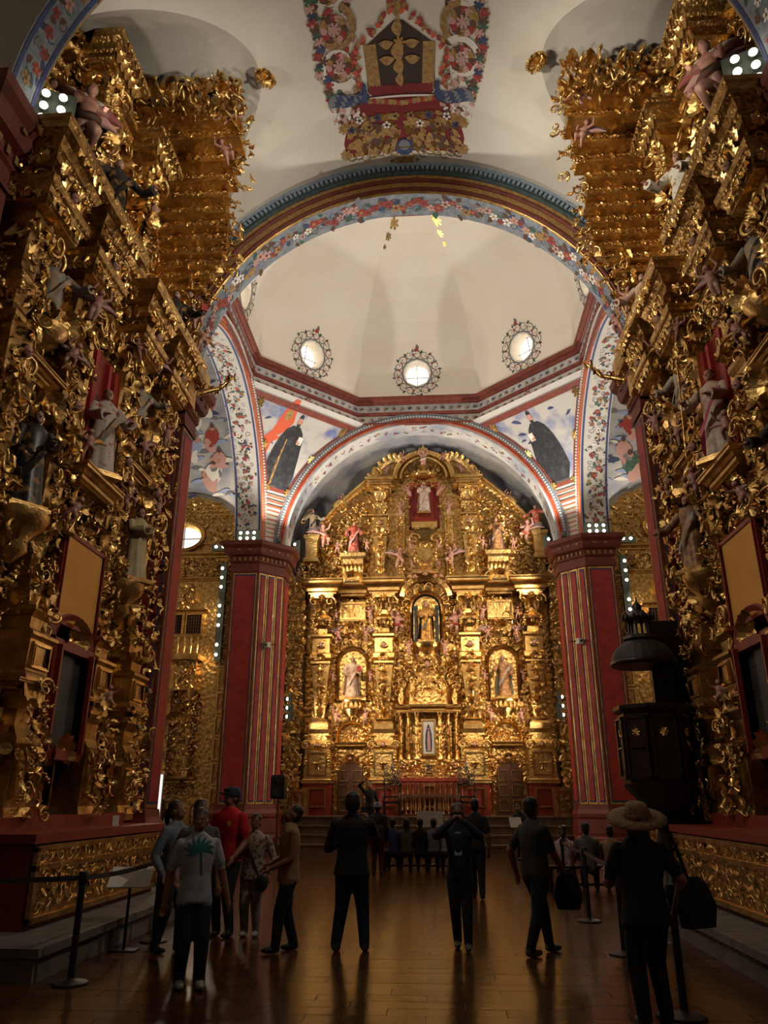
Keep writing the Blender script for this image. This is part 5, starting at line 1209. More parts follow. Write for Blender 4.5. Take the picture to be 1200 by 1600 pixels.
    for (Y, y, z, s_, pose, roll) in ((13.9, -1.0, 11.2, .75, 0, -.4), (13.75, -1.1, 10.6, .7, 1, .3), (13.95, -.9, 10.15, .55, 2, 0), (12.1, -.9, 9.0, .6, 0, .3), (11.2, -1.0, 8.75, .55, 1, -.3), (9.2, -1.05, 8.2, .7, 2, .2), (9.9, -.95, 6.3, .6, 0, 0), (8.95, -.9, 7.25, .6, 1, .4), (11.5, -.95, 6.1, .65, 1, 0),
                                       (13.1, -.85, 6.5, .55, 2, 0), (9.6, -.95, 5.2, .55, 0, .4), (12.2, -.9, 7.3, .6, 0, -.3), (12.9, -.95, 7.9, .6, 2, 0), (11.45, -1.9, 14.35, .8, 0, .5), (11.9, -2.0, 13.75, .7, 1, -.5), (11.6, -.5, 11.3, .6, 0, 0), (12.6, -.55, 10.9, .7, 1, 0), (12.9, -.4, 10.9, .6, 2, .2), (9.4, -.9, 10.2, .65, 2, 0), (11.7, -.95, 2.9, .5, 0, 0)):
        putto(N.root, lx(Y), y+.16, z, s_*.82, pose, mxs*(-.9), 0, roll*mxs, r.choice((None, WING, None, WINGG)), mirror=sg > 0)
    N.finish()
    # the altar table on its stone step
    T = empty('altar_table', (sg*4.75, 10.9, 0), -sg*PI/2); tag(T, 'red altar table with pierced gold front below the %s nave altarpiece' % side, 'altar')
    mb = MB(); mb.box(-2.0, 2.0, -.72, .45, .30, 1.16); mb.build('table_body', REDW, T)
    mb = MB(); mb.box(-2.1, 2.1, -.80, .5, 1.16, 1.26); mb.build('table_top', REDW, T)
    mb = MB(); mb.box(-1.9, 1.9, -.2, .5, 1.26, 1.42); mb.build('gradin', REDW, T)
    mb = MB(); mb.box(-1.95, 1.95, -.76, -.72, .36, 1.12); mb.build('front_panel', GOLDR, T)
    fr = MB()
    for z in (.36, .88, 1.08): fr.box(-2.0, 2.0, -.80, -.75, z, z+.06)
    for x in (-2.0, 1.92): fr.box(x, x+.08, -.80, -.75, .36, 1.12)
    fr.build('front_frame', GOLDD, T)
    r = random.Random(9+sg); rest = MB(); n = 0
    for i in range(28):
        for k in range(5):
            x = -1.9+3.8*(i+.5)/28; z = .45+.64*(k+.5)/5; kd = r.choice(('leaf_spray', 'carved_scroll', 's_scroll', 'acanthus_leaf')); A = TR((x, -.76, z), (0, r.uniform(0, 6), 0), (.17, .12, .17))
            o = link(kd, LIB[kd][1], T); o.matrix_local = Matrix(A.tolist())
    st = empty('stone_dais', (sg*4.55, 10.9, 0), -sg*PI/2); tag(st, 'grey stone step under the %s nave altar table' % side, 'step')
    mb = MB(); mb.box(-2.9, 2.9, -1.15, .75, 0, .22); mb.build('dais_base', STONE, st)
    for i in range(4):
        mb = MB(); mb.box(-2.93+1.468*i, -2.93+1.468*(i+1)-.012, -1.2, .75, .22, .30); mb.build('dais_slab', STONE, st)
    c = MB(); c.slab([(-.05, -.03), (.05, -.03), (.05, .03), (-.05, .03)], 0, .01); c.box(-.045, .045, -.005, .0, .01, .14)
    o = c.build('sign_card', PAPER, loc=(sg*4.2, 11.6 if sg < 0 else 9.4, 1.262)); o.rotation_euler = (0, 0, -sg*.6); tag(o, 'small white card standing on the %s altar table' % side, 'card')
    return N
for sg in (-1, 1): nave_retablo(sg)
def local_statue(sg, Y, X, z, h, *a, **k):
    return dict(loc=(sg*X, Y, z), rz=-sg*PI/2+sg*k.get('turn', .5))
def nst(sg, Y, X, z, h, label, robe, cloak=None, turn=.5, **kw):
    statue('saint_statue', label, (sg*X, Y, z), -sg*(PI/2-turn), h, robe, cloak, **kw)
nst(-1, 8.85, 4.80, 5.07, 1.45, 'black-robed saint with ring halo on left altarpiece', ROBE_K, ROBE_K, .6, halo=True, seed=11, arm=(.1, -.2, .62, -.16, -.2, .45), trim=GOLD)
nst(-1, 12.32, 4.66, 5.07, 1.35, 'plain ivory-robed saint on a bracket of left altarpiece', mat('ivory_robe', S(206, 186, 140), .5, 0, S(180, 160, 112), 5), None, .6, seed=12, arm=(.03, -.18, .66, -.03, -.18, .66), trim=None)
nst(-1, 10.6, 4.72, 6.27, 1.55, 'white and red floral robed saint before the red niche, left altarpiece', ROBE_P, ROBE_GR, .7, seed=13, arm=(.18, -.22, .58, -.1, -.2, .6))
nst(-1, 8.85, 4.9, 7.84, 1.15, 'seated bishop with white mitre high on left altarpiece', ROBE_GR, ROBE_W, .6, seed=14, hair=WHITEP)
nst(-1, 12.3, 4.9, 7.84, 1.1, 'green and pink robed saint high on left altarpiece', ROBE_GR, ROBE_P, .5, seed=15)
nst(-1, 13.05, 4.75, 10.17, 1.35, 'dark-robed saint with open book on left cornice', ROBE_K, ROBE_K, .9, seed=16, prop='book')
nst(-1, 9.6, 4.6, 10.17, 1.4, 'black and gold robed monk on left cornice below the angel', ROBE_K, ROBE_K, .7, seed=17)
nst(1, 8.85, 4.95, 5.07, 1.4, 'dark-robed saint at the lower right altarpiece edge', ROBE_K, ROBE_B, .6, seed=21)
nst(1, 12.32, 4.70, 5.07, 1.35, 'brown-robed saint on a bracket of right altarpiece', ROBE_B, ROBE_GR, .6, seed=22)
nst(1, 10.6, 4.72, 6.27, 1.55, 'pink-sashed robed saint before the red niche, right altarpiece', ROBE_W, mat('pink_cloak', S(186, 70, 96), .5, 0, S(160, 50, 80), 6), .7, seed=23, arm=(.1, -.24, .6, -.2, -.2, .62), prop='staff')
nst(1, 12.3, 4.9, 7.84, 1.15, 'floral-robed saint high on right altarpiece', ROBE_P, ROBE_GR, .5, seed=24)
nst(1, 8.85, 4.9, 7.84, 1.15, 'dark-hooded saint high on right altarpiece', ROBE_GR, ROBE_K, .5, seed=25)
nst(1, 13.1, 4.75, 10.17, 1.35, 'pale-robed saint with red hem on right cornice', ROBE_W, ROBE_R, .9, seed=26)
nst(1, 10.1, 4.6, 10.17, 1.45, 'white and gold brocade robed saint on right cornice', mat('white_brocade', S(224, 216, 200), .5, 0, S(170, 130, 70), 12, ramp=(.56, .64)), None, .7, seed=27, trim=GOLD, arm=(.1, -.2, .6, -.3, -.2, .66))
# the two large flying angels under the lunettes
def angel_mesh():
    mb = MB()
    mb.ball((0, 0, .60), (.115, .085, .16), 0, 14, 10); mb.ball((0, .01, .44), (.11, .095, .11), 0, 14, 10); mb.ball((0, 0, .72), (.13, .08, .07), 0, 12, 8)
    limb(mb, [(0, 0, .74), (0, -.02, .84)], [.045, .042], 0); mb.ball((0, -.03, .91), (.065, .075, .09), 0, 14, 10); mb.ball((0, -.105, .90), (.012, .018, .02), 0, 6, 5); mb.ball((0, .014, .93), (.082, .082, .088), 1, 12, 8)
    limb(mb, [(.14, 0, .71), (.20, -.14, .56), (.13, -.34, .46)], [.045, .038, .028], 0); limb(mb, [(-.14, 0, .71), (-.22, -.10, .54), (-.26, -.3, .50)], [.045, .038, .028], 0)
    for wv in ((.13, -.34, .46), (-.26, -.3, .50)):
        mb.ball(wv, .034, 0, 8, 6)
        for f in range(4): limb(mb, [np.array(wv)+np.array(((f-1.5)*.016, -.02, 0)), np.array(wv)+np.array(((f-1.5)*.02, -.075, -.015))], [.010, .008], 0, 6)
    limb(mb, [(.06, 0, .40), (.12, -.18, .25), (.10, .10, .02)], [.085, .062, .035], 0); limb(mb, [(-.06, 0, .40), (-.10, .06, .18), (-.14, .34, .05)], [.085, .062, .035], 0)
    mb.ball((.10, .06, -.02), (.032, .075, .028), 0, 8, 6); mb.ball((-.14, .40, .04), (.032, .075, .028), 0, 8, 6)
    return fuse(mb, [SKIN, HAIRD], .014, 4)
AM = angel_mesh()
for sg in (-1, 1):
    root = empty('angel_statue', (sg*4.85, 8.8 if sg < 0 else 8.95, 11.0 if sg < 0 else 11.35)); root.rotation_euler = (.12, 0, -sg*.75)
    tag(root, 'large pink winged angel leaning out above the %s nave cornice' % ('left' if sg < 0 else 'right'), 'statue')
    o = link('body', AM, root); o.scale = (1.2*(-sg), 1.2, 1.2)
    for sx in (-1, 1):
        for wmesh, s_, dz in ((WINGR, 1.55, -.05), (WING, 1.3, -.2)):
            w_ = link('wing', wmesh, root); w_.location = (sx*.08, .11, .90+dz); w_.scale = (sx*s_, s_, s_); w_.rotation_euler = (-.4, -sx*.3, sx*.5)
    mb = MB(); mb.tube([(.17*math.cos(t), .01+.15*math.sin(t), .57+.06*math.sin(t+1)) for t in np.linspace(0, 2*PI, 17)], .065, 6, caps=False); mb.build('loincloth', P_BROWN, root)
# gilt rosettes at the lunette tips
for sg, lb in ((-1, 'left'), (1, 'right')):
    root = empty('vault_rosette', (sg*2.62, 10.95, 14.9)); root.rotation_euler = (0, -sg*.35, 0); tag(root, 'gilt starburst rosette on the vault at the %s lunette tip' % lb, 'rosette')
    for k in range(8):
        o = link('leaf_spray', LIB['leaf_spray'][1], root); A = Matrix.Rotation(-PI/2, 4, 'X') @ Matrix.Rotation(k*PI/4, 4, 'Y') @ Matrix.Translation((0, 0, .18)); o.matrix_local = Matrix.Rotation(PI, 4, 'X') @ A @ Matrix.Diagonal((.34, .4, .34, 1))
    o = link('rosette', LIB['rosette'][1], root); o.matrix_local = Matrix.Rotation(PI/2, 4, 'X') @ Matrix.Diagonal((.36, .5, .36, 1))
# ------------------------------------------------------------------ floodlights
def lamp_panel(label, loc, rz, cols, rows, dx=.16, dz=.2, tilt=0, light=None, vertical_gap=0, parent_cat='lamp', group=None):
    root = empty('flood_lamp', loc); root.rotation_euler = (tilt, 0, rz); tag(root, label, 'lamp', group)
    w_, h_ = cols*dx/2+.05, rows*dz
    mb = MB(); mb.box(-w_, w_, .02, .08, -.06, h_+.02); mb.box(-w_*.3, w_*.3, .08, .16, .0, h_*.6); mb.build('lamp_board', LAMPG, root)
    for i in range(cols):
        for k in range(rows):
            if rows > 5 and k in (2, 6): continue
            x = -w_+.05+dx*(i+.5); z = dz*(k+.4)
            mb = MB(); mb.lathe([(.028, 0), (.05, .03), (.055, .06)], 10); sk = mb.mesh('lamp_socket', LAMPG)
            o = link('lamp_socket', sk, root, loc=(x, .02, z)); o.rotation_euler = (PI/2, 0, 0)
            mb = MB(); mb.ball((0, 0, .075), (.056, .056, .045), 0, 12, 8); b = mb.build('bulb', BULB, o)
    return root
E_DOME, E_ALT, E_NAVE, E_TR = 900, 520, 330, 300
WARM = (1, .80, .56); NEUT = (1, .90, .76)
for sg, sd in ((-1, 'left'), (1, 'right')):
    # on the nave cornice above the near pier
    lamp_panel('bank of round bulbs on the cornice at the %s picture edge' % sd, (sg*4.66, 7.66, 10.2), -sg*PI/2+sg*1.15, 2, 3, .22, .22)
    lamp('nave_flood', (sg*4.3, 7.95, 10.75), E_NAVE*(8.0 if sg < 0 else 5.0), (-sg*5.1, 12.6, 13.3), .9, NEUT, 1.0, .2)
    lamp('vault_flood', (sg*4.3, 7.95, 10.8), 170, (-sg*1.0, 10.5, 15.5), 2.4, NEUT, .8, .2)
    lamp('retablo_flood', (sg*4.1, 7.9, 10.5), 720, (-sg*5.0, 11.0, 6.0), 1.7, NEUT, .9, .15)
    # feet of the transept arches
    lamp_panel('four round bulbs at the foot of the %s transept arch' % sd, (sg*6.05, 25.26, 10.12), 0, 3, 2, .24, .2)
    lamp('transept_flood', (sg*6.0, 25.0, 10.4), 160, (sg*5.2, 18, 14.5), 2.4, NEUT, .8, .15)
    # uplights on the four crossing piers
    for yy, nm in ((25.45, 'far'), (15.6, 'near')):
        r_ = empty('uplight', (sg*4.98, yy, 10.08)); tag(r_, 'small grey uplight on the %s %s pier cornice' % (nm, sd), 'lamp')
        mb = MB(); mb.box(-.1, .1, -.06, .06, 0, .05); mb.build('uplight_foot', LAMPG, r_)
        mb = MB(); mb.lathe([(.07, .05), (.09, .08), (.10, .16), (.085, .16)], 12); mb.build('uplight_housing', LAMPG, r_)
        mb = MB(); mb.lathe([(.08, .14), (.08, .15), (.02, .165)], 12); mb.build('lens', BULB, r_)
        lamp('dome_flood', (sg*4.98, yy, 10.32), E_DOME if nm == 'far' else E_DOME*.8, (-sg*.5, CY+(-1 if nm == 'far' else 1)*1.0, 21), 2.5, (1, .93, .82), .7, .12)
    # bulb strips at the transept corners
    lp = lamp_panel('tall strip of bulbs beside the %s far pier' % sd, (sg*7.0, 25.85, 6.1), sg*.25, 1, 10, .16, .34); bk = MB(np.array((Matrix.Translation((sg*7.0, 25.85, 6.1)) @ Matrix.Rotation(sg*.25, 4, 'Z')).inverted()))
    for zz in (6.5, 8.9): bk.tube([(sg*7.0, 25.93, zz), (sg*6.50, 25.93, zz)], .02, 6)
    bk.build('bracket', LAMPG, lp)
    for zz in (6.6, 8.6): lamp('strip_light', (sg*6.95, 25.6, zz), E_TR*.8, (sg*8.8, 20.0, zz-1), 2.6, WARM, .6, .2)
    for zz in (6.4, 8.2): lamp('wall_graze', (sg*7.1, 25.5, zz), 50, (sg*9.6, 26.4, zz-1.5), 2.4, WARM, .8, .2)
    lamp_panel('pair of bulbs on the %s transept cornice by the oval window' % sd, (sg*7.25, 26.1, 10.12), 0, 2, 1, .26, .16)
    lamp('cornice_light', (sg*7.0, 25.4, 10.45), 240, (sg*8.0, 22.5, 15.5), 2.6, NEUT, .8, .15)
    # behind the chancel arch
    lamp_panel('bulbs behind the chancel arch on the %s side' % sd, (sg*4.62, 26.85, 10.13), sg*.6, 1, 2, .2, .24)
    lamp('chancel_vault_light', (sg*4.4, 27.2, 10.6), 420, (-sg*1.5, 28.6, 15.7), 2.6, NEUT, .8, .15)
    lamp('altar_flood', (sg*4.6, 27.1, 9.6), E_ALT, (-sg*1.2, 29.4, 5.6), 2.0, WARM, .8, .2)
    lamp('altar_flood_low', (sg*4.55, 27.25, 4.6), E_ALT*1.0, (-sg*1.6, 29.4, 4.2), 2.2, WARM, .9, .2)
    lp = lamp_panel('low bulb strip hidden behind the %s chancel pier' % sd, (sg*4.72, 27.35, 4.2), sg*1.2, 1, 3, .2, .3); bk = MB(np.array((Matrix.Translation((sg*4.72, 27.35, 4.2)) @ Matrix.Rotation(sg*1.2, 4, 'Z')).inverted())); bk.tube([(sg*4.74, 27.37, 4.5), (sg*4.9, 26.99, 4.5)], .02, 6); bk.build('bracket', LAMPG, lp)
    lamp('altar_flood_high', (sg*4.4, 26.9, 10.6), E_ALT*.45, (-sg*.6, 29.4, 12.6), 2.0, WARM, .8, .2)
    # on the inner side of the near arch, turned to the chancel
    lamp_panel('bulbs on the near pier cornice turned to the %s chancel side' % sd, (sg*5.0, 15.15, 10.12), PI, 2, 2, .22, .22)
    lamp('far_throw', (sg*4.9, 15.6, 10.4), 3000, (-sg*.2, 29.4, 5.4), .62, WARM, .7, .15)

# ------------------------------------------------------------------ pulpit on the right near pier
pu = empty('pulpit', (4.0, 13.35, 0)); tag(pu, 'dark carved wooden pulpit with domed canopy at the right pier', 'pulpit')
o8_ = lambda r, k0=0: [(r*math.cos(PI/8+k*PI/4), r*math.sin(PI/8+k*PI/4)) for k in range(8)]
mb = MB(); mb.slab(o8_(.56), 1.78, 2.95); mb.build('pulpit_body', WOODD, pu)
for k in range(8):
    a = k*PI/4; x, y = .53*math.cos(a), .53*math.sin(a); ps = MB(TR((x, y, 0), (0, 0, a+PI/2)))
    ps.box(-.17, .17, -.02, .02, 1.95, 2.85); p = ps.build('pulpit_panel', WOODD, pu)
    ps = MB(TR((x, y, 0), (0, 0, a+PI/2)))
    for (x0, x1, z0, z1) in ((-.2, -.16, 1.92, 2.88), (.16, .2, 1.92, 2.88), (-.2, .2, 1.92, 1.96), (-.2, .2, 2.84, 2.88), (-.12, .12, 2.38, 2.41)): ps.box(x0, x1, -.05, .02, z0, z1)
    ps.build('panel_moulding', mat('pulpit_gloss', (.03, .016, .01), .25) if k == 0 else bpy.data.materials['pulpit_gloss'], p)
    o = link('rosette', LIB['rosette'][1], p); o.matrix_local = Matrix(TR((x*1.04, y*1.04, 2.62), (0, 0, a+PI/2), (.16, .1, .16)).tolist()); o.data = LIB['rosette'][1]
mb = MB(); mb.sweep(o8_(.56)[::-1], [(0, 2.95), (-.04, 2.95), (-.07, 3.0), (-.07, 3.06), (.1, 3.06)], closed=True); mb.build('pulpit_rail', WOODD, pu)
mb = MB(); mb.lathe([(.58, 1.85), (.56, 1.78), (.40, 1.62), (.42, 1.56), (.25, 1.42), (.18, 1.36), (.22, 1.3), (.12, 1.22), (.14, 1.1), (.11, .2), (.2, .12), (.24, 0)], 16); mb.build('pulpit_stem', WOODD, pu)
mb = MB(); mb.box(.2, .74, .45, .62, 0, 4.6); mb.build('pulpit_back', WOODD, pu)
mb = MB(); A = [[((.52*math.cos(q)*(1+.02*(i % 2)))*math.cos(t)-.05, (.52*math.cos(q))*math.sin(t), 3.78+.42*math.sin(q)) for i, t in enumerate(np.linspace(0, 2*PI, 24, endpoint=False))] for q in np.linspace(-.05, 1.25, 9)]
mb.grid(np.array(A), cv=True, sm=False); mb.build('canopy_dome', mat('canopy_grey', (.035, .03, .026), .6, 0, (.02, .017, .014), 12), pu)
mb = MB(); mb.lathe([(.5, 3.72), (.54, 3.74), (.54, 3.80), (.5, 3.82)], 24, (-.05, 0, 0)); mb.build('canopy_rim', WOODD, pu)
mb = MB(); mb.lathe([(.28, 4.16), (.30, 4.18), (.26, 4.24), (.16, 4.25)], 8, (-.05, 0, 0), sm=False); mb.build('lantern_base', WOODD, pu)
for k in range(6):
    a = k*PI/3; mb = MB(); mb.lathe([(.03, 4.24), (.02, 4.27), (.022, 4.45), (.035, 4.5)], 6, (-.05+.17*math.cos(a), .17*math.sin(a), 0)); mb.build('lantern_column', WOODD, pu)
mb = MB(); mb.lathe([(.22, 4.5), (.26, 4.52), (.26, 4.56), (.18, 4.6), (.1, 4.68), (.07, 4.7), (.09, 4.76), (.02, 4.84), (.01, 4.92)], 12, (-.05, 0, 0)); mb.build('lantern_cap', WOODD, pu)
for k in range(12):
    a = k*PI/6; mb = MB(); mb.lathe([(.025, 4.52), (.03, 4.57), (.008, 4.62)], 6, (-.05+.26*math.cos(a), .26*math.sin(a), 0)); mb.build('lantern_finial', WOODD, pu)

# ------------------------------------------------------------------ barriers
def post(label, x, y, h=.96, tilt=0):
    r_ = empty('barrier_post', (x, y, 0)); tag(r_, label, 'barrier post')
    mb = MB(); mb.lathe([(.165, 0), (.17, .012), (.15, .022), (.05, .035), (.033, .05)], 20); mb.build('base', BLACK, r_)
    mb = MB(); mb.lathe([(.032, .03), (.032, h-.1)], 14); mb.build('pole', BLACK, r_)
    mb = MB(); mb.lathe([(.032, h-.12), (.042, h-.11), (.042, h-.01), (.036, h)], 14); mb.build('belt_head', BLACK, r_)
    return r_
BELT = mat('belt_black', (.018, .016, .016), .7); BELTR = mat('belt_maroon', (.09, .03, .028), .7)
def belt(label, p, q, m, z=.90, sag=.03):
    p, q = np.array(p), np.array(q); d = (q-p)/np.linalg.norm(q-p); n = np.array([-d[1], d[0]])*.003; A = []
    p = p+d*.043; q = q-d*.043
    for t in np.linspace(0, 1, 9):
        c = p*(1-t)+q*t; zz = z-sag*4*t*(1-t)
        A.append([(*(c+n), zz-.024), (*(c+n), zz+.024), (*(c-n), zz+.024), (*(c-n), zz-.024)])
    mb = MB(); mb.grid(np.array(A), cv=True, sm=False); tag(mb.build('barrier_belt', m), label, 'belt')
PL = [(-4.35, 7.25), (-3.05, 8.06), (-3.06, 10.35)]; PR = [(2.33, 7.22), (2.45, 9.86), (2.52, 12.35), (2.6, 15.0)]
for nm, (x, y) in zip(('black barrier post at the left picture edge', 'black barrier post standing alone on the near left floor', 'black barrier post behind the person in the denim shirt'), PL): post(nm, x, y)
for nm, (x, y) in zip(('nearest right barrier post, beside the straw-hat woman', 'right barrier post with maroon belt, left of the straw-hat woman', 'second right barrier post, before the seated visitors', 'farthest right barrier post, at the benches'), PR): post(nm, x, y)
belt('dark belt from the near left post to the picture edge', PL[0], PL[1], BELT, .9, .0); belt('dark belt running from the near left post toward the crossing', PL[1], PL[2], BELT, .9)
belt('dark belt between the two nearest right posts', PR[0], PR[1], BELT); belt('maroon belt between the middle right posts', PR[1], PR[2], BELTR); belt('maroon belt reaching the benches on the right', PR[2], PR[3], BELTR)
tg = MB(); tg.slab([(-.04, -.004), (.04, -.004), (.04, .004), (-.04, .004)], .53, .68); o = tg.build('paper_tag', PAPER, loc=(2.50, 9.80, 0)); tag(o, 'white paper sheet hanging beside the right barrier post', 'paper')
o.rotation_euler = (0, .1, .2)
ib = empty('information_stand', (-3.2, 9.75, 0)); tag(ib, 'slanted white information board on a thin stand behind the barrier', 'sign')
mb = MB(); mb.tube([(0, 0, 0), (0, 0, .72)], .018, 8); mb.build('stand_pole', BLACK, ib); mb = MB(); mb.box(-.16, .16, -.1, .1, 0, .015); mb.build('stand_foot', BLACK, ib)
mb = MB(TR((0, 0, .76), (.6, 0, .2))); mb.box(-.24, .24, -.17, .17, -.008, .008); mb.build('board', PAPER, ib)
lw = empty('doorway_glow_panel', (-8.55, 25.6, 0)); tag(lw, 'glowing white panel standing in for a lit doorway in the left transept', 'panel')  # added self-lit panel, stands in for the brightness of a doorway beyond
mb = MB(); mb.box(-.2, .2, -.03, .03, .1, 2.4); mb.build('panel_frame', WHITEP, lw); mb = MB(); mb.box(-.18, .18, -.035, -.03, .2, 2.36); mb.build('panel_face', mat('doorway_glow', (1, .98, .95), .5, emit=.9), lw); mb = MB(); mb.box(-.3, .3, -.2, .2, 0, .1); mb.build('panel_foot', BLACK, lw)
# loudspeaker on its stand
sp = empty('speaker_stand', (-3.9, 22.0, 0)); tag(sp, 'black tripod stand carrying the loudspeaker by the left far pier', 'stand')
mb = MB(); mb.tube([(0, 0, .25), (0, 0, 1.62)], .02, 8); mb.build('pole', BLACK, sp)
for k in range(3):
    a = k*2.094+.5; mb = MB(); mb.tube([(0, 0, .75), (.42*math.cos(a), .42*math.sin(a), .015)], .014, 6); mb.build('leg', BLACK, sp)
ls = empty('loudspeaker', (-3.9, 22.0, 1.62)); tag(ls, 'black box loudspeaker with round woofer on a stand by the left far pier', 'loudspeaker')
mb = MB(); mb.stack([(.17, .15, 0), (.19, .16, .04), (.19, .16, .56), (.16, .14, .62)]); mb.build('cabinet', BLACK, ls)
mb = MB(TR((0, -.17, .2), (PI/2, 0, 0))); mb.lathe([(.13, 0), (.13, .02), (.11, .015), (.03, -.02), (.01, .0)], 20); mb.build('woofer', mat('woofer_grey', (.03, .03, .032), .6), ls)
mb = MB(TR((0, -.165, .46), (PI/2, 0, 0))); mb.lathe([(.06, 0), (.06, .015), (.02, .0)], 16); mb.build('tweeter', mat('tweeter_grey', (.03, .03, .032), .6), ls)
for sg, sd in ((-1, 'left'), (1, 'right')):
    c = empty('security_camera', (sg*5.18, 25.62, 6.5)); c.rotation_euler = (0, 0, sg*.6); tag(c, 'small white security camera clamped to the %s far pier' % sd, 'camera')
    mb = MB(); mb.box(-.09, .09, -.12, .02, -.09, .09); mb.build('housing', WHITEP, c); mb = MB(TR((0, -.12, 0), (PI/2, 0, 0))); mb.lathe([(.04, 0), (.04, .02), (.02, .02)], 12); mb.build('lens', BLACK, c)
    mb = MB(); mb.tube([(-.35, .08, -.03), (0, .02, .02), (.3, .08, .0)], .016, 6); mb.build('bracket', REDB, c)
# dark carved chairs before the altar
for sg, sd in ((-1, 'left'), (1, 'right')):
    c = empty('ceremonial_chair', (.14+sg*1.28, 27.95, 1.08)); c.rotation_euler = (0, 0, 0); tag(c, 'dark carved high-backed chair on the %s of the altar railing' % sd, 'chair')
    mb = MB(); mb.box(-.3, .3, -.3, .25, .40, .47); mb.build('seat', WOODD, c)
    for x in (-.26, .26):
        for y in (-.26, .22): mb = MB(); mb.box(x-.03, x+.03, y-.03, y+.03, 0, .40); mb.build('leg', WOODD, c)
    mb = MB(); mb.box(-.3, -.25, .2, .26, .47, 1.15); mb.box(.25, .3, .2, .26, .47, 1.15); mb.box(-.3, .3, .2, .26, .58, .64); mb.box(-.3, .3, .2, .26, 1.0, 1.06); mb.build('backrest', WOODD, c)
    SIL = bpy.data.materials.get('tarnished_silver') or mat('tarnished_silver', (.10, .085, .065), .45, .7)
    for k in range(9):
        o = link('carved_scroll', LIB['carved_scroll'][1].copy() if k == 0 and sg < 0 else bpy.data.meshes['chair_scroll'], c) if bpy.data.meshes.get('chair_scroll') else None
        if o is None:
            me = LIB['carved_scroll'][1].copy(); me.name = 'chair_scroll'; me.materials.clear(); me.materials.append(SIL); o = link('carved_scroll', me, c)
        o.data = bpy.data.meshes['chair_scroll']; o.matrix_local = Matrix(TR((-.2+.2*(k % 3), .2, 1.1+.17*(k//3)), (0, k*1.9, 0), .3*(1 if k < 6 else .8)).tolist())
    mb = MB(); mb.lathe([(.04, 1.5), (.07, 1.58), (.03, 1.66), (.01, 1.78)], 8, (0, .22, 0)); mb.build('finial', SIL, c)
    for x in (-.28, .28): mb = MB(); mb.tube([(x, .2, .72), (x, -.15, .72), (x, -.28, .66), (x, -.27, .47)], .025, 6); mb.build('armrest', WOODD, c)
# altar rail of gilt balusters
rl = empty('altar_rail', (.14, 28.15, 1.08)); tag(rl, 'low gilt baluster railing across the front of the red altar', 'railing')
mb = MB(); mb.box(-.92, .92, -.05, .05, 0, .08); mb.build('bottom_rail', WOODB, rl); mb = MB(); mb.box(-.92, .92, -.06, .06, .62, .7); mb.build('top_rail', WOODB, rl)
bm_ = MB(); bm_.lathe([(.035, .08), (.02, .13), (.045, .28), (.018, .42), (.03, .55), (.035, .62)], 8); bme = bm_.mesh('rail_baluster', GOLD)
for k in range(11): link('baluster', bme, rl, loc=(-.8+.16*k, 0, 0))
def bench(label, x, y, L, rz=0):
    b = empty('bench', (x, y, 0), rz); tag(b, label, 'bench')
    mb = MB(); mb.box(-L/2, L/2, -.17, .17, .40, .45); mb.build('seat', WOODD, b)
    for sx in (-1, 1):
        for sy in (-1, 1): mb = MB(); mb.box(sx*(L/2-.12)-.03, sx*(L/2-.12)+.03, sy*.13-.03, sy*.13+.03, 0, .40); mb.build('leg', WOODD, b)
    mb = MB(); mb.box(-L/2+.1, L/2-.1, -.015, .015, .1, .15); mb.build('stretcher', WOODD, b)
bench('dark wooden bench with seated visitors before the altar steps', -.05, 20.25, 1.9)
bench('dark bench under the visitors seated on the right', 3.2, 16.1, 1.7, .1)
# ------------------------------------------------------------------ people
from mathutils.bvhtree import BVHTree
def cloth(n, c, c2=None, sc=14, rough=.85, ramp=(.4, .6)): return mat(n, c, rough, 0, c2 or tuple(v*.7 for v in c), sc, .25, 9, ramp=ramp)
def ik(s, w, a, b, hint):
    s, w, hint = np.array(s, float), np.array(w, float), np.array(hint, float); d = w-s; L = np.linalg.norm(d); mxl = (a+b)*.995
    if L > mxl: w = s+d/L*mxl; d = w-s; L = mxl
    u = d/L; x = (a*a-b*b+L*L)/(2*L); h = math.sqrt(max(0, a*a-x*x)); p = hint-u*(hint @ u); p /= np.linalg.norm(p)+1e-9
    return s+u*x+p*h, w
def loft(mb, rings, m, n=26):
    a = np.arange(n)*2*PI/n; R = np.array(rings, float); zs = np.linspace(R[0, 0], R[-1, 0], max(8, int(abs(R[-1, 0]-R[0, 0])/.025)))
    A = []
    for z in zs:
        rx, ry, yo, xo = [np.interp(z, R[:, 0], R[:, k]) for k in (1, 2, 3, 4)]
        A.append(np.stack([xo+rx*np.sign(np.cos(a))*np.abs(np.cos(a))**.85, yo+ry*np.sign(np.sin(a))*np.abs(np.sin(a))**.85, np.full(n, z)], -1))
    mb.grid(np.array(A)[:, ::-1], m, cv=True); mb.add(A[0], [tuple(range(n))], m); mb.add(A[-1], [tuple(range(n))[::-1]], m)
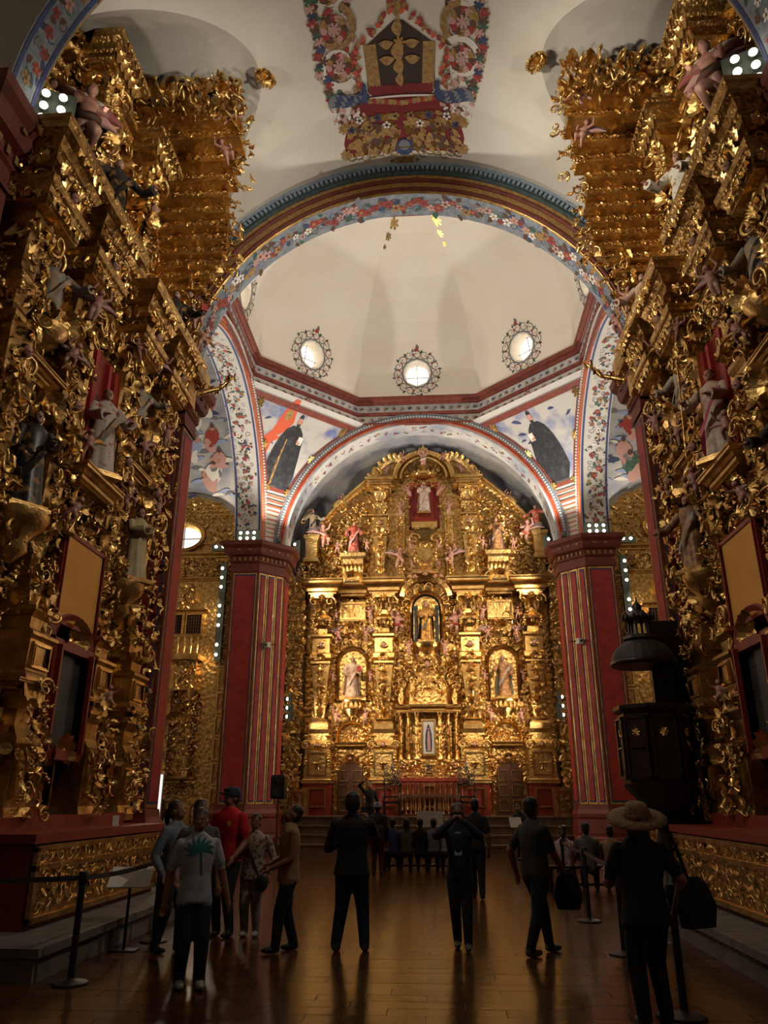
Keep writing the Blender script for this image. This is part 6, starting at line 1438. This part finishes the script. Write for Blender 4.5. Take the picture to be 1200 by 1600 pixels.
def person(label, loc, face, H, top, pants, shoes, hair=HAIRD, skin=SKINP, lw=None, rw=None, lf=(.055, 0), rf=(-.055, 0), sleeve='short', build=1., look=(0, 0), hairstyle='short',
           seated=False, lean=0, hem=.50, skirt=None, vox=.011, features=False, loose=1., headscale=1.):
    """stands at loc facing -y turned by face; wrists in fractions of H from the feet"""
    h = H; mb = MB(); b = build; person.hands = {}
    hipz = (.50 if not seated else .50)*h; dz = 0
    if seated: dz = -.26*h                                   # pelvis on a 0.45 m seat
    Y = lambda z: lean*max(0, z-.5)*h                         # forward lean grows upwards (negative y = forward)
    sh_z, sh_x = .792*h, .098*h*b
    # trunk
    loft(mb, [(hem*h, .094*h*b*loose, .072*h*b*loose, Y(hem), 0), (.56*h, .088*h*b, .070*h*b, Y(.56), 0), (.62*h, .083*h*b, .066*h*b, Y(.62), 0), (.70*h, .096*h*b, .071*h*b, Y(.70), 0), (.76*h, .104*h*b, .068*h*b, Y(.76), 0), (.795*h, .104*h*b, .058*h*b, Y(.80), 0), (.822*h, .075*h, .05*h, Y(.82), 0), (.845*h, .045*h, .042*h, Y(.84), 0)], 2)
    loft(mb, [(.455*h, .086*h*b, .066*h*b, 0, 0), (.50*h, .092*h*b, .071*h*b, 0, 0), (.545*h, .084*h*b, .066*h*b, Y(.54), 0)], 3)
    # legs
    for sx, (fx, fy) in ((1, lf), (-1, rf)):
        hip = (sx*.047*h, 0, .485*h)
        if seated:
            kn = (sx*.07*h, -.235*h, .50*h); an = (sx*.07*h+fx*h*.0, -.22*h+fy*h, .30*h)
        else:
            kn, an = ik(hip, (fx*h, fy*h, .045*h), .225*h, .225*h, (0, -1, 0))
        limb(mb, [hip, kn, an], [.058*h*b, .042*h*loose, .031*h*loose], 3, 14); an = np.array(an)
        mb.ball(an+np.array([0, -.032*h, -.018*h]), (.027*h, .070*h, .024*h), 4, 14, 9); mb.ball(an+np.array([0, .005*h, -.012*h]), (.026*h, .034*h, .028*h), 4, 12, 8)
    # arms
    for sx, wr in ((1, lw), (-1, rw)):
        wr = wr or (sx*.135, -.03, .47)
        s_ = np.array([sx*sh_x, Y(.80), sh_z-.01*h]); el, w_ = ik(s_, np.array(wr)*h, .175*h, .150*h, (sx*.5, .8, -.6))
        d = (w_-el)/np.linalg.norm(w_-el); up = (el-s_)/np.linalg.norm(el-s_)
        mb.ball(s_, (.036*h, .038*h, .036*h), 2, 12, 8)
        if sleeve == 'long': limb(mb, [s_, el, w_-d*.01*h], [.038*h, .033*h, .025*h], 2, 12)
        else:
            limb(mb, [s_, el, w_], [.034*h, .028*h, .019*h], 0, 12)
            if sleeve == 'short': limb(mb, [s_, s_+up*.11*h], [.037*h, .038*h], 2, 14)
        side = np.cross(d, np.array([0, 0, 1.])); side = side/np.linalg.norm(side) if np.linalg.norm(side) > .2 else np.array([1., 0, 0])
        person.hands[sx] = w_+d*.06*h; pc = w_+d*.032*h; mb.ball(pc, (.020*h, .020*h, .028*h), 0, 10, 7)
        nrm = np.cross(side, d)
        for f in range(4):
            k0 = pc+d*.018*h+side*(f-1.5)*.0115*h; ln = (.034, .042, .040, .030)[f]*h
            k1 = k0+d*ln*.5-nrm*.003*h; k2 = k1+d*ln*.4-nrm*.012*h; limb(mb, [k0, k1, k2], [.0062*h, .0056*h, .0046*h], 0, 8, .012)
        limb(mb, [w_+d*.015*h, w_+d*.03*h-side*sx*.022*h, w_+d*.052*h-side*sx*.026*h], [.0075*h, .0066*h, .0052*h], 0, 8, .012)
    # head
    hb = MB(); q = h*headscale
    hb.ball((0, .002*q, .048*q), (.044*q, .054*q, .056*q), 0, 16, 12); hb.ball((0, -.022*q, .012*q), (.034*q, .034*q, .032*q), 0, 14, 9); hb.ball((0, -.058*q, .030*q), (.0085*q, .012*q, .013*q), 0, 8, 6); hb.ball((0, -.050*q, .008*q), (.016*q, .01*q, .006*q), 0, 8, 5)
    for sx in (-1, 1): hb.ball((sx*.045*q, .004*q, .032*q), (.007*q, .012*q, .017*q), 0, 8, 6)
    if hairstyle != 'bald':
        hb.ball((0, .018*q, .076*q), (.050*q, .055*q, .046*q), 1, 16, 11); hb.ball((0, .030*q, .040*q), (.046*q, .042*q, .052*q), 1, 14, 10)
    if hairstyle == 'long':
        hb.ball((0, .034*q, .01*q), (.050*q, .036*q, .07*q), 1, 14, 9); hb.ball((0, .04*q, -.05*q), (.052*q, .028*q, .06*q), 1, 14, 9)
        for sx in (-1, 1): hb.ball((sx*.04*q, .012*q, .0), (.016*q, .03*q, .06*q), 1, 10, 7)
    if hairstyle == 'bun': hb.ball((0, .066*q, .07*q), (.03*q, .03*q, .03*q), 1, 12, 8)
    if hairstyle == 'tail': limb(hb, [(0, .06*q, .06*q), (0, .085*q, .01*q), (0, .075*q, -.06*q)], [.022*q, .024*q, .012*q], 1, 10)
    hp = np.array([0, Y(.86)-.004*h, .875*h]); HM = np.array(Matrix.Translation(hp) @ Matrix.Rotation(look[1], 4, 'Z') @ Matrix.Rotation(-look[0], 4, 'X'))
    mb.tpl(hb.as_tpl(), HM); limb(mb, [(0, Y(.82), .82*h), hp+np.array([0, 0, .01*h])], [.034*h, .031*h], 0, 12)
    if skirt: loft(mb, skirt, 2)
    mats = [skin, hair, top, pants, shoes]
    root = empty('person', loc, face); tag(root, label, 'person')
    zoff = dz if seated else 0
    me = fuse(mb, mats, vox, 5); o = link('body', me, root, loc=(0, 0, zoff))
    fz = min(v.co.z for v in me.vertices)
    if not seated: o.location.z = -fz
    root['head'] = 0; del root['head']
    person.M = Matrix.Translation(loc) @ Matrix.Rotation(face, 4, 'Z') @ Matrix.Translation((0, 0, o.location.z)); person.head = Matrix.Translation((0, 0, o.location.z)) @ Matrix(HM.tolist()); person.q = q; person.body = o; person.h = h
    if features:
        f = MB(HM)
        for sx in (-1, 1):
            f.ball((sx*.018*q, -.049*q, .040*q), (.0085*q, .006*q, .0048*q), 1, 8, 5); f.ball((sx*.018*q, -.0545*q, .040*q), (.0042*q, .003*q, .0042*q), 0, 8, 5); f.ball((sx*.018*q, -.050*q, .053*q), (.013*q, .005*q, .0028*q), 0, 8, 5)
        f.ball((0, -.0575*q, .006*q), (.015*q, .004*q, .0035*q), 2, 8, 5)
        f.build('face_features', [HAIRD, P_WHITE, mat('lip', S(120, 62, 54), .6)], o)
    return root
def on_body(rz_pts):          # project points (x, z) from the front onto the last body
    me = person.body.data; bv = BVHTree.FromPolygons([v.co[:] for v in me.vertices], [p.vertices[:] for p in me.polygons])
    out = []
    for x, z in rz_pts:
        hit = bv.ray_cast(Vector((x, -1, z)), Vector((0, 1, 0))); out.append((x, (hit[0].y if hit[0] else 0)-.006, z))
    return out
def print_shape(name, polys, m, back=False):
    mb = MB()
    for V, F in polys: mb.add(on_body(V), F)
    mb.build(name, m, person.body)
def strap(name, pts, r, m, parent): mb = MB(); mb.tube(pts, r, 6); return mb.build(name, m, parent)
BLK = cloth('black_cloth', (.010, .010, .011)); DRK = cloth('charcoal_cloth', (.022, .021, .022)); JEAN = cloth('dark_jeans', (.018, .023, .035)); NAVY = cloth('navy_cloth', (.02, .026, .05))
WHT = cloth('white_cotton', S(178, 180, 184), S(150, 154, 160), 8); DEN = cloth('grey_denim', S(122, 130, 140), S(100, 108, 120), 8); BEI = cloth('beige_knit', S(160, 128, 92), S(140, 108, 76), 8)
REDC = cloth('red_jersey', S(200, 22, 26), S(180, 16, 20), 5); FLO = cloth('floral_cloth', S(168, 152, 132), S(110, 70, 60), 22, ramp=(.52, .6)); GRY = cloth('grey_cloth', S(96, 92, 88)); PNK = cloth('pink_floral_cloth', S(196, 176, 168), S(160, 84, 90), 20, ramp=(.55, .62))
OLV = cloth('olive_cloth', (.035, .032, .024)); SHW = mat('white_shoe', S(170, 168, 162), .6); SHB = mat('black_shoe', (.012, .012, .012), .5); SHG = mat('grey_shoe', S(96, 90, 84), .6); MAR = cloth('maroon_cloth', (.06, .014, .012)); LTP = cloth('light_trousers', S(150, 138, 122), S(112, 88, 78), 20, ramp=(.5, .62)); BLUEC = cloth('blue_cloth', S(60, 66, 110))

# nearest left: boy in a white T-shirt with a teal palm print
person('boy in white T-shirt with teal palm print, nearest on the left', (-1.90, 7.95, 0), .45, 1.56, WHT, JEAN, SHW, lw=(.20, -.02, .46), rw=(-.17, .02, .47), lf=(.06, -.02), rf=(-.05, .03), look=(0, -.25), features=True, hem=.46, loose=1.12, build=1.05)
lv = []
for k in range(9):
    a = -.3+k*.47; V, F = shp_leaf(.11); c, s_ = math.cos(a), math.sin(a); lv.append(([(.0+.075*c+(x*c-y*s_)*.15, 1.17+.06*s_+(x*s_+y*c)*.15) for x, y in V], F))
lv.append(([(.0, 1.15), (.02, 1.15), (.045, .95), (.03, .95)], [(0, 1, 2, 3)])); print_shape('palm_print', lv, mat('teal_print', S(40, 110, 112), .8))
person('person in grey denim shirt at the left, seen from the side', (-2.68, 9.65, 0), 1.2, 1.63, DEN, JEAN, SHB, lw=(.10, -.16, .62), rw=(-.16, -.05, .5), lf=(.05, -.06), rf=(-.05, .06), look=(.1, .2), sleeve='long', hairstyle='tail')
strap('pink_bag', [(.06, -.15, .95), (.10, -.17, 1.1), (.12, -.10, 1.28)], [.07, .09, .03], cloth('pink_bag', S(190, 70, 90)), person.body)
person('dark-haired person half hidden behind the boy', (-2.2, 9.0, 0), .5, 1.64, GRY, DRK, SHW, rw=(-.15, -.1, .52), look=(0, .2), features=True)
person('man in red football shirt and dark cap at the left', (-2.32, 10.75, 0), -.35, 1.80, REDC, DRK, SHB, lw=(.13, -.12, .52), rw=(-.13, -.14, .52), look=(.12, -.3), features=True, build=1.08)
Q, HMx = person.q, person.head
cp = MB(); cp.M = np.array(HMx); cp.lathe([(.058*Q, .052*Q), (.060*Q, .066*Q), (.055*Q, .092*Q), (.038*Q, .112*Q), (.01*Q, .119*Q)], 18, (0, .006*Q, 0), sy=1.08); cp.slab([(-.05*Q, -.04*Q), (-.035*Q, -.10*Q), (0, -.112*Q), (.035*Q, -.10*Q), (.05*Q, -.04*Q)], .056*Q, .062*Q)
hat = cp.build('cap', NAVY, person.body.parent); sgl = MB(np.array(HMx)); sgl.ball((-.022*Q, -.056*Q, .088*Q), (.016*Q, .01*Q, .011*Q), 0, 8, 6); sgl.ball((.022*Q, -.056*Q, .088*Q), (.016*Q, .01*Q, .011*Q), 0, 8, 6); sgl.box(-.02*Q, .02*Q, -.062*Q, -.058*Q, .086*Q, .092*Q); sgl.build('sunglasses', mat('lens_gloss', (.03, .035, .04), .08), hat)
print_shape('shirt_crest', [([(.06, 1.30), (.10, 1.30), (.11, 1.36), (.05, 1.36)], [(0, 1, 2, 3)])], mat('crest_yellow', S(210, 150, 50), .7))
person('woman in floral blouse and pale trousers with a crossbody bag', (-1.98, 10.8, 0), -.15, 1.46, FLO, LTP, SHW, lw=(.17, -.06, .50), rw=(-.17, -.04, .48), look=(0, .1), sleeve='long', features=True, build=1.18, hem=.45, loose=1.1)
strap('bag_strap', on_body([(-.10+.03*k, 1.16-.062*k) for k in range(9)]), .012, DRK, person.body)
bg = MB(); bg.ball((.17, -.15, .63), (.09, .05, .10), 0, 12, 8); bg.build('shoulder_bag', DRK, person.body)
person('woman in sleeveless beige top and black leggings looking up', (-1.34, 9.8, 0), -1.15, 1.60, BEI, BLK, SHB, lw=(.06, -.14, .55), rw=(-.12, -.12, .56), lf=(.05, -.09), rf=(-.05, .07), look=(.45, 0), sleeve='none', hem=.46, build=1.05, loose=1.06, features=True)
person('man in black hooded jacket and jeans seen from behind, centre left', (-.60, 9.85, 0), PI-.1, 1.73, BLK, JEAN, SHG, lw=(.12, -.16, .66), rw=(-.06, -.22, .80), lf=(.10, .02), rf=(-.085, -.02), sleeve='long', build=1.22, hem=.46, loose=1.12)
hd = MB(np.array(person.head)); hd.ball((0, .022*person.q, .045*person.q), (.056*person.q, .06*person.q, .066*person.q), 0, 14, 10); hd.build('hood', BLK, person.body)
ph = MB(); ph.box(-.04, .04, -.006, .006, -.075, .075, 0); o = ph.build('phone', BLACK, loc=person.M @ Vector(person.hands[-1])); o.rotation_euler = (.15, 0, PI+.1); tag(o, 'phone held up by the man in the black jacket', 'phone'); sc_ = MB(); sc_.box(-.035, .035, -.008, -.006, -.068, .068); sc_.build('screen', mat('lit_screen', (.6, .75, 1), .3, emit=1.2), o)
person('woman in denim jacket taking a photograph toward the viewer', (.66, 10.12, 0), -.05, 1.60, NAVY, DRK, SHG, lw=(.05, -.17, .86), rw=(-.05, -.17, .86), lf=(.05, -.10), rf=(-.03, .05), sleeve='long', hairstyle='long', look=(.05, .1), features=True, hem=.47)
print_shape('white_shirt_front', [([(-.05, 1.0), (.04, 1.0), (.03, 1.26), (-.035, 1.26)], [(0, 1, 2, 3)])], WHT)
ph = MB(); ph.box(-.075, .075, -.006, .006, -.04, .04); o = ph.build('phone', BLACK, loc=(person.M @ Vector(person.hands[1])+person.M @ Vector(person.hands[-1]))/2); tag(o, 'phone held in both hands by the denim-jacket woman', 'phone')
person('dark-clothed visitor walking behind the denim-jacket woman', (1.08, 14.9, 0), PI, 1.66, DRK, BLK, SHB, lf=(.03, -.10), rf=(-.04, .12), vox=.014)
person('man in dark shirt turned aside holding a jacket, right of centre', (1.52, 9.8, 0), 2.1, 1.68, OLV, BLK, SHG, lw=(.20, .02, .50), rw=(-.06, -.2, .50), lf=(.05, -.12), rf=(-.05, .12), build=1.15, look=(0, .3))
jk = MB(); loft(jk, [(-.34, .13, .07, .02, 0), (-.2, .17, .09, .02, 0), (0, .12, .07, 0, 0), (.08, .05, .04, 0, 0)], 0); o = jk.build('carried_jacket', BLK, loc=person.M @ Vector(person.hands[-1])); tag(o, 'black jacket draped over the arm of the dark-shirted man', 'jacket')
person('woman in black with wide straw hat at the right, seen from behind', (2.04, 6.92, 0), PI+.25, 1.60, BLK, BLK, SHB, lw=(.10, -.18, .66), rw=(-.15, .02, .50), lf=(.07, .02), rf=(-.07, -.03), build=1.2, loose=1.12, hem=.44, hairstyle='long')
Q = person.q; hm = person.head @ Matrix.Rotation(-.35, 4, 'X') @ Matrix.Rotation(.12, 4, 'Y')
STRAW = mat('woven_straw', S(150, 122, 84), .8, 0, S(112, 88, 58), 30, .6, 60)
st = MB(np.array(hm)); st.lathe([(.145*Q, .052*Q), (.150*Q, .060*Q), (.11*Q, .072*Q), (.068*Q, .070*Q), (.062*Q, .10*Q), (.052*Q, .128*Q), (.02*Q, .138*Q)], 28, (0, .01*Q, 0)); ho = st.build('straw_hat', STRAW, person.body.parent)
bn = MB(np.array(hm)); bn.lathe([(.068*Q, .072*Q), (.070*Q, .075*Q), (.068*Q, .095*Q), (.062*Q, .097*Q)], 24, (0, .01*Q, 0)); bn.build('hat_band', STRAW, ho)
bg = MB(); loft(bg, [(-.2, .16, .07, 0, 0), (-.05, .19, .09, 0, 0), (.1, .13, .06, 0, 0), (.16, .05, .03, 0, 0)], 0); bg.tube([(-.05, 0, .12), (-.12, .02, .38), (-.18, .06, .55)], .015, 6); o = bg.build('handbag', BLK, loc=(2.44, 6.92, .88)); o.rotation_euler = (0, 0, .5); tag(o, 'black shoulder bag on the right side of the straw-hat woman', 'bag')
# near the altar
person('guide in black with one arm raised on the altar steps', (-1.82, 26.95, .54), .1, 1.66, BLK, BLK, SHB, lw=(.15, -.08, .5), rw=(-.13, -.12, .98), sleeve='long', features=True, vox=.013)
person('visitor in white cap and banded jacket standing before the guide', (-.98, 19.1, 0), PI, 1.58, DRK, MAR, SHB, sleeve='long', build=1.15, vox=.013)
Q = person.q; cp = MB(np.array(person.head)); cp.lathe([(.060*Q, .045*Q), (.062*Q, .066*Q), (.055*Q, .096*Q), (.03*Q, .116*Q), (.01*Q, .12*Q)], 18, (0, .012*Q, 0)); cp.build('white_cap', WHT, person.body.parent)
bd = MB(); loft(bd, [(.98, .165, .125, 0, 0), (1.07, .168, .127, 0, 0)], 0); bd.build('jacket_band', GRY, person.body)
ks = [('seated visitor in blue at the left end of the front bench', -.70, BLUEC, 'short', 0), ('seated dark-haired visitor in grey, second on the front bench', -.36, GRY, 'long', .1), ('seated visitor in black near the middle of the front bench', -.02, BLK, 'short', -.1), ('seated visitor in pale blue, right of the bench middle', .30, DEN, 'short', .1), ('seated fair-haired visitor at the right end of the front bench', .62, WHT, 'short', 0)]
FAIR = mat('fair_hair', S(150, 116, 78), .6)
for i, (lb, x, c, hs, yw) in enumerate(ks): person(lb, (x, 20.25, 0), PI+yw, 1.62, c, DRK, SHB, lw=(.08, -.2, .56), rw=(-.08, -.2, .56), seated=True, sleeve='long', hairstyle=hs, hair=FAIR if i == 4 else HAIRD, vox=.014)
ks = [('seated visitor in pink floral top on the right bench', 2.78, PNK, 'tail'), ('seated man in grey shirt at the middle of the right bench', 3.22, GRY, 'short'), ('seated visitor in brown at the far end of the right bench', 3.68, BEI, 'short')]
for lb, x, c, hs in ks: person(lb, (x, 16.05+.1*(x-3.2), 0), PI-.2, 1.66 if 'man' in lb else 1.58, c, DRK, SHB, lw=(.08, -.2, .56), rw=(-.08, -.2, .56), seated=True, hairstyle=hs, vox=.013)
person('woman with long black hair holding a white sheet near the right steps', (2.75, 24.2, 0), .5, 1.52, DRK, BLK, SHB, lw=(.05, -.2, .62), rw=(-.05, -.2, .62), hairstyle='long', sleeve='long', vox=.015, features=True)
sh = MB(); sh.box(-.2, .2, -.004, .004, -.14, .14); o = sh.build('paper_sheet', PAPER, loc=(2.62, 23.78, 1.0)); o.rotation_euler = (-.3, 0, .5); tag(o, 'white sheet held by the long-haired woman at the right', 'paper')
person('visitor in blue shirt beside the woman with the sheet', (3.08, 24.4, 0), 2.6, 1.60, BLUEC, DRK, SHB, vox=.015)
person('visitor with long black hair in the left transept', (-7.95, 23.5, 0), PI+.3, 1.62, BLK, BLK, SHB, hairstyle='long', vox=.015)
person('visitor in white hooded top in the left transept', (-7.0, 22.6, 0), PI, 1.52, WHT, DRK, SHB, sleeve='long', vox=.015)
person('dark-haired visitor behind the white hooded top', (-7.35, 23.6, 0), PI-.3, 1.60, DRK, DRK, SHB, vox=.015)
bd_ = MB(); bd_.box(-.35, .35, -.006, .006, -.2, .2); o = bd_.build('display_board', PAPER, loc=(0.2, 22.2, 1.12)); tag(o, 'white board on a stand before the seated visitors', 'board')
sb = MB(); sb.tube([(0, 0, -1.12), (0, 0, -.18)], .015, 6); sb.box(-.2, .2, -.15, .15, -1.12, -1.1); sb.build('board_stand', BLACK, o)
